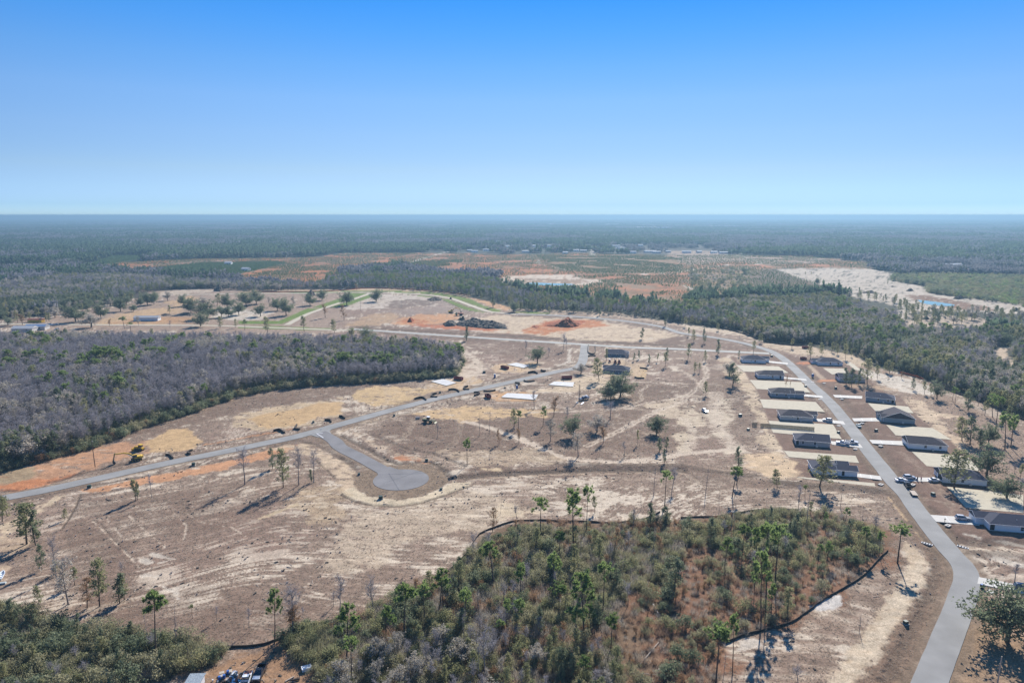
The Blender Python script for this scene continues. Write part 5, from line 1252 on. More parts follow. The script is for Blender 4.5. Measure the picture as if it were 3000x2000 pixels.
MARKS = [(CUL_C, 'the turning circle'), (at('D', 950, 690), 'the yellow excavator'), (at('D', 660, 745), 'the lone utility pole'), (at('E', 1250, 262), 'the nearest white slab'), (at('E', 700, 165), 'the slab by the swamp wood'),
         (at('E', 600, 430), 'the parked wheel loader'), (at('E', 1670, 280), 'the drill rig'), (at('F', 1000, 1050), 'the nearest left-row house'), (at('F', 890, 830), 'the brown-grey house'), (at('F', 780, 640), 'the fence-side house'),
         (at('F', 710, 490), 'the blue-grey left-row house'), (at('F', 600, 360), 'the pale grey gabled house'), (at('F', 490, 250), 'the white end-of-row house'), (at('F', 1020, 270), 'the far right-row house'), (at('F', 1160, 380), 'the house among oaks'),
         (at('F', 1350, 520), 'the blue-grey right-row house'), (at('F', 1490, 660), 'the green cross-gabled house'), (at('F', 1670, 850), 'the white right-row house'), (at('F', 1950, 1080), 'the open-garage house'), (at('I', 2200, 240), 'the corner house'),
         (at('I', 1960, 560), 'the street bend'), (at('G', 1750, 1130), 'the old pickup trucks'), (at('G', 20, 440), 'the white boat'), (at('A', 980, 790), 'the long white trailer'), (at('A', 170, 860), 'the metal-roofed shed'),
         (at('J', 700, 225), 'the green verge crossing'), (at('B', 960, 830), 'the grey spoil heap'), (at('B', 1550, 820), 'the orange clay heap'), (at('B', 250, 690), 'the far pale road'), (at('B', 1900, 1020), 'the cross-street slate house'),
         (at('E', 1900, 80), 'the house with red lifts'), (at('B', 1430, 545), 'the green pond'), (at('C', 1750, 680), 'the blue pond'), (at('C', 1100, 500), 'the sandy clearing'), (at('H', 1300, 80), 'the silt fence corner'), (at('I', 1000, 750), 'the white sand patch'),
         (at('H', 500, 900), 'the lower thicket'), (at('H', 1700, 1100), 'the bottom edge'), (at('H', 2100, 700), 'the fallen logs'), (at('I', 1240, 400), 'the wood corner'), (at('B', 1672, 1000), 'the T-junction'), (at('E', 1300, 570), 'the sandy track bend'),
         (at('H', 1000, 300), 'the wood notch'), (at('D', 1900, 700), 'the dead-end street mouth'), (at('E', 1600, 500), 'the grey oak cluster')]


def where(x, y):
    d = sorted(((math.hypot(x - q[0][0], y - q[0][1]), q) for q in MARKS), key=lambda t: t[0])[0]
    q = d[1]; dx, dy = x - q[0][0], y - q[0][1]
    if d[0] < 7: return 'beside ' + q[1]
    rel = 'beyond' if dy > abs(dx) else 'in front of' if -dy > abs(dx) else 'right of' if dx > 0 else 'left of'
    return rel + ' ' + q[1]


def lone_trees():
    rec = []
    for t, bx, by, ty, kd, wf in LONE:
        x, y = at(t, bx, by); h = max(2.5, height_of(t, bx, by, ty))
        size = 'tall ' if h > 15 else 'small ' if h < 7 else ''
        rec.append([x, y, h, kd, wf, size + KTXT[kd][0] + ' ' + where(x, y), len(rec)])
    by_l = {}
    for r in rec: by_l.setdefault(r[5], []).append(r)
    ordn = ['leftmost', 'second from left', 'third from left', 'fourth from left', 'fifth from left', 'sixth from left', 'seventh from left', 'eighth from left', 'ninth from left', 'tenth from left']
    for l, rs in by_l.items():
        rs.sort(key=lambda r: r[0] / r[1])
        for i, r in enumerate(rs):
            lab = l if len(rs) == 1 else (('left one, ' if i == 0 else 'right one, ') + l if len(rs) == 2 else ordn[min(i, 9)] + ', ' + l)
            place_tree(r[3], r[0], r[1], r[2], lab, KNAME[r[3]].replace('_', ' ') + 's standing apart', r[4] * (1.0 if r[3] == 'pine' else 1.25), 0 if r[3] == 'live' and r[2] > 12 else r[6])
    return rec


LREC = lone_trees()


# ------------------------------------------------------------------ the woods
def plant_woods():
    cnt = {}
    for r in LREC: cnt[r[3]] = cnt.get(r[3], 0) + 1
    lx = np.array([r[0] for r in LREC]); ly = np.array([r[1] for r in LREC])
    order = sorted(range(len(WOODS)), key=lambda i: math.hypot(WOODS[i][0], WOODS[i][1]) / WOODS[i][2])
    rest = []; used = {}
    for i in order:
        x, y, h, kd, wf, nm = WOODS[i]
        on = abs(x) / (y * CP + SP * H) < .745
        if on and used.get(kd, 0) + cnt.get(kd, 0) < (190 if kd == 'bare' else 150):
            used[kd] = used.get(kd, 0) + 1
            place_tree(kd, x, y, h, ' '.join((KTXT[kd][1] + ' in the ' + nm + ' ' + where(x, y)).split()) if len((KTXT[kd][1] + ' in the ' + nm + ' ' + where(x, y)).split()) < 17 else KNAME[kd].replace('_', ' ') + ' in the ' + nm + ' ' + where(x, y), KNAME[kd].replace('_', ' ') + 's in the ' + nm, wf)
        else:
            rest.append(WOODS[i])
    kinds = list(PROTO); meshes = []; first = {}; hb = {}
    for k in kinds:
        first[k] = len(meshes)
        for j, p in enumerate(PROTO[k]):
            meshes.append(p[2])
    by = {}
    for r in rest: by.setdefault(r[5], []).append(r)
    rr = random.Random(5)
    for nm, rs in by.items():
        P_, S_, R_, I_ = [], [], [], []
        for x, y, h, kd, wf, _ in rs:
            j = rr.randrange(len(PROTO[kd])); b = 8.2 if kd == 'live' or (kd == 'grey' and j == 1) else 10.
            s = h / b; P_.append((x, y, -.05)); S_.append((s * wf, s * wf, s)); R_.append((rr.gauss(0, .03), rr.gauss(0, .03), rr.random() * 6.28)); I_.append(first[kd] + j)
        scatter('woodland', P_, S_, R_, I_, meshes, 'mass of mixed trees making up the ' + nm, 'wood')
    P_ = [(x, y, -.05) for x, y, s, j in LOW]; S_ = [(s * rr.uniform(.85, 1.2), s * rr.uniform(.85, 1.2), s) for x, y, s, j in LOW]
    scatter('undergrowth', P_, S_, [(0, 0, rr.random() * 6.28) for _ in LOW], [j for *_, j in LOW], [b[2] for b in BUSH], 'tangled olive and grey undergrowth beneath and around the woods', 'undergrowth')
    print('woods', len(WOODS), 'single', used, 'low', len(LOW))


plant_woods()


# ------------------------------------------------------------------ stubble tufts on the near field
def tufts():
    r = np.random.default_rng(77); n = 260000
    d = 125 + (430 - 125) * r.random(n) ** .85
    s = (r.random(n) * 2 - 1) * .80
    x, y = s * d, d
    k = inside(x, y, CLEARED) & ~inside(x, y, WOOD_NEAR) & ~in_lots(x, y)
    x, y = x[k], y[k]
    C, h, g = ground_eval(x, y)
    k = (g > .25 + .5 * r.random(len(x))) & (fbm(x, y, 1.3, 3, 3) > .40)
    x, y, h = x[k], y[k], h[k]
    sc = (.4 + .5 * r.random(len(x))) * (1 + y / 700)
    S_ = np.stack([sc, sc, sc * .8], 1); R_ = np.stack([np.zeros(len(x)), np.zeros(len(x)), r.random(len(x)) * 6.28], 1)
    me = [g_tuft(i, L_GRASS)[2] for i in (81, 82, 83, 84)]
    scatter('dry_grass', np.stack([x, y, h], 1), S_, R_, r.integers(0, 4, len(x)), me, 'dead brown grass stubble covering the cleared ground', 'grass')
    print('tufts', len(x))


tufts()


# ------------------------------------------------------------------ sticks, stumps and clods left on the cleared land
def debris():
    r = np.random.default_rng(55); n = 9000
    d = 125 + 420 * r.random(n); x = (r.random(n) * 2 - 1) * .8 * d; y = d
    k = inside(x, y, CLEARED) & ~inside(x, y, WOOD_NEAR) & ~in_lots(x, y) & (flatness(x, y) > .9) & away_from_roads(x, y, 6)
    lots = [a[0] for a in AREAS if a[1] is MULCH]
    for q in lots: k &= ~inside(x, y, q)
    k &= fbm(x, y, 18, 3, 2) > .5
    x, y = x[k], y[k]; C, h, g = ground_eval(x, y); ms = []
    a = MB(); a.tube((-.6, 0, .06), (.7, .1, .1), .07, .04, 5); a.tube((.1, 0, .08), (.4, .35, .25), .03, .01, 4); ms.append(mk_mesh('stick', a.v, a.f, M['deadwood']))
    a = MB(); a.tube((0, 0, -.1), (0, 0, .28), .2, .15, 7); a.tube((0, 0, .02), (.4, .2, -.02), .07, .02, 4); a.tube((0, 0, .02), (-.3, .25, -.02), .07, .02, 4); ms.append(mk_mesh('stump', a.v, a.f, M['barkgrey']))
    a = MB(); a.box(-.3, .25, -.2, .25, -.1, .2, .07); a.box(.1, .5, -.3, .1, -.1, .13, .05); ms.append(mk_mesh('clod', a.v, a.f, M['spoil']))
    sc = .6 + .9 * r.random(len(x)); z = np.zeros(len(x))
    scatter('woody_debris', np.stack([x, y, h], 1), np.stack([sc] * 3, 1), np.stack([z, z, r.random(len(x)) * 6.28], 1), r.integers(0, 3, len(x)), ms, 'sticks, stumps and clods strewn over the cleared ground', 'debris')


debris()


# distant buildings: tile, foot x, foot y, length in readings, wall
NB = [('B', 1112, 292, 48, 'white'), ('B', 1300, 290, 40, 'white'), ('B', 1380, 288, 70, 'white'), ('B', 1250, 330, 60, 'white'), ('B', 980, 292, 26, 'warmgrey'), ('B', 845, 275, 22, 'white'), ('B', 690, 275, 24, 'white'), ('B', 870, 322, 26, 'warmgrey'), ('B', 900, 328, 40, 'white'), ('B', 980, 318, 44, 'white'),
      ('B', 1580, 288, 44, 'white'), ('B', 1590, 322, 46, 'white'), ('B', 1650, 325, 40, 'warmgrey'), ('B', 1070, 260, 30, 'white'), ('B', 1870, 290, 48, 'white'), ('B', 1900, 305, 50, 'ltgrey'), ('B', 1970, 334, 58, 'white'), ('B', 2095, 330, 74, 'white'), ('B', 2150, 334, 50, 'ltgrey'), ('B', 1530, 338, 30, 'white'), ('B', 2050, 285, 30, 'white'), ('B', 2240, 330, 30, 'warmgrey'),
      ('C', 0, 332, 55, 'white'), ('C', 105, 332, 30, 'warmgrey'), ('C', 200, 334, 40, 'white'), ('C', 260, 338, 80, 'ltgrey'), ('C', 275, 318, 36, 'white'), ('C', 1600, 418, 55, 'white'), ('C', 1665, 418, 55, 'white'), ('C', 1815, 426, 116, 'white'), ('C', 2070, 322, 40, 'white'), ('C', 2130, 322, 36, 'white'), ('C', 1480, 256, 60, 'white'), ('C', 1660, 252, 34, 'white'), ('C', 1580, 250, 40, 'ltgrey'), ('C', 1355, 236, 40, 'white'), ('C', 905, 214, 22, 'white'), ('C', 1700, 208, 36, 'white'), ('C', 2190, 210, 24, 'white'), ('C', 625, 174, 42, 'white'), ('C', 2280, 262, 40, 'white'),
      ('B', 1425, 138, 62, 'metal'), ('B', 1790, 140, 115, 'metal'), ('B', 1945, 135, 62, 'metal'), ('B', 2010, 162, 255, 'white'), ('B', 2300, 136, 60, 'white'), ('C', 140, 152, 90, 'white'), ('C', 215, 152, 170, 'white'), ('B', 900, 106, 60, 'white'), ('B', 1120, 104, 50, 'white'), ('B', 1300, 107, 90, 'white'), ('B', 1370, 104, 80, 'white'), ('C', 300, 115, 90, 'white'), ('C', 400, 110, 80, 'white'), ('C', 1140, 160, 50, 'white'), ('C', 880, 126, 40, 'white'), ('C', 1250, 130, 34, 'white'), ('C', 1550, 142, 46, 'white'), ('C', 1820, 128, 60, 'white'), ('C', 1960, 158, 50, 'white'), ('C', 1990, 125, 50, 'white'), ('C', 680, 154, 36, 'white'), ('C', 480, 146, 40, 'white'), ('C', 2300, 122, 50, 'white'), ('C', 2080, 118, 50, 'ltgrey'), ('C', 1010, 122, 40, 'white'), ('C', 1480, 166, 26, 'white'), ('C', 1340, 198, 26, 'white'), ('C', 1170, 218, 24, 'white'),
      ('A', 590, 275, 30, 'white'), ('A', 1665, 455, 36, 'white'), ('A', 1550, 412, 20, 'white'), ('A', 830, 180, 60, 'white'), ('A', 2240, 202, 40, 'white'), ('A', 920, 458, 60, 'ltgrey'), ('A', 570, 524, 18, 'ltgrey'), ('B', 380, 235, 22, 'white'), ('C', 1260, 238, 24, 'white')]


# ------------------------------------------------------------------ far country: woods in patches, young plantations, houses
SETTLE = P('B', (600, 352), (600, 258), (2352, 262)) + P('C', (340, 290), (340, 352))


def far_country():
    r = np.random.default_rng(99)
    mixes = [[F_PINE, F_OAK, F_PINE], [F_TWIG, F_TWIG, F_OAK], [F_OAK, F_OAK, F_TWIG], [F_PINE, F_TWIG, F_OAK], [F_TWIG, F_TWIG, F_TWIG]]
    patches = [g_patch(300 + i, m) for i, m in enumerate(mixes)] + [g_patch(320 + i, m) for i, m in enumerate(mixes)]
    open_ = [a[0] for a in AREAS[:19]] + [CLEARED, W_RIGHT, W_MID, W_LEFT, SWAMP, W_SPEC, W_SAND]
    P_, S_, I_ = [], [], []
    for y0, y1, sp, sc in ((560, 1500, 22, 1.0), (1500, 3200, 30, 1.3), (3200, 6500, 56, 2.3), (6500, 13000, 120, 5.0)):
        gx, gy = np.meshgrid(np.arange(-.82 * y1, .82 * y1, sp), np.arange(y0, y1, sp))
        x = gx.ravel() + (r.random(gx.size) - .5) * sp * .8; y = gy.ravel() + (r.random(gx.size) - .5) * sp * .8
        k = np.abs(x) < .80 * (y + 40)
        x, y = x[k], y[k]
        m = np.zeros(x.shape, bool)
        for q in open_:
            i = box_sel(x, y, q, 20)
            dd = seg_dist(x[i], y[i], q, True); m[i] |= inside(x[i], y[i], q) | (dd < 9)
        for pts, w in PALE_ROADS + ROADS:
            i = box_sel(x, y, pts, 20); m[i] |= seg_dist(x[i], y[i], pts) < 16
        for tr in TRACKS:
            if tr[0][0][1] > 900:
                i = box_sel(x, y, tr[0], 20); m[i] |= seg_dist(x[i], y[i], tr[0]) < 14
        for t_, bx_, by_, w_, _m in NB:
            q_ = at(t_, bx_, by_); L_ = w_ / 2.352 / FP * q_[1]; fr = (.09 if q_[1] < 2600 else .075) * q_[1]
            m |= (x > q_[0] - 5) & (x < q_[0] + L_ + 5) & (y > q_[1] - fr) & (y < q_[1] + 25)
        m |= inside(x, y, SETTLE) & (r.random(len(x)) < .72)
        m |= fbm(x, y, 330, 4, 2) > .69          # scattered clearings
        x, y = x[~m], y[~m]
        q = fbm(x, y, 420, 5, 1) + (fbm(x, y, 90, 3, 4) - .5) * .5 + r.normal(0, .05, len(x))
        idx = np.where(q > .56, 0, np.where(q > .50, 3, np.where(q > .45, 2, np.where(q > .40, 1, 4))))
        idx = idx + 5 * (r.random(len(x)) > .5)
        P_.append(np.stack([x, y, np.full(len(x), -.5)], 1)); zz = .85 + .3 * r.random(len(x))
        S_.append(np.stack([np.full(len(x), sc)] * 2 + [zz * min(sc, 1.15)], 1)); I_.append(idx)
    P_ = np.concatenate(P_); S_ = np.concatenate(S_); I_ = np.concatenate(I_)
    R_ = np.zeros_like(P_); R_[:, 2] = r.integers(0, 4, len(P_)) * math.pi / 2
    scatter('distant_woodland', P_, S_, R_, I_, patches, 'flat dark pine and hardwood country stretching to the horizon', 'woodland')
    print('patches', len(P_))
    # young pines dotted over the rusty heath
    sap = []
    for i in range(3):
        p = Plant(400 + i)
        for z in (.4, .9, 1.4, 1.9): p.clump((0, 0, z), .75 * (1.15 - z / 2.4), 8, .7)
        p.limb([(0, 0, -.1), (0, 0, 2)], .06, .02, 3)
        sap.append(p.meshes('sapling', M['bark'], L_SAPL)[2])
    P_, S_ = [], []
    for k in (0, 1, 3, 4, 5, 6, 7, 9):
        poly = AREAS[k][0]; sp = 5.0 if k in (0, 4, 6, 7, 9) else 3.6
        x, y = fill(poly, sp, 500 + k)
        q = in_view(x, y) & ((fbm(x, y, 60, 4, 3) > .40) | (k == 3) | (k == 1)) & (y > 560)
        for sd_ in AREAS[11:17]: q &= ~inside(x, y, sd_[0])
        x, y = x[q], y[q]
        P_.append(np.stack([x, y, np.zeros(len(x)) - .1], 1)); s = (.45 + .7 * r.random(len(x))) * (1.25 if k in (1, 3) else 1); S_.append(np.stack([s, s, s], 1))
    P_ = np.concatenate(P_); S_ = np.concatenate(S_)
    R_ = np.zeros_like(P_); R_[:, 2] = r.random(len(P_)) * 6.28
    scatter('young_plantation', P_, S_, R_, r.integers(0, 3, len(P_)), sap, 'young pines dotted over the rust-coloured heath and green plantation rows', 'plantation')
    print('saplings', len(P_))


far_country()
# ------------------------------------------------------------------ houses
PIT = 0.417; EAVE = 2.45; OV = .4
GLASS_U = {}


def unit(name, m, sx, sy, sz):
    """A shared box mesh centred in x and y, standing on z = 0."""
    k = (name, sx, sy, sz)
    if k not in GLASS_U:
        mb = MB(); mb.box(-sx / 2, sx / 2, -sy / 2, sy / 2, 0, sz); GLASS_U[k] = mk_mesh(name, mb.v, mb.f, m)
    return GLASS_U[k]


def roof_block(mb, fa, gb, x0, x1, y0, y1, axis='x', e0='hip', e1='hip', z=EAVE, tri=None):
    """Hip or gable roof over a rectangle. Adds shingle slopes to mb, fascia strips to fa, gable walls to gb."""
    if axis == 'y':      # work in swapped axes, then swap back
        sw = lambda p: (p[1], p[0], p[2]); x0, x1, y0, y1 = y0, y1, x0, x1
    else:
        sw = lambda p: p
    X0, X1, Y0, Y1 = x0 - OV, x1 + OV, y0 - OV, y1 + OV
    w = (Y1 - Y0) / 2; ym = (Y0 + Y1) / 2; zr = z + w * PIT
    a = X0 + (w if e0 == 'hip' else 0); b = X1 - (w if e1 == 'hip' else 0)
    T = [(X0, Y0, z), (X1, Y0, z), (X1, Y1, z), (X0, Y1, z), (a, ym, zr), (b, ym, zr)]
    t = .12
    U = [(p[0], p[1], p[2] - t) for p in T]
    fs = [(0, 1, 5, 4), (2, 3, 4, 5), (1, 2, 5), (3, 0, 4)]
    fl = [(9, 8, 7, 6)]                                   # level soffit, eave corners below
    vs = [sw(p) for p in T + U[:4]]
    fr = [(0, 6, 7, 1), (1, 7, 8, 2), (2, 8, 9, 3), (3, 9, 6, 0)]
    mb.add(vs, fs + fl + fr)
    for q0, q1 in (((X0, Y0), (X1, Y0)), ((X0, Y1), (X1, Y1))):
        c0 = sw((q0[0], q0[1] + (-.02 if q0[1] < ym else .02), z - .085)); c1 = sw((q1[0], q1[1] + (-.02 if q0[1] < ym else .02), z - .085))
        fa.bar(c0, c1, .05, .17)
    for e, xe, sgn, xw in ((e0, X0, -1, x0), (e1, X1, 1, x1)):
        if e == 'hip':
            fa.bar(sw((xe + .02 * sgn, Y0, z - .085)), sw((xe + .02 * sgn, Y1, z - .085)), .05, .17)
        else:
            for yy in (Y0, Y1):
                fa.bar(sw((xe + .02 * sgn, yy, z - .03)), sw((xe + .02 * sgn, ym, zr - .05)), .05, .17)
            zw = lambda y: z + (w - abs(y - ym)) * PIT - .03
            gv = [(xw, y0, z - .12), (xw, y1, z - .12), (xw, y1, zw(y1)), (xw, ym, zw(ym)), (xw, y0, zw(y0))]
            gv2 = [(p[0] - .12 * sgn, p[1], p[2]) for p in gv]
            gb.add([sw(p) for p in gv + gv2], [(0, 1, 2, 3, 4), (9, 8, 7, 6, 5), (0, 5, 6, 1), (1, 6, 7, 2), (2, 7, 8, 3), (3, 8, 9, 4), (4, 9, 5, 0)])


def window(root, x, y, w=.95, h=1.35, sill=.75, face='n', dark=False):
    """face n: on the near long wall (y = const, looking -y); l / r: end walls."""
    rz = {'n': 0, 'l': -math.pi / 2, 'r': math.pi / 2}[face]
    f = MB()
    t = .09
    f.box(-w / 2 - t, w / 2 + t, -.05, .06, -t, 0); f.box(-w / 2 - t, w / 2 + t, -.05, .06, h, h + t)
    f.box(-w / 2 - t, -w / 2, -.05, .06, 0, h); f.box(w / 2, w / 2 + t, -.05, .06, 0, h); f.box(-w / 2, w / 2, -.04, .05, h / 2 - .03, h / 2 + .03)
    o = f.build('window', M['trim'], root, (x, y, sill), rz)
    for z0 in (0, h / 2 + .03):
        p = link('pane', unit('pane', M['glass'], w, .03, h / 2 - .03), o, (0, .0, z0))
    return o


def house(t, bl, br, depth, label, wall, left='hip', right='hip', wins=(), wings=(), x1f=1.0, door=None, garage=None, vents=4, porch=None, swap=False, L=None, wins_l=(), extra=None):
    A = at(t, *bl); B = at(t, *br)
    ang = math.atan2(B[1] - A[1], B[0] - A[0]); L = L or math.hypot(B[0] - A[0], B[1] - A[1])
    root = thing('house', label, 'house', (A[0], A[1], 0), ang)
    Wm = M[wall]; D = depth; x1 = L * x1f
    wl_ = MB(); rf = MB(); fa = MB(); gb = MB()
    cutx0 = 0
    wl_.box(0, x1, 0, D, -.1, EAVE - .12)
    if swap:      # ridge runs back to front with a gable facing the near side
        roof_block(rf, fa, gb, 0, x1, 0, D, 'y', 'gable', 'gable')
    else:
        roof_block(rf, fa, gb, 0, x1, 0, D, 'x', left, right)
    wl_.build('wall', Wm, root)
    found = MB(); found.box(-.08, x1 + .08, -.08, D + .08, -.12, .12); found.build('foundation', M['concrete'], root)
    RM = M[random.choice(['roof', 'roof', 'roof2', 'roof3'])]; rf.build('roof', RM, root); fa.build('fascia', M['trim'], root)
    if gb.v: gb.build('gable', Wm, root)
    for (wx0, wx1, wy0, wy1, ax, e0, e1) in wings:
        w2 = MB(); r2 = MB(); f2 = MB(); g2 = MB()
        w2.box(wx0, wx1, wy0, wy1, -.1, EAVE - .13); w2.build('wing_wall', Wm, root)
        roof_block(r2, f2, g2, wx0, wx1, wy0, wy1, ax, e0, e1, EAVE - .012)
        r2.build('wing_roof', RM, root); f2.build('wing_fascia', M['trim'], root)
        if g2.v: g2.build('wing_gable', Wm, root)
    for wx, kind in wins:
        if kind == 's': window(root, wx * L, 0, .6, .5, 1.5)
        elif kind == 'd':
            d = MB(); d.box(-.5, .5, -.05, .05, .12, 2.15); d.build('door', M['darkness'], root, (wx * L, -.01, 0))
        else: window(root, wx * L, 0)
    for wy in wins_l:
        window(root, 0, wy * D, .9, 1.3, .75, 'l')
    # corner boards
    cb = MB()
    for cx, cy in ((-.03, -.03), (x1 + .03, -.03)):
        cb.box(cx - .07, cx + .07, cy - .05, cy + .09, .12, EAVE - .14)
    cb.build('corner_trim', M['trim'], root)
    zr = EAVE + (D / 2 + OV) * PIT
    for i in range(vents):
        vx = L * (.42 + .07 * i) + (.0 if i < 2 else .35)
        v = MB(); v.box(-.28, .28, -.22, .22, 0, .22, .06); v.build('roof_vent', M['black'], root, (vx, D / 2 + .9 - .0, zr - .9 * PIT - .06))
    pv = MB(); pv.tube((0, 0, 0), (0, 0, .45), .06, n=6); pv.build('vent_pipe', M['pale'], root, (L * .5, D * .22, EAVE + (D * .22 + OV) * PIT - .05))
    if garage is not None:      # end ('l'|'r'), y position, open?
        e, gy, op = garage; gx = (0 if e == 'l' else x1)
        g = MB(); g.box(-.05, .05, -2.4, 2.4, .12, 2.2)
        go = g.build('garage_door', M['darkness'] if op else M['garage'], root, (gx + (-.02 if e == 'l' else .02), gy * D, 0))  # open garage: a dark panel paints the shade inside
        if not op:
            for k in range(3):
                s_ = MB(); s_.box(-.012, .012, -2.35, 2.35, 0, .03); s_.build('door_seam', M['ltgrey'], go, (-.055 if e == 'l' else .055, 0, .62 + .52 * k))
        fr = MB(); fr.box(-.06, .06, -2.55, -2.42, .12, 2.3); fr.box(-.06, .06, 2.42, 2.55, .12, 2.3); fr.box(-.06, .06, -2.55, 2.55, 2.22, 2.34)
        fr.build('garage_frame', M['trim'], root, (gx + (-.03 if e == 'l' else .03), gy * D, 0))
    if porch:     # end, width: corner porch, its shade painted as a flat dark panel between posts
        e, pw = porch
        px = 0 if e == 'l' else x1
        r_ = MB(); r_.box(0, pw, -.03, .04, .15, EAVE - .2); r_.build('porch_shade_panel', M['darkness'], root, (px + (.15 if e == 'l' else -pw - .15), -.01, 0))
        for q in (.06, pw + .22):
            p_ = MB(); p_.box(-.08, .08, -.12, .06, .1, EAVE - .13); p_.build('porch_post', M['trim'], root, (px + (q if e == 'l' else -q), -.02, 0))
    mt = MB(); mt.box(-.45, .45, -.4, .4, 0, .75, .05); mt.build('air_unit', M['metal'], root, (L * .62, -.8, .0))
    if extra: extra(root, L, D)
    return root, A, ang, L


HS = [
    house('1', (285, 326), (820, 346), 10, 'white house at the far end of the left row, beside the road junction', 'white', 'hip', 'hip', ((.38, 's'), (.55, 'w')), [(11.2, 19.2, 4.6, 10.4, 'x', 'gable', 'gable')], wins_l=(.35, .7)),
    house('1', (650, 692), (1235, 708), 9.6, 'pale grey gabled house second from the far end of the left row', 'ltgrey', 'hip', 'gable', ((.39, 's'), (.56, 'w'), (.87, 'd')), vents=0, wins_l=(.3, .75), garage=('r', .4, False)),
    house('1', (945, 1112), (1600, 1142), 9.8, 'blue-grey house with white trim in the middle of the left row', 'bluegrey', 'hip', 'gable', ((.2, 'w'), (.52, 'w')), [(11.2, 18.2, -.04, 5.2, 'x', 'gable', 'gable')], x1f=.82),
    house('2', (375, 547), (1115, 592), 10, 'grey hip-roofed house just beyond the wooden fence, silver car on its drive', 'warmgrey', 'hip', 'hip', ((.37, 's'), (.54, 'w')), [(12.0, 18.6, 4.8, 10.3, 'x', 'gable', 'gable')], wins_l=(.4,)),
    house('2', (720, 1117), (1505, 1182), 9.8, 'brown-grey house with two pickups parked on its concrete drive', 'taupe', 'hip', 'gable', ((.22, 'w'), (.57, 'w')), vents=0, porch=('l', 1.3), garage=('r', .4, False)),
    house('3', (800, 682), (1675, 747), 9.4, 'white house nearest the camera in the left row, oak standing in front', 'white', 'hip', 'hip', ((.8, 'd'),), [(9.6, 17.0, -.05, 5.6, 'x', 'gable', 'gable'), (11.0, 15.0, 6.0, 10.6, 'x', 'gable', 'gable')], x1f=.72, vents=0, wins_l=(.35, .75)),
    house('4', (300, 388), (860, 402), 10, 'white house at the far end of the right row with an orange clay drive', 'white', 'hip', 'hip', ((.5, 'w'), (.83, 'w')), [(-2.6, 3.0, 4.5, 9.5, 'x', 'gable', 'gable')], wins_l=(.25,)),
    house('4', (800, 767), (1375, 787), 10, 'grey house partly hidden by three oaks in the right row', 'warmgrey', 'gable', 'hip', ((.4, 'w'), (.8, 'w')), vents=0, garage=('l', .35, False)),
    house('4', (1395, 1207), (2050, 1277), 9.6, 'slate-grey house with white trim in the middle of the right row', 'bluegrey', 'gable', 'hip', ((.44, 'w'), (.78, 'w')), vents=0, porch=('r', 1.4), garage=('l', .45, False)),
    house('5', (700, 747), (1420, 797), 10.4, 'grey-green house whose big gable faces the viewer', 'green', swap=True, wins=(), vents=0, wings=[(-.9, 8.6, .05, 5.0, 'x', 'gable', 'gable'), (-1.2, 4.0, 6.0, 10.2, 'x', 'gable', 'gable')]),
    house('5', (1280, 1357), (2165, 1422), 10, 'white house with dark roof and gabled front, right row, two lots from the corner', 'white', 'gable', 'hip', ((.44, 'w'), (.82, 'w')), vents=0, wins_l=(.3,), garage=('l', .68, False)),
    house('6', (1120, 887), (2125, 972), 10, 'white house with open garage and cars on its drive, oak in front', 'white', 'gable', 'hip', ((.46, 'w'),), vents=0, garage=('l', .28, True), wins_l=(.75,)),
    house('7', (1565, 802), (2352, 872), 9.4, 'white corner house with front porch cut by the right edge', 'white', 'hip', 'hip', ((.56, 'w'),), [(-2.5, 4.4, 4.4, 9.9, 'x', 'gable', 'gable')], L=17.5, vents=0, porch=('l', 1.4)),
    house('8', (650, 687), (1620, 717), 10, 'dark slate house on sand beside the cross street', 'darkblue', 'gable', 'hip', ((.13, 'w'), (.46, 'w')), vents=0),
    house('8', (480, 1424), (1590, 1502), 10, 'slate house on sand with red machines behind its roof', 'darkblue', 'hip', 'hip', ((.43, 'w'), (.82, 'w')), [(-1.4, 6, 4.8, 10.2, 'x', 'gable', 'gable')], vents=0),
]

# driveways: concrete strips from the street edge to each garage
DRV = [('1', (825, 285), (1330, 335), (1330, 375), (825, 322)), ('1', (1235, 660), (1745, 708), (1770, 748), (1235, 695)), ('1', (1600, 1050), (2120, 1092), (2140, 1140), (1640, 1100)),
       ('2', (1130, 510), (1820, 580), (1870, 655), (1120, 568)), ('2', (1515, 1035), (2200, 1100), (2270, 1190), (1560, 1115)), ('3', (1680, 660), (2352, 740), (2400, 835), (1680, 742)),
       ('4', (640, 1070), (1320, 1100), (1310, 1160), (690, 1128)), ('5', (-20, 668), (640, 655), (650, 737), (30, 737)), ('5', (380, 1163), (1130, 1190), (1180, 1290), (450, 1247)),
       ('6', (190, 765), (1060, 780), (1080, 880), (200, 850)), ('7', (215, 455), (1230, 520), (1350, 700), (345, 610)), ('I', (2045, 565), (2400, 635), (2400, 690), (2035, 610))]
DLAB = ['left row, farthest house', 'pale grey house', 'blue-grey house', 'fence-side house', 'brown-grey house', 'nearest left-row house', 'slate-grey house', 'grey-green house', 'white right-row house', 'open-garage house', 'corner house', 'house beyond the right edge']
for k, (t, *q) in enumerate(DRV):
    q_ = P(t, *q); o = sheet('driveway', q_, M['concrete'], .085, .10)
    e0, e1 = (Vector(q_[1]) - Vector(q_[0])), (Vector(q_[2]) - Vector(q_[3])); nj = max(3, int(e0.length / 4)); jb = MB()
    for i in range(1, nj):
        a_ = Vector(q_[0]) + e0 * (i / nj); b_ = Vector(q_[3]) + e1 * (i / nj); jb.bar((*a_, .087), (*b_, .087), .09, .008)
    jb.build('control_joint', M['ltgrey'], o)
for k, (a, b, w) in enumerate(((at('J', 415, 358), at('J', 385, 365), 8),)):
    pass

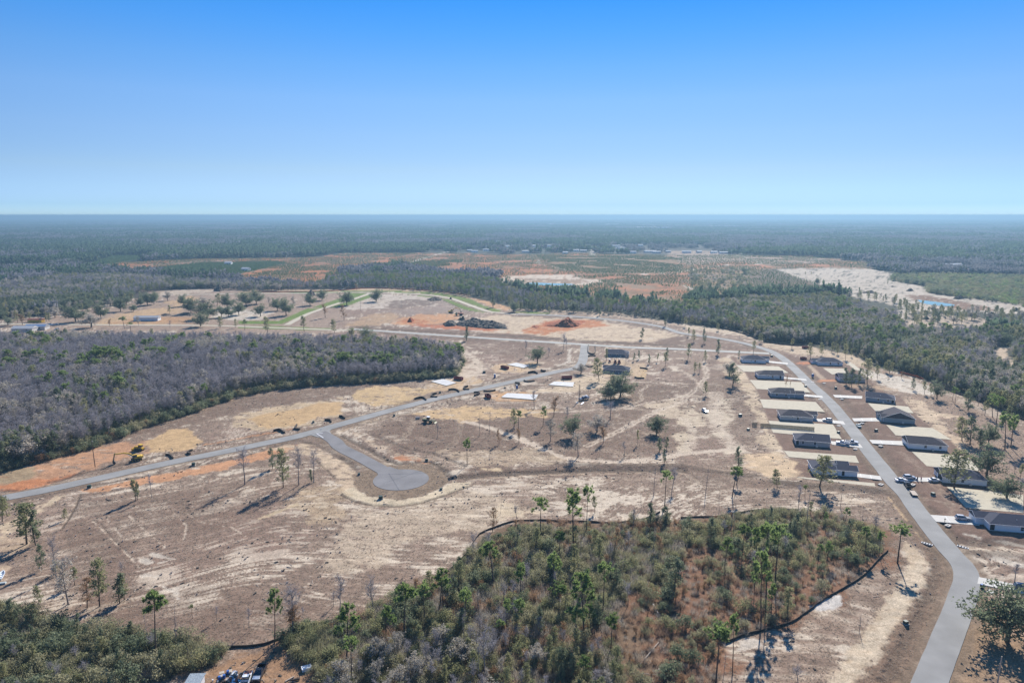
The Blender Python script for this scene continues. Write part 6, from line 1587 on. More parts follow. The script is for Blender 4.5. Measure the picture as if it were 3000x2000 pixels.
# ------------------------------------------------------------------ slabs waiting for houses
SLABS = [('9', [(415, 508), (640, 460), (905, 535), (715, 592)], 'white concrete slab beside the swamp wood and a red dumpster'),
         ('9', [(1870, 185), (2050, 148), (2310, 205), (2190, 250)], 'white concrete slab farthest up the street beside a red dumpster'),
         ('9', [(1760, 810), (1880, 730), (2470, 760), (2420, 862)], 'largest white concrete slab, right of the street'),
         ('E', [(1430, 183), (1470, 160), (1608, 166), (1600, 196)], 'white concrete slab between the sand and the drill rig')]
for t, q, lab in SLABS:
    pts = P(t, *q)
    s_ = sheet('house_slab', pts, M['slab'], .28, .3, kind=None); tag(s_, lab, 'slab')
    fb = MB(); n = len(pts)
    for i in range(n):
        fb.bar((*pts[i], .14), (*pts[(i + 1) % n], .14), .09, .32)
    fb.build('form_board', M['wood'], s_)
    c = MB(); m0 = [(pts[0][j] + pts[3][j]) / 2 for j in (0, 1)]; m1 = [(pts[1][j] + pts[2][j]) / 2 for j in (0, 1)]
    c.bar((*m0, .285), (*m1, .285), .12, .01); a_ = [pts[0][j] * .4 + pts[1][j] * .6 for j in (0, 1)]; b_ = [pts[3][j] * .4 + pts[2][j] * .6 for j in (0, 1)]
    c.bar((*a_, .287), (*b_, .287), .12, .01); c.build('control_joint', M['metal'], s_)

# ------------------------------------------------------------------ the new board fence: panels, posts, gate frame
A_, B_ = at('2', -590 + 640, 0), None
fa_, fb_ = at('F', 540, 705), at('F', 910, 733)
ang = math.atan2(fb_[1] - fa_[1], fb_[0] - fa_[0]); FL = math.hypot(fb_[0] - fa_[0], fb_[1] - fa_[1])
fence = thing('board_fence', 'long new unpainted board fence on straw between two left-row houses', 'fence', (*fa_, 0), ang)
np_ = 22; pw = FL / np_
_pm = MB()
for b in range(16):
    _pm.box(b * pw / 16 + .008, (b + 1) * pw / 16 - .008, 0, .03, .06, 1.85 + .02 * (b % 2))
_pm.box(0, pw, .03, .08, .35, .44); _pm.box(0, pw, .03, .08, 1.5, 1.59)
pmesh = mk_mesh('panel', _pm.v, _pm.f, M['wood'])
_po = MB(); _po.box(-.06, .06, .08, .2, -.3, 1.9); pomesh = mk_mesh('post', _po.v, _po.f, M['wood'])
for i in range(np_):
    link('panel', pmesh, fence, (i * pw, 0, 0)); link('post', pomesh, fence, (i * pw, 0, 0))
link('post', pomesh, fence, (FL, 0, 0))
ret = thing('fence_return', 'short return of new fence boards at the field end of the long fence', 'fence', (*at('F', 485, 700), 0), ang)
for i in range(2):
    link('panel', pmesh, ret, (i * pw, 0, 0)); link('post', pomesh, ret, (i * pw, 0, 0))
for i in range(2):
    o = link('panel', pmesh, ret, (0, i * pw, 0), math.pi / 2)

# ------------------------------------------------------------------ vehicles
WHM = {}


def wheels(root, xs, w, r, tw=.22, rim='metal'):
    if r not in WHM:
        t = MB(); t.tube((0, -tw / 2, 0), (0, tw / 2, 0), r, n=14); g = MB(); g.tube((0, -tw / 2 - .02, 0), (0, tw / 2 + .02, 0), r * .58, n=10)
        WHM[r] = (mk_mesh('wheel', t.v, t.f, M['rubber']), mk_mesh('rim', g.v, g.f, M[rim]))
    for x in xs:
        for s in (-1, 1):
            o = link('wheel', WHM[r][0], root, (x, s * (w / 2 - tw / 2 + .02), r)); link('rim', WHM[r][1], o)


def lights(root, L, w, z):
    for s in (-1, 1):
        h = MB(); h.box(-.06, .06, -.18, .18, -.08, .08); h.build('headlight', M['lamp'], root, (L / 2 - .08, s * (w / 2 - .28), z))
        h = MB(); h.box(-.06, .06, -.14, .14, -.12, .12); h.build('taillight', M['tail'], root, (-L / 2 + .06, s * (w / 2 - .2), z + .08))


def car(loc, rz, label, paint, kind='suv', group=None, cat='car'):
    L, w = (4.75, 1.88)
    root = thing('parked_car', label, cat, (*loc, 0.09), rz, group)
    if kind == 'suv':
        body = [(-2.35, .32), (2.3, .32), (2.37, .62), (2.25, .88), (1.15, 1.04), (-2.28, 1.08), (-2.38, .7)]; cab = [(-2.22, 1.06), (1.05, 1.03), (.35, 1.60), (-1.85, 1.64)]; rf = [(-1.86, 1.63), (.32, 1.59), (.1, 1.68), (-1.7, 1.71)]
    else:
        body = [(-2.3, .28), (2.3, .28), (2.38, .55), (2.2, .76), (1.0, .92), (-1.5, .96), (-2.3, .92), (-2.38, .6)]; cab = [(-1.65, .94), (.95, .90), (.2, 1.38), (-1.0, 1.40)]; rf = [(-1.0, 1.39), (.18, 1.37), (.0, 1.44), (-.85, 1.46)]
    b = MB(); b.prism(body, -w / 2, w / 2, .10); b.build('body', M[paint], root, bevel=.05)
    c = MB(); c.prism(cab, -w / 2 + .12, w / 2 - .12, .2); c.build('glasshouse', M['glass'], root)
    c = MB(); c.prism(rf, -w / 2 + .28, w / 2 - .28, .04); c.build('roof_panel', M[paint], root, bevel=.03)
    for s in (-1, 1):
        p_ = MB(); x = .1 if kind == 'suv' else -.3
        z1 = 1.62 if kind == 'suv' else 1.38
        p_.bar((x, s * (w / 2 - .14), 1.0), (x - .05, s * (w / 2 - .31), z1), .1, .08); p_.build('pillar', M[paint], root)
        m_ = MB(); m_.box(-.08, .08, -.12, .12, 0, .16); m_.build('mirror', M[paint], root, (.85, s * (w / 2 + .08), .96))
    wheels(root, (-1.4, 1.42), w, .36); lights(root, L, w, .68)
    return root


def pickup(loc, rz, label, paint, group=None, cap=False, hood=None):
    L, w = 5.7, 2.0
    root = thing('pickup_truck', label, 'pickup', (*loc, 0.09), rz, group)
    b = MB(); b.prism([(-.6, .42), (2.75, .42), (2.85, .8), (2.75, 1.12), (1.2, 1.22), (-.6, 1.24)], -w / 2, w / 2, .08); b.build('body', M[paint], root, bevel=.05)
    if hood:
        h = MB(); h.box(1.3, 2.7, -.8, .8, 1.16, 1.2); h.build('hood', M[hood], root)
    c = MB(); c.prism([(-.6, 1.22), (1.15, 1.2), (.5, 1.78), (-.5, 1.82)], -w / 2 + .1, w / 2 - .1, .2); c.build('cab_glass', M['glass'], root)
    c = MB(); c.prism([(-.5, 1.80), (.48, 1.77), (.3, 1.85), (-.4, 1.88)], -w / 2 + .28, w / 2 - .28, .03); c.build('cab_roof', M[paint], root, bevel=.03)
    d = MB(); d.box(-2.85, -.62, -w / 2, w / 2, .5, .72)
    d.box(-2.85, -.62, -w / 2, -w / 2 + .1, .72, 1.24); d.box(-2.85, -.62, w / 2 - .1, w / 2, .72, 1.24); d.box(-2.85, -2.75, -w / 2 + .1, w / 2 - .1, .72, 1.22); d.box(-.72, -.62, -w / 2 + .1, w / 2 - .1, .72, 1.22)
    d.build('cargo_bed', M[paint], root)
    f = MB(); f.box(-2.74, -.73, -w / 2 + .11, w / 2 - .11, .721, .74); f.build('bed_liner', M['black'], root)
    wheels(root, (-1.75, 1.75), w, .4); lights(root, L, w, .85)
    return root


def hd(t, a, b):
    p, q = at(t, *a), at(t, *b); return math.atan2(q[1] - p[1], q[0] - p[0])


dv = hd('2', (1130, 540), (1820, 610))
car(at('2', 1455, 578), dv + math.pi, 'silver-blue hatchback on the drive of the fence-side house', 'carsilver')
pickup(at('2', 1800, 1108), dv + math.pi, 'white pickup with dark side, nearer of two on the brown-grey house drive', 'carwhite')
pickup(at('2', 2010, 1092), dv, 'silver pickup behind the nearer white one on the same drive', 'carsilver')
car(at('5', 135, 862), hd('5', (60, 800), (200, 1000)) + math.pi, 'pale aqua car driving on the long street', 'caraqua', 'sedan')
st = hd('6', (0, 640), (700, 1560))
car(at('6', 355, 800), hd('6', (190, 810), (1060, 830)), 'silver-blue large car at the kerb end of the open-garage drive', 'carsilver')
car(at('6', 170, 862), hd('6', (190, 810), (1060, 830)) + .15, 'white car nosed onto the street at the open-garage drive', 'carwhite', 'sedan')
car(at('6', 940, 862), hd('6', (190, 810), (1060, 830)), 'white sedan on the drive right at the open garage', 'carwhite', 'sedan')
pickup(at('6', 320, 985), st + math.pi, 'black pickup parked on the street edge ahead of a flat trailer', 'carblack')
car(at('7', 955, 568), hd('7', (215, 530), (1290, 620)), 'silver sport utility car on the corner house drive', 'carsilver')
car(at('F', 157, 603), math.radians(-75), 'white car alone in the rough field beyond the fence', 'carwhite', 'suv')
car(at('I', 2352, 650), math.radians(-20), 'dark car at the right edge on the lower drive', 'carblue')
# flat trailer behind the black pickup
tr = thing('flat_trailer', 'flatbed trailer with pale deck parked on the street behind the black pickup', 'trailer', (*at('6', 455, 1170), .09), st)
d = MB(); d.box(-2.3, 2.3, -1.05, 1.05, .62, .74); d.build('deck', M['deadwood'], tr)
d = MB(); d.box(-2.3, 2.3, -1.1, -1.04, .55, .95); d.box(-2.3, 2.3, 1.04, 1.1, .55, .95); d.bar((-2.3, 0, .6), (-3.6, 0, .5), .12, .1); d.build('frame', M['black'], tr)
wheels(tr, (-.1, .7), 2.3, .33)

# two old pickups in the yard at the bottom edge
yd = hd('K', (1330, 470), (1470, 170))
pickup(at('K', 1395, 360), yd + math.pi, 'dark old pickup with open bed, right one at the bottom yard', 'carblack', hood='metal')
pickup(at('K', 1160, 480), yd + .08, 'faded red and white old pickup, left one at the bottom yard', 'carwhite', hood='rustred')
sh = thing('metal_shed', 'small shed with ribbed metal roof cut by the bottom edge', 'shed', (*at('K', 235, 590), 0), yd)
s_ = MB(); s_.box(-3, 2.6, -1.5, 1.5, -.1, 1.9); s_.build('wall', M['ltgrey'], sh)
s_ = MB()
for k in range(14):
    y0 = -1.8 + k * 3.6 / 14; s_.box(-3.3, 2.9, y0, y0 + .09, 1.94, 2.01); s_.box(-3.3, 2.9, y0 + .09, y0 + .257, 1.92, 1.95)
s_.build('roof', M['oldmetal'], sh)
bx = thing('white_tank', 'white box lying on the bare ground at the bottom yard edge', 'box', (*at('K', 2230, 240), 0), .5)
s_ = MB(); s_.box(-1.1, 1.1, -.7, .7, -.05, .7, .05); s_.build('body', M['pale'], bx, bevel=.04)
s_ = MB(); s_.box(-1.14, 1.14, -.74, .74, .7, .76); s_.build('lid', M['pale'], bx)
for k, (a, b, r_, m_, lab) in enumerate((((1850, 460), (2010, 370), .16, 'deadwood', 'bleached log lying left in the bottom yard'), ((1930, 440), (2080, 390), .14, 'bark', 'brown log lying between two others in the bottom yard'), ((1990, 440), (2110, 415), .25, 'silt', 'dark rolled pipe beside the logs in the bottom yard'))):
    p0, p1 = at('K', *a), at('K', *b); s_ = MB(); s_.tube((*p0, r_ - .03), (*p1, r_ - .03), r_, r_ * .8, 9)
    tag(s_.build('log' if k < 2 else 'pipe_roll', M[m_]), lab, 'log' if k < 2 else 'pipe')
rj = random.Random(3)
jn = ['barrel', 'crate', 'old_tyre', 'sheet_of_tin', 'bucket']
for k in range(26):
    x, y = rj.uniform(560, 1010), rj.uniform(250, 470)
    if x < 700 and y < 380: continue
    px, py = at('K', x, y); nm = jn[k % 5]; s_ = MB()
    if nm == 'barrel': s_.tube((0, 0, -.02), (0, 0, .85), .3, n=10); s_.tube((0, 0, .85), (0, 0, .87), .32, n=10); mm = 'blue' if k % 2 else 'rustred'
    elif nm == 'crate': s_.box(-.5, .5, -.4, .4, -.02, .5, .04); s_.box(-.52, .52, -.42, .42, .5, .54); mm = 'deadwood'
    elif nm == 'old_tyre': s_.tube((0, 0, 0), (0, 0, .22), .36, n=12); s_.tube((0, 0, .2), (0, 0, .24), .3, n=12); mm = 'rubber'
    elif nm == 'sheet_of_tin': s_.box(-.9, .9, -.5, .5, .02, .06); s_.bar((-.9, 0, .07), (.9, .1, .07), .05, .05); mm = 'metal'
    else: s_.tube((0, 0, -.01), (0, 0, .36), .15, .19, 9); s_.bar((-.17, 0, .42), (.17, 0, .42), .02, .02); mm = 'pale'
    tag(s_.build(nm, M[mm], None, (px, py, .02), rj.random() * 6), {'barrel': 'steel barrel', 'crate': 'weathered crate', 'old_tyre': 'worn black tyre', 'sheet_of_tin': 'loose sheet of tin', 'bucket': 'pale bucket'}[nm] + ' in the junk heap beside the old pickups', nm.split('_')[-1] if nm != 'sheet_of_tin' else 'tin sheet', 'junk beside the old pickups')
# boat at the left edge
bt = thing('small_boat', 'white open boat lying on the ground at the left edge', 'boat', (*at('G', 12, 445), .1), hd('G', (0, 475), (40, 410)))
hp = [(-2.6, .9), (-2.6, -.9), (.6, -.95), (1.9, -.6), (2.9, 0), (1.9, .6), (.6, .95)]
s_ = MB(); n = len(hp); s_.add([(x * .9, y * .7, 0) for x, y in hp] + [(x, y, .75) for x, y in hp] + [(x * .92, y * .86, .75) for x, y in hp] + [(x * .85, y * .65, .2) for x, y in hp],
     [tuple(range(n - 1, -1, -1)), tuple(range(3 * n, 4 * n))] + [(a * n + i, a * n + (i + 1) % n, (a + 1) * n + (i + 1) % n, (a + 1) * n + i) for a in range(3) for i in range(n)])
s_.build('hull', M['pale'], bt)
for x in (-1.6, -.2, 1.1):
    s_ = MB(); s_.box(x - .15, x + .15, -.6, .6, .5, .56); s_.build('bench', M['metal'], bt)
tag(MB().box(-1.2, 1.2, -.5, .5, 0, .35, .12).build('green_canoe', M['green'], None, (*at('G', 14, 490), 0), .3), 'green upturned tub beside the white boat at the left edge', 'tub')


# ------------------------------------------------------------------ building-site machines
def excavator(loc, rz, label, paint='yellow', arm=((.9, 1.9), (4.6, 4.1), (8.2, 4.2), (8.6, 1.6)), s=1.0, swing=0.0):
    r = thing('excavator', label, 'excavator', (*loc, .05), rz); r.scale = (s, s, s)
    for q in (-1, 1):
        t = MB(); t.prism([(-2.1, .25), (-1.8, 0), (1.8, 0), (2.1, .25), (2.1, .65), (1.8, .9), (-1.8, .9), (-2.1, .65)], q * 1.2 - .3, q * 1.2 + .3); t.build('crawler_track', M['track'], r)
        for x in (-1.5, -.5, .5, 1.5):
            g = MB(); g.tube((x, q * 1.2 - .33, .35), (x, q * 1.2 + .33, .35), .2, n=8); g.build('track_roller', M[paint], r)
    u = MB(); u.box(-.8, .8, -.9, .9, .5, 1.0); u.tube((0, 0, 1.0), (0, 0, 1.15), .8, n=16); u.build('undercarriage', M['black'], r)
    h = MB(); h.prism([(-2.2, 1.15), (.9, 1.15), (.9, 1.6), (-.4, 2.05), (-2.0, 2.1), (-2.45, 1.6)], -1.35, 1.35, .1); h.build('engine_house', M[paint], r, bevel=.08)
    w = MB(); w.box(-2.75, -2.2, -1.3, 1.3, 1.15, 2.0, .1); w.build('counterweight', M[paint], r, bevel=.08)
    c = MB(); c.prism([(-.3, 1.6), (1.4, 1.25), (1.55, 1.9), (1.1, 2.85), (-.2, 2.9)], .35, 1.3, .06); co = c.build('cab', M['glass'], r)
    k = MB(); k.prism([(-.3, 2.88), (1.15, 2.85), (1.1, 3.0), (-.25, 3.0)], .32, 1.33); k.build('cab_roof', M[paint], co)
    k = MB(); k.box(-.35, -.2, .33, 1.32, 1.5, 2.9); k.box(1.3, 1.42, .33, .42, 1.25, 2.4); k.build('cab_frame', M[paint], co)
    p = [Vector((a, 0, b)) for a, b in arm]
    b_ = MB(); b_.bar(p[0], p[1] * .5 + p[0] * .5 + Vector((0, 0, .55)), .45, .55); b_.bar(p[1] * .5 + p[0] * .5 + Vector((0, 0, .55)), p[1], .42, .5); b_.bar(p[1], p[2], .36, .42); b_.build('boom', M[paint], r)
    b_ = MB(); b_.bar(p[2] + Vector((-.3, 0, .4)), p[3], .32, .42); b_.build('stick', M['olive'] if paint == 'yellow' else M[paint], r)
    q = p[3]; b_ = MB(); b_.prism([(q.x - .1, q.z), (q.x + .35, q.z - .1), (q.x + .5, q.z - 1.1), (q.x - .1, q.z - 1.5), (q.x - .9, q.z - 1.3), (q.x - .5, q.z - .7)], -.55, .55); b_.build('bucket', M['track'], r)
    for y in (-.25, .25):
        b_ = MB(); b_.tube(p[0] + Vector((.4, y, -.3)), p[1] * .6 + p[0] * .4 + Vector((0, y, -.1)), .08, n=6); b_.build('ram', M['metal'], r)
    return r


ex = hd('X', (1500, 1100), (870, 1200))
excavator(at('X', 1215, 1130), ex, 'yellow excavator with its boom stretched left beside the street', s=1.0)


def dozer(loc, rz, label, paint='yellow', s=1.0):
    r = thing('bulldozer', label, 'bulldozer', (*loc, .05), rz); r.scale = (s, s, s)
    for q in (-1, 1):
        t = MB(); t.prism([(-1.7, .3), (-1.4, 0), (1.5, 0), (1.8, .3), (1.5, .8), (-1.4, .95)], q * .95 - .25, q * .95 + .25); t.build('crawler_track', M['track'], r)
    h = MB(); h.prism([(-.1, .6), (1.8, .6), (1.8, 1.55), (-.1, 1.7)], -.6, .6, .05); h.build('hood', M[paint], r, bevel=.05)
    h = MB(); h.box(-1.8, -.1, -.68, .68, .6, 1.3); h.build('seat_deck', M[paint], r)
    c = MB(); c.box(-1.3, 0, -.6, .6, 1.3, 2.35, .06); c.build('cab', M['glass'], r)
    c = MB(); c.box(-1.5, .15, -.75, .75, 2.36, 2.5, .05); c.build('canopy', M[paint], r)
    b = MB(); b.prism([(2.1, .05), (2.35, .0), (2.2, .6), (2.3, 1.1), (2.05, 1.1)], -1.5, 1.5); b.build('blade', M[paint], r)
    for y in (-.9, .9):
        k = MB(); k.bar((.3, y, .5), (2.1, y, .45), .12, .18); k.build('push_arm', M[paint], r)
    e = MB(); e.tube((1.0, .3, 1.5), (1.0, .3, 2.3), .07, n=6); e.build('exhaust', M['black'], r)
    return r


dozer(at('X', 1370, 560), hd('X', (1500, 500), (1150, 480)), 'yellow bulldozer with canopy standing behind the big excavator', s=1.15)
ld = thing('wheel_loader', 'dusty olive wheel loader parked in the brown field below the sand', 'wheel loader', (*at('E', 603, 440), .02), math.radians(-14))
wheels(ld, (-1.5, 1.5), 2.7, .78, .6, 'olive')
b = MB(); b.prism([(-3.1, .9), (.2, .9), (.2, 1.7), (-.6, 2.0), (-3.0, 1.9)], -1.0, 1.0, .1); b.build('engine_house', M['olive'], ld, bevel=.06)
b = MB(); b.box(.3, 2.3, -.6, .6, .7, 1.3); b.build('front_frame', M['olive'], ld)
b = MB(); b.box(-.7, .8, -.75, .75, 1.7, 3.0, .08); b.build('cab', M['glass'], ld)
b = MB(); b.box(-.8, .9, -.85, .85, 3.0, 3.15, .05); b.build('cab_roof', M['pale'], ld)
for y in (-.65, .65):
    b = MB(); b.bar((1.3, y, 1.6), (3.5, y, .7), .2, .3); b.build('lift_arm', M['olive'], ld)
b = MB(); b.prism([(3.3, .1), (4.4, .0), (3.6, .5), (3.5, 1.3), (3.2, 1.2)], -1.4, 1.4); b.build('bucket', M['olive'], ld)
at_ = thing('loader_attachment', 'small grey fork attachment lying left of the wheel loader', 'attachment', (*at('E', 529, 414), 0), .2)
b = MB(); b.box(-1.1, 1.1, -.15, .15, 0, 1.0); b.build('frame', M['metal'], at_)
for x in (-.7, .7):
    b = MB(); b.box(x - .08, x + .08, -1.4, -.15, .05, .15); b.build('fork', M['black'], at_)

# drill rig truck
dr = thing('drill_rig', 'truck-mounted drill rig with a tall thin mast in the field', 'drill rig', (*at('3' if False else 'E', 1672, 286), .05), math.radians(38))
wheels(dr, (-2.2, -1.1, 2.6), 2.3, .5)
b = MB(); b.box(-3.4, 3.6, -.5, .5, .6, .85); b.build('chassis', M['black'], dr)
b = MB(); b.prism([(2.0, .8), (3.9, .8), (3.9, 1.5), (3.3, 1.7), (3.0, 2.3), (2.0, 2.3)], -1.05, 1.05, .06); b.build('cab', M['carwhite'], dr, bevel=.05)
b = MB(); b.prism([(3.0, 1.72), (3.36, 1.72), (3.1, 2.2)], -1.06, 1.06); b.build('windscreen', M['glass'], dr)
b = MB(); b.box(-3.3, 1.8, -1.1, 1.1, .9, 1.3); b.build('deck', M['carblue'], dr)
b = MB(); b.box(-.8, 1.4, -.8, .8, 1.3, 2.1, .05); b.build('pump_housing', M['carblue'], dr)
b = MB()
for x, y in ((-3.5, -.25), (-3.5, .25), (-3.1, -.25), (-3.1, .25)):
    b.bar((x, y, .9), (x + (.0), y, 9.6), .09, .09)
for k in range(12):
    z = 1.2 + k * .7; b.bar((-3.5, -.25, z), (-3.1, .25, z + .35), .05, .05); b.bar((-3.5, .25, z), (-3.5, -.25, z + .35), .05, .05)
b.build('mast', M['pole'], dr)
b = MB(); b.tube((-3.8, 0, .2), (-3.8, 0, 6), .1, n=8); b.build('drill_pipe', M['metal'], dr)
for k, (a, b2) in enumerate((((1655, 318), (1673, 302)), ((1622, 303), (1635, 306)))):
    p0, p1 = at('E', *a), at('E', *b2); s_ = MB(); s_.bar((*p0, .1), (*p1, .1), .9, .2); s_.bar((*p0, .22), (*p1, .22), .5, .06)
    tag(s_.build('pipe_bundle', M['pale']), ['longer white pipe bundle on the ground beside the drill rig', 'short white pipe bundle left of the drill rig'][k], 'pipe bundle')


def dumpster(loc, rz, label, L=6.0):
    r = thing('dumpster', label, 'dumpster', (*loc, .05), rz, 'red roll-off dumpsters')
    w, h = 2.4, 1.9
    b = MB(); b.box(-L / 2, L / 2, -w / 2, w / 2, .15, .3); b.box(-L / 2, L / 2, -w / 2, -w / 2 + .08, .3, h); b.box(-L / 2, L / 2, w / 2 - .08, w / 2, .3, h); b.box(-L / 2, -L / 2 + .08, -w / 2 + .08, w / 2 - .08, .3, h); b.box(L / 2 - .08, L / 2, -w / 2 + .08, w / 2 - .08, .3, h)
    b.build('body', M['red'], r)
    for k in range(9):
        x = -L / 2 + .3 + k * (L - .6) / 8
        for s in (-1, 1):
            q = MB(); q.box(x - .06, x + .06, s * (w / 2 + .05) - .05, s * (w / 2 + .05) + .05, .3, h - .05); q.build('rib', M['red'], r)
    q = MB(); q.box(-L / 2 + .1, L / 2 - .1, -w / 2 + .1, w / 2 - .1, .3, .9); q.build('debris', M['brushheap'], r)
    for s in (-1, 1):
        q = MB(); q.bar((-L / 2, s * .6, .08), (L / 2, s * .6, .08), .15, .16); q.build('runner', M['black'], r)
    return r


dumpster(at('9', 945, 470), hd('9', (870, 455), (1010, 475)), 'red dumpster standing beside the slab by the swamp wood')
dumpster(at('9', 1830, 260), hd('9', (1760, 240), (1890, 268)), 'red dumpster at the slab farthest up the street')
dumpster(at('9', 1510, 815), hd('9', (1560, 820), (1480, 760)), 'red dumpster in front of the largest slab, end towards the street', 5)
dumpster(at('E', 1557, 140), hd('E', (1530, 142), (1588, 140)), 'long red dumpster beyond the slab between sand and drill rig', 6.6)
dumpster(at('F', 835, 243), .1, 'dark red dumpster beside the far white house of the right row', 4)
dumpster(at('F', 850, 166), .1, 'flat red dumpster at the wood edge beyond the street junction', 5)


def toilet(loc, label, rz=0.2):
    r = thing('portable_toilet', label, 'portable toilet', (*loc, .02), rz, 'blue portable toilets')
    b = MB(); b.box(-.55, .55, -.55, .55, .1, 2.1, .03); b.build('cabin', M['blue'], r)
    b = MB(); b.box(-.6, .6, -.6, .6, 2.1, 2.2); b.box(-.5, .5, -.5, .5, 2.2, 2.34, .15); b.build('roof', M['pale'], r)
    b = MB(); b.box(-.38, .38, -.03, .03, .2, 2.0); b.build('door', M['pale'] if False else M['blue'], r, (0, -.57, 0))
    b = MB(); b.box(-.65, .65, -.65, .65, 0, .1); b.build('skid', M['black'], r)


toilet(at('9', 1640, 428), 'blue portable toilet beyond the street near the swamp wood slabs')
toilet(at('9', 2062, 640), 'blue portable toilet right of the street beside the silt fence')
toilet(at('1', 1900, 660), 'blue portable toilet at the long street edge between right-row houses')

# red machines behind the slate house
for k, (x, lab) in enumerate(((1000, 'dark red material lift standing left behind the slate house roof'), (1180, 'bright red material lift standing right behind the slate house roof'))):
    r = thing('material_lift', lab, 'material lift', (*at('8', x, 1010), .05), .1)
    b = MB(); b.box(-.9, .9, -1.2, 1.2, .4, 1.6, .05); b.build('body', M['red'], r, bevel=.05)
    b = MB(); b.box(-.7, .7, -.5, .5, 1.62, 2.7); b.build('cab', M['glass'], r)
    b = MB(); b.box(-.75, .75, -.55, .55, 2.7, 2.8); b.build('cab_roof', M['red'], r)
    b = MB(); b.bar((-.2, .9, 1.5), (-.2, 1.6, 3.4), .25, .25); b.build('boom', M['black'], r)
    wheels(r, (-.6, .6), 2.2, .42)
r = thing('skid_loader', 'small dark red skid loader beside the slate house with lifts', 'skid loader', (*at('8', 745, 955), .05), 1.3)
b = MB(); b.box(-1, 1, -.7, .7, .35, 1.2, .05); b.build('body', M['red'], r); b = MB(); b.box(-.6, .5, -.55, .55, 1.2, 2.0, .05); b.build('cab', M['black'], r)
b = MB(); b.box(-.65, .55, -.6, .6, 2.0, 2.08); b.build('cab_roof', M['pale'], r); wheels(r, (-.6, .6), 1.6, .38)

# earth works by the orange heap
excavator(at('B', 760, 745), math.radians(8), 'distant tan excavator reaching right over the graded sand', s=1.25, arm=((.9, 1.9), (4.2, 4.4), (7.4, 3.4), (8.6, 1.4)))
dt = thing('dump_truck', 'distant brown articulated dump truck beside the tan excavator', 'dump truck', (*at('B', 815, 762), .05), math.radians(186))
wheels(dt, (-2.8, -1.3, 2.8), 2.9, .85, .6, 'olive')
b = MB(); b.prism([(-4.6, 1.6), (1.2, 1.5), (1.2, 3.0), (.6, 3.1), (-4.8, 2.6)], -1.45, 1.45, -.2); b.build('dump_body', M['rustred'], dt)
b = MB(); b.prism([(1.5, 1.3), (4.6, 1.3), (4.6, 2.2), (3.4, 2.4), (3.0, 3.3), (1.6, 3.3)], -1.2, 1.2, .1); b.build('cab', M['olive'], dt, bevel=.05)
b = MB(); b.prism([(2.9, 2.5), (3.4, 2.45), (3.05, 3.2)], -1.22, 1.22); b.build('windscreen', M['glass'], dt)
dozer(at('B', 835, 792), math.radians(190), 'distant olive bulldozer on top of the grey spoil heap', 'olive', 1.5)
tag(MB().box(-1.6, 1.6, -1, 1, 0, 1.3, .2).box(-.6, .6, -.7, .7, 1.3, 2.4, .1).build('utility_vehicle', M['black'], None, (*at('B', 757, 650), .05), 1.2), 'small dark vehicle on the pale road through the green verges', 'utility vehicle')


# ------------------------------------------------------------------ heaps of soil and brush
def heap(pts, hgt, m, label, name='soil_heap', cat='heap', rough=.3, seed=1):
    a = np.array(pts); x0, y0 = a.min(0) - 2; x1, y1 = a.max(0) + 2
    n = 46; gx, gy = np.meshgrid(np.linspace(x0, x1, n), np.linspace(y0, y1, n)); x, y = gx.ravel(), gy.ravel()
    d = seg_dist(x, y, pts, True); ins = inside(x, y, pts); d = np.where(ins, d, -d)
    w = (y1 - y0) / 2
    r_ = fbm(x, y, 5, 4, seed) ; r2 = fbm(x, y, 1.6, 3, seed + 1)
    z = np.clip(d / (min(w, (x1 - x0) / 2) * .55), -.2, 1); z = hgt * np.sign(z) * np.abs(z) ** .75 * (.7 + rough * 2 * (r_ - .35)) + (r2 - .5) * hgt * rough * (z > 0)
    z = np.where(d < 0, -.35, z)
    i = (np.arange(n - 1)[:, None] * n + np.arange(n - 1)[None, :]).ravel()
    o = link(name, mk_mesh(name, np.stack([x, y, z], 1), np.stack([i, i + 1, i + n + 1, i + n], 1), m, smooth_=False)); tag(o, label, cat)
    return o


heap(P('B', (790, 822), (830, 800), (960, 800), (1130, 825), (1150, 855), (1000, 852), (800, 832)), 5.0, M['spoil'], 'long dark grey ridge of spoil in the graded area', seed=2, rough=.5)
heap(P('B', (700, 822), (760, 800), (800, 815), (790, 835), (720, 838)), 3.6, M['spoil'], 'small grey spoil mound left of the long ridge', seed=3, rough=.5)
heap(P('B', (1470, 838), (1540, 800), (1600, 805), (1640, 835), (1580, 845)), 7.5, M['clayheap'], 'steep orange clay heap right of the grey ridge', seed=4)
heap(P('B', (1400, 832), (1520, 792), (1640, 800), (1660, 825), (1500, 842)), 3.0, M['clayheap'], 'low orange clay bench around the steep heap', seed=5)
heap(P('B', (1310, 842), (1330, 830), (1370, 836), (1350, 850)), 1.6, M['clayheap'], 'little orange dirt mound beside the haul road', seed=6)
heap(P('B', (455, 806), (475, 785), (505, 800), (490, 808)), 4.2, M['clayheap'], 'pointed orange cone of clay left of the machines', seed=7)
heap(P('B', (590, 652), (640, 640), (700, 645), (690, 660), (620, 664)), 2.4, M['brushheap'], 'brush heap beside the green verge', 'brush_heap', seed=8, rough=.7)
heap(P('A', (1475, 592), (1510, 575), (1550, 590), (1520, 597)), 8.0, M['brushheap'], 'tall grey brush heap at the far edge of the old oaks', 'brush_heap', seed=9, rough=.5)
heap(P('A', (2110, 625), (2150, 608), (2180, 622), (2150, 630)), 7, M['brushheap'], 'dark brush heap among the old oaks near the green verge', 'brush_heap', seed=10, rough=.5)
heap(P('A', (1230, 750), (1290, 740), (1360, 752), (1320, 768)), 1.8, M['brushheap'], 'low dark brush heap in the sand among the oaks', 'brush_heap', seed=11, rough=.7)
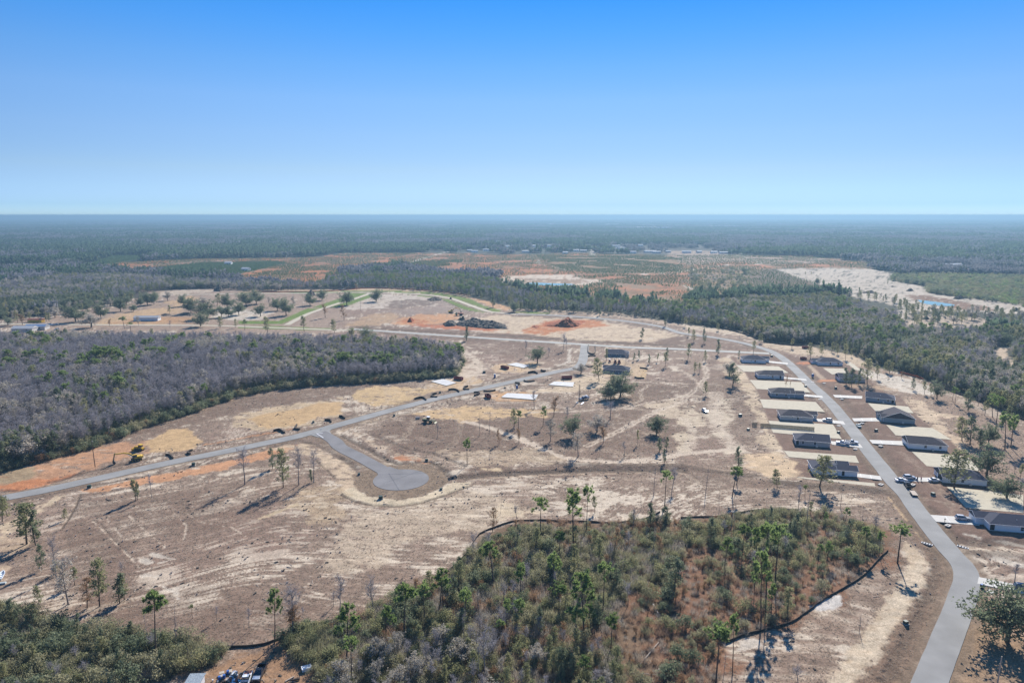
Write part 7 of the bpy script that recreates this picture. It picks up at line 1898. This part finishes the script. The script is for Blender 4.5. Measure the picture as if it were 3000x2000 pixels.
heap(P('A', (1110, 758), (1150, 750), (1190, 758), (1150, 766)), 1.4, M['brushheap'], 'small brush heap left of the low dark one', 'brush_heap', seed=12, rough=.7)
for k, (x, y, w, hh) in enumerate(((1570, 590, 28, 3.5), (1450, 562, 12, 2), (1080, 520, 9, 2), (1290, 604, 60, 2.6), (1130, 612, 30, 2.6), (1905, 645, 40, 4), (2065, 645, 32, 3), (2300, 728, 30, 4), (2250, 760, 25, 3), (1600, 790, 22, 4), (1680, 785, 30, 3), (2130, 752, 28, 3))):
    heap(P('C', (x - w, y + 3), (x - w * .3, y - 6), (x + w * .5, y - 4), (x + w, y + 3), (x, y + 7)), hh, M['brushheap'], ['low', 'small', 'tiny', 'long', 'broad', 'rounded', 'narrow', 'ragged', 'dark', 'twiggy', 'loose', 'grey'][k] + ' brush heap ' + where(*at('C', x, y)), 'brush_heap', seed=13 + k, rough=.7)
heap(P('F', (600, 1095), (640, 1078), (690, 1085), (700, 1100), (650, 1104)), .35, M['pale'], 'white sand dump beside the ditch below the nearest left-row house', 'sand_dump', rough=.4, seed=30)


# ------------------------------------------------------------------ silt fence
def silt(pts, label, hgt=.55, name='silt_fence', m='silt', thick=.06, stakes=True):
    q = np.array(pts); L_ = np.r_[0, np.cumsum(np.hypot(*np.diff(q, axis=0).T))]; n = max(3, int(L_[-1] / .9))
    s = np.linspace(0, L_[-1], n); x = np.interp(s, L_, q[:, 0]); y = np.interp(s, L_, q[:, 1])
    y = y + (fbm(x, y, 3, 2, 2) - .5) * .5; h = hgt * (.75 + .5 * fbm(x, y, 4, 3, 3))
    dx, dy = np.gradient(x), np.gradient(y); l_ = np.hypot(dx, dy) + 1e-9; nx, ny = -dy / l_ * thick, dx / l_ * thick
    V = np.concatenate([np.stack([x + a * nx, y + a * ny, z], 1) for a, z in ((-1, np.full(n, -.25)), (-1, h), (1, h), (1, np.full(n, -.25)))])
    Fs = [(k * n + i, k * n + i + 1, ((k + 1) % 4) * n + i + 1, ((k + 1) % 4) * n + i) for k in range(4) for i in range(n - 1)] + [(0, n, 2 * n, 3 * n), (4 * n - 1, 3 * n - 1, 2 * n - 1, n - 1)]
    root = thing(name, label, 'silt fence', (0, 0, 0))
    link('cloth', mk_mesh('cloth', V, Fs, M[m]), root)
    if stakes:
        st_ = unit('stake', M['pole'], .06, .06, 1.15)
        for i in range(0, n, 3 if L_[-1] < 60 else 4):
            link('stake', st_, root, (x[i] - nx[i] * 2, y[i] - ny[i] * 2, -.15))


silt(smooth(P('I', (300, 1018), (430, 965), (560, 935), (700, 895), (800, 850), (920, 760), (1000, 705), (1120, 640), (1250, 560), (1330, 470), (1420, 385))), 'long dark silt fence curving round the near wood on the right')
silt(smooth(P('I', (-10, 158), (100, 152), (230, 150), (330, 135), (470, 112), (600, 102), (800, 105))), 'dark silt fence along the top of the near wood')
silt(smooth(P('H', (690, 455), (780, 370), (870, 280), (950, 160), (1050, 110), (1150, 75), (1250, 58), (1500, 62), (1700, 68), (1900, 75), (2080, 50), (2200, 0))), 'silt fence bending round the upper left corner of the near wood')
silt(smooth(P('G', (470, 800), (700, 828), (880, 845), (1150, 880), (1400, 915), (1600, 930), (1800, 915), (1950, 865), (2100, 795), (2330, 738))), 'dark silt fence along the bottom left thicket')
silt(smooth(P('A', (1800, 602), (2100, 600), (2352, 590)) + P('B', (200, 575), (500, 585), (700, 600), (870, 622))), 'orange-topped silt fence far beyond the green verges', 1.0, m='orange')
silt(smooth(P('F', (-40, -30), (150, 0), (400, 60), (520, 105))), 'black silt fence between the far street and the wood', 1.0)
silt(smooth(P('F', (560, 118), (700, 140), (860, 150))), 'short black silt fence left of the flat red dumpster', 1.0)
silt(smooth(P('F', (1500, 335), (1600, 360), (1660, 380))), 'orange safety fence at the wood edge behind the white sand', 1.1, m='orange')
silt(smooth(P('F', (1800, 445), (2040, 530), (2200, 595), (2352, 660), (2500, 720))), 'black silt fence along the wood edge at the right', 1.0)
SOCK = [('9', [(105, 845), (200, 815), (280, 820), (325, 865)], 'left of two at the orange sand entrance'), ('9', [(525, 735), (440, 760), (435, 795), (540, 805)], 'right of two at the orange sand entrance'),
        ('9', [(755, 670), (860, 660), (930, 680), (955, 710)], 'left side of the entrance to the swamp wood slab'), ('9', [(1125, 600), (1050, 620), (1060, 655), (1150, 660)], 'right side of the entrance to the swamp wood slab'),
        ('9', [(1240, 720), (1330, 720), (1345, 745), (1245, 778)], 'left of the end-on dumpster'), ('9', [(1425, 690), (1540, 698), (1650, 675)], 'beyond the end-on dumpster'),
        ('9', [(2025, 535), (2100, 535), (2115, 560), (2030, 580)], 'behind the right-hand portable toilet'), ('9', [(2200, 490), (2250, 515), (2400, 500)], 'right of the street past the portable toilet'),
        ('E', [(1290, 98), (1330, 92), (1355, 105)], 'left side of the farthest slab entrance'), ('E', [(1380, 78), (1390, 88), (1412, 88)], 'right side of the farthest slab entrance'),
        ('D', [(1890, 500), (1930, 492), (1965, 515)], 'left side of the first golden pad entrance'), ('D', [(2050, 462), (2035, 485), (2070, 492)], 'right side of the first golden pad entrance'),
        ('D', [(2240, 425), (2280, 425), (2285, 440)], 'left side of the second golden pad entrance'), ('D', [(2340, 400), (2360, 400), (2380, 415)], 'right side of the second golden pad entrance'),
        ('D', [(1145, 665), (1175, 668), (1195, 690)], 'left side of the near golden pad entrance'), ('D', [(1330, 632), (1295, 650), (1315, 662)], 'right side of the near golden pad entrance'),
        ('B', [(1705, 968), (1705, 1020), (1750, 1025), (1752, 975)], 'on the grass pad at the T-junction'), ('B', [(1705, 1045), (1725, 1040), (1755, 1042)], 'below the grass pad at the T-junction'), ('B', [(1685, 1110), (1710, 1118), (1740, 1112)], 'at the bend where the street turns up'),
        ('F', [(2, 1), (3, 2)], None), ('E', [(2025, 132), (2050, 138), (2090, 138)], 'round the new sand pad right of the slate house'), ('E', [(2060, 66), (2100, 70), (2112, 75)], 'behind the new sand pad right of the slate house')]
for t, q, lab in SOCK:
    if lab: silt(smooth(P(t, *q), 4), 'short curved dark silt barrier ' + lab, .85, 'silt_barrier', thick=.28, stakes=False)

# ------------------------------------------------------------------ small fixtures
up = at('D', 660, 745); uh = height_of('D', 660, 745, 560)
ptop = thing('utility_pole', 'lone brown wooden utility pole beside the orange clay', 'pole', (*up, -.2))
b = MB(); b.tube((0, 0, 0), (-.25, 0, uh), .17, .11, 8); b.build('shaft', M['pole'], ptop)
b = MB(); b.box(-.12, .12, -.12, .12, uh - .5, uh - .2); b.build('bracket', M['metal'], ptop)
pl = at('I', 2165, 1294)
p2 = thing('utility_pole', 'pale wooden pole cut by the bottom edge beside the big oak', 'pole', (*at('I', 2175, 1290), -.2))
b = MB(); b.tube((0, 0, 0), (.1, 0, height_of('I', 2175, 1290, 1105)), .16, .12, 8); b.build('shaft', M['deadwood'], p2)
b = MB(); b.box(-.1, .1, -.1, .1, 1, 1.3); b.build('bracket', M['metal'], p2)


def inlet(loc, rz, label):
    r = thing('storm_inlet', label, 'storm inlet', (*loc, 0), rz, 'white storm inlets in the ditches')
    b = MB(); b.box(-1.0, 1.0, -.75, .75, -.2, .12); b.build('collar', M['concrete'], r)
    b = MB(); b.box(-.35, .35, -.3, .3, .12, .135); b.build('grate', M['darkness'], r)


IN = [('F', 900, 397), ('F', 832, 397), ('F', 978, 405), ('F', 950, 517), ('F', 1100, 514), ('F', 1080, 698), ('F', 1240, 680), ('F', 1195, 858), ('F', 1368, 837), ('F', 1590, 1103), ('I', 2127, 665), ('I', 1832, 208), ('F', 1370, 1102)]
for t, x, y in IN:
    p = at(t, x, y); inlet(p, .6, 'small white storm inlet with dark grate ' + where(*p))


def ubox(loc, label, m='green', s=1.0):
    r = thing('utility_box', label, 'utility box', (*loc, -.05), .3, 'green utility boxes')
    b = MB(); b.box(-.6 * s, .6 * s, -.55 * s, .55 * s, .08, 1.0 * s, .05); b.build('cabinet', M[m], r)
    b = MB(); b.box(-.75 * s, .75 * s, -.7 * s, .7 * s, -.05, .1); b.build('pad', M['concrete'], r)


GB = mat('utility_green', (.03, .06, .05), .5)
M['ug'] = GB
for t, x, y, s in (('F', 1337, 735, 1.1), ('F', 1077, 748, 1), ('F', 850, 430, 1), ('F', 1058, 440, 1), ('6' if False else 'F', 1729, 1176, 1.1), ('F', 455, 728, 1), ('F', 400, 632, 1.3), ('E', 275, 965, 1.2), ('E', 590, 705, 1), ('E', 367, 395, .9), ('E', 690, 903, .8), ('E', 125, 800, .8),
                   ('D', 1337, 733, 1.1), ('D', 620, 888, 1.1), ('E', 683, 236, .9), ('D', 2163, 440, .9), ('E', 1130, 205, .8), ('I', 1540, 885, .9), ('9', 1435, 340, 1.4), ('I', 2035, 703, .6), ('F', 617, 222, 1.2)):
    p = at(t, x, y); ubox(p, 'dark green utility box ' + where(*p), 'ug', s)
# trash bins at the lower drive
b_ = thing('wheeled_bin', 'blue-lidded wheeled bin at the street bend by the lower drive', 'bin', (*at('I', 2068, 640), 0), .3)
b = MB(); b.box(-.35, .35, -.4, .4, .05, 1.05, -.05); b.build('body', M['black'], b_); b = MB(); b.box(-.42, .42, -.48, .48, 1.05, 1.14); b.build('lid', M['blue'], b_)
# pipe end treatments (slotted white mitred ends)
for k, (t, x, y, rz) in enumerate((('I', 1688, 335, -.75), ('I', 1935, 358, -.75))):
    p = at(t, x, y)
    r = thing('drain_headwall', ['white slotted drain headwall left of the street above the bend', 'white slotted drain headwall right of the street above the bend'][k], 'headwall', (*p, -.15), rz)
    r.scale = (.62, .62, .8); b = MB(); b.box(-2.6, 2.6, -.9, .9, 0, .35); b.build('slab', M['slab'], r)
    for i in range(4):
        g = MB(); g.box(-.28, .28, -.95, .7, .35, .365); g.build('slot', M['darkness'], r, (-1.9 + i * 1.25, 0, 0))
# mailboxes
for k, (t, x, y, lab) in enumerate((('F', 140, 650, 'post in the rough field left of the fence'), ('7', 545, 620, 'mailbox post at the corner house drive'), ('7', 820, 1040, 'short marker post below the corner house'))):
    r = thing('mailbox', lab, 'post', (*at(t, x, y), 0), .2)
    b = MB(); b.box(-.06, .06, -.06, .06, -.1, 1.1); b.build('stem', M['pole'], r); b = MB(); b.box(-.28, .28, -.12, .12, 1.1, 1.35, .03); b.build('box', M['black'], r)
# street sign at the dead-end junction and stop-sign posts
sg = thing('stop_sign', 'small stop sign at the mouth of the dead-end street', 'sign', (*at('D', 2240, 476), -.1), -.4)
b = MB(); b.tube((0, 0, 0), (0, 0, 2.7), .04, n=6); b.build('post', M['metal'], sg)
b = MB(); b.tube((0, -.03, 2.4), (0, .0, 2.4), .38, n=8); b.build('plate', M['red'], sg)
for x, y, hh in ((243, 680, 2.2), (735, 945, 3.0), (1160, 575, 3), (1938, 725, 2.6), (2152, 300, 2)):
    r = thing('survey_stake', 'thin survey stake with pale top ' + {243: 'left of the swamp wood slab entrance', 735: 'below the street opposite the entrance', 1160: 'at the swamp wood slab entrance', 1938: 'at the corner of the largest slab', 2152: 'below the farthest slab'}[x], 'stake', (*at('9', x, y), -.1)); b = MB(); b.box(-.05, .05, -.05, .05, 0, hh); b.build('stem', M['pole'], r); b = MB(); b.box(-.09, .09, -.09, .09, hh, hh + .3); b.build('cap', M['pale'], r)


# ------------------------------------------------------------------ two people by the cars
def person(loc, rz, label, top):
    r = thing('person', label, 'person', (*loc, .09), rz)
    vs = [(0, 0, .95), (0, 0, 1.15), (0, 0, 1.38), (0, .0, 1.50), (0, .01, 1.64), (-.17, 0, 1.40), (-.24, -.02, 1.14), (-.22, .10, .92), (.17, 0, 1.40), (.24, .0, 1.14), (.23, .05, .90), (-.10, 0, .88), (-.12, .03, .48), (-.12, -.02, .07), (-.12, .13, .04), (.10, 0, .88), (.13, -.03, .48), (.13, -.08, .07), (.13, .07, .04), (0, .01, 1.74)]
    es = [(0, 1), (1, 2), (2, 3), (3, 4), (4, 19), (2, 5), (5, 6), (6, 7), (2, 8), (8, 9), (9, 10), (0, 11), (11, 12), (12, 13), (13, 14), (0, 15), (15, 16), (16, 17), (17, 18)]
    rad = [.15, .14, .15, .06, .10, .06, .045, .035, .06, .045, .035, .09, .065, .045, .035, .09, .065, .045, .035, .07]
    me = bpy.data.meshes.new('body'); me.from_pydata(vs, es, []); me.materials.append(M['skin'])
    o = link('body', me, r); o.modifiers.new('skin', 'SKIN')
    for i, q in enumerate(rad): me.skin_vertices[0].data[i].radius = (q, q)
    me.skin_vertices[0].data[0].use_root = True
    s = o.modifiers.new('sub', 'SUBSURF'); s.levels = s.render_levels = 1
    c = MB(); c.tube((0, 0, .93), (0, 0, 1.44), .20, .21, 12); c.build('shirt', M[top], r)
    for x in (-.11, .13):
        c = MB(); c.tube((x, 0, .12), (x * .9, 0, .95), .075, .115, 8); c.build('trouser_leg', M['cloth_dark'], r)
    c = MB(); c.tube((0, 0, 1.68), (0, -.01, 1.79), .105, .06, 10); c.build('hair', M['cloth_dark'], r)


person(at('6', 628, 850), 2.0, 'person in a pink shirt standing on the drive between the cars', 'cloth_red')
person(at('6', 540, 845), -1.0, 'person in dark clothes with a white cart on the drive', 'cloth_dark')
cr_ = thing('white_cart', 'small white cart beside the two people on the drive', 'cart', (*at('6', 520, 825), .09), .4)
b = MB(); b.box(-.5, .5, -.4, .4, .3, .8, .04); b.build('tray', M['pale'], cr_); wheels(cr_, (-.3, .3), .8, .15, .08)

# fallen logs in the near wood
for k, (a, b2, r_) in enumerate((((2055, 1060), (2190, 900), .16), ((2150, 640), (2185, 705), .3), ((2270, 760), (2352, 775), .12), ((1440, 490), (1540, 455), .14), ((275, 890), (300, 865), .16), ((1090, 980), (1110, 945), .12), ((2180, 1100), (2205, 1060), .14), ((1990, 1105), (2352, 1140), .09))):
    p0, p1 = at('H', *a), at('H', *b2); s_ = MB(); s_.tube((*p0, r_ + .05), (*p1, r_ + .1), r_, r_ * .6, 7)
    d_ = Vector((p1[0] - p0[0], p1[1] - p0[1], 0)); m_ = Vector((*p0, r_)) + d_ * .6
    for q in (-1, 1):
        s_.tube(m_, m_ + Vector((d_.y * .12 * q, -d_.x * .12 * q, .3)) + d_ * .15, r_ * .35, .02, 5)
    tag(s_.build('fallen_log', M['deadwood']), ('pale fallen trunk ' + where(*p0) + [', longest', ', thick dark-ended', ', at the bend', ', half hidden', ', short and pale', ', thin', ', short', ', very thin and long'][k])[:95], 'log')
for k, (t, a, b2) in enumerate((('I', (180, 855), (215, 900)), ('I', (75, 905), (145, 980)), ('I', (440, 520), (490, 560)), ('I', (410, 848), (490, 862)), ('I', (640, 718), (670, 730)))):
    p0, p1 = at(t, *a), at(t, *b2); s_ = MB(); s_.tube((*p0, .15), (*p1, .2), .12, .07, 7); s_.tube((*p0, .2), (p0[0] + .6, p0[1] + .5, .5), .05, .02, 5)
    tag(s_.build('fallen_log', M['deadwood']), ['pale stick lying near the lower left of the silt fence', 'branched dead log left of the silt fence end', 'short log below the tall pines right of centre', 'thin log lying above the silt fence', 'small log beside the white sand patch'][k], 'log')


# ------------------------------------------------------------------ farms, trailers and distant buildings
def simple_house(loc, L, D, hh, rz, label, wallm='white', roofm='metal', group=None, wins=3, name='far_house', cat='house'):
    r = thing(name, label, cat, (*loc, 0), rz, group)
    b = MB(); b.box(0, L, 0, D, -.2, hh); b.build('wall', M[wallm], r)
    rf, fa, gb = MB(), MB(), MB(); roof_block(rf, fa, gb, 0, L, 0, D, 'x', 'gable', 'gable', hh + .12)
    rf.build('roof', M[roofm], r); gb.build('gable', M[wallm], r)
    for i in range(wins):
        link('window', unit('window', M['glass'], 1.2, .08, 1.1), r, (L * (i + .6) / (wins + .2), -.02, hh * .4))
    return r


simple_house(at('A', 925, 800), 24, 7, 3.2, math.radians(2), 'long white trailer on orange sand beyond the swamp wood', 'pale', 'slab', wins=0, name='long_trailer', cat='trailer')
simple_house(at('A', 85, 876), 18, 9, 3.0, math.radians(4), 'metal-roofed shed on stilts at the left edge beyond the swamp wood', 'warmgrey', 'slab', wins=2, name='farm_shed', cat='shed')
simple_house(at('A', 175, 862), 18, 8, 3.0, math.radians(4), 'pale metal-roofed shed right of the darker one beyond the swamp wood', 'warmgrey', 'metal', wins=2, name='farm_shed', cat='shed')
simple_house(at('A', 195, 810), 14, 5, 2.6, 0, 'yellowish container behind the metal-roofed sheds', 'yellow', 'rustred', wins=0, name='container', cat='container')
for k, (x, y) in enumerate(((348, 828), (372, 830), (400, 826), (228, 838), (250, 842), (395, 862))):
    car(at('A', x, y), k * .9, ['silver-blue', 'white', 'pale', 'white', 'dark', 'grey'][k] + ' car parked ' + where(*at('A', x, y)) + [' one', ' again', ' third along', ' first', ' second', ' nearest'][k] if False else
        ['blue-silver car parked left under the oaks beyond the swamp wood', 'white car parked second under the oaks beyond the swamp wood', 'pale car parked third under the oaks beyond the swamp wood', 'white car parked behind the pale farm shed', 'dark car parked right of the pale farm shed', 'grey car parked at the swamp wood edge'][k], ['carsilver', 'carwhite', 'carsilver', 'carwhite', 'carblack', 'carsilver'][k])

for k, (t, x, y, wpx, wm) in enumerate(NB):
    p = at(t, x, y); d = p[1]; L = max(14, wpx / 2.352 / FP * d * 1.1); big = L > 60
    mw = wm
    D_ = 11 if not big else min(120, L * .6); hh = 4.0 if not big else 10
    z = 'white' if wm == 'white' else 'grey'
    side = 'by the green pond farms' if d < 1500 else 'in the settlement beyond the heath' if d < 2600 else 'far off in the woods' if d < 5000 else 'near the horizon'
    r = thing('far_building' if big else 'far_house', ('large flat ' if big else 'small ') + z + (' roofed shed ' if big else ' roofed house ') + side, 'building' if big else 'house', (*p, 0), random.gauss(0, .12), ('big sheds ' if big else 'houses ') + side)
    b = MB(); b.box(0, L, 0, D_, -.2, hh); b.build('wall', M[mw], r)
    rf, fa, gb = MB(), MB(), MB()
    if big: rf.box(-.5, L + .5, -.5, D_ + .5, hh, hh + .6, .2)
    else: roof_block(rf, fa, gb, 0, L, 0, D_, 'x', 'gable', 'gable', hh + .12)
    rf.build('roof', M['slab'], r)
    if gb.v: gb.build('gable', M[mw], r)
    if d < 2600 and not big:
        for i in range(3): link('window', unit('window', M['glass'], 1.4, .1, 1.3), r, (L * (i + .6) / 3.2, -.02, 1.2))
# masts on the horizon
for k, (t, x, y0, y1, lab) in enumerate((('C', 1384, 125, 84, 'tall dark mast on the horizon right of centre'), ('A', 695, 440, 350, 'thin pylon standing in the far left heath'), ('C', 661, 115, 82, 'thin mast on the horizon above the town'))):
    x_, y_ = at(t, x, y0); hh = height_of(t, x, y0, y1)
    m_ = thing('mast', lab, 'mast', (x_, y_, 0)); b = MB(); w = 1.4 if y_ > 3000 else .5
    b.tube((0, 0, 0), (0, 0, hh), w, w * .6, 6); b.build('shaft', M['track'], m_); b = MB(); b.box(-w * 1.4, w * 1.4, -w, w, hh * .9, hh * .93); b.build('platform', M['metal'], m_)

# ------------------------------------------------------------------ the air
hz = MB(); hz.box(-60000, 60000, -900, 52000, -3, 108)
ho = hz.build('haze', M['glass']); ho.data.materials.clear()
hm = bpy.data.materials.new('thin_haze'); hm.use_nodes = True; hn = hm.node_tree.nodes; hn.clear()
hout = hn.new('ShaderNodeOutputMaterial'); hv = hn.new('ShaderNodeVolumePrincipled'); hv.inputs['Color'].default_value = (.25, .42, .58, 1)
hv.inputs['Density'].default_value = 1.8e-4; hv.inputs['Anisotropy'].default_value = .3
hm.node_tree.links.new(hv.outputs[0], hout.inputs['Volume']); ho.data.materials.append(hm)
tag(ho, 'thin blue winter haze lying over the country', 'haze', kind='stuff')
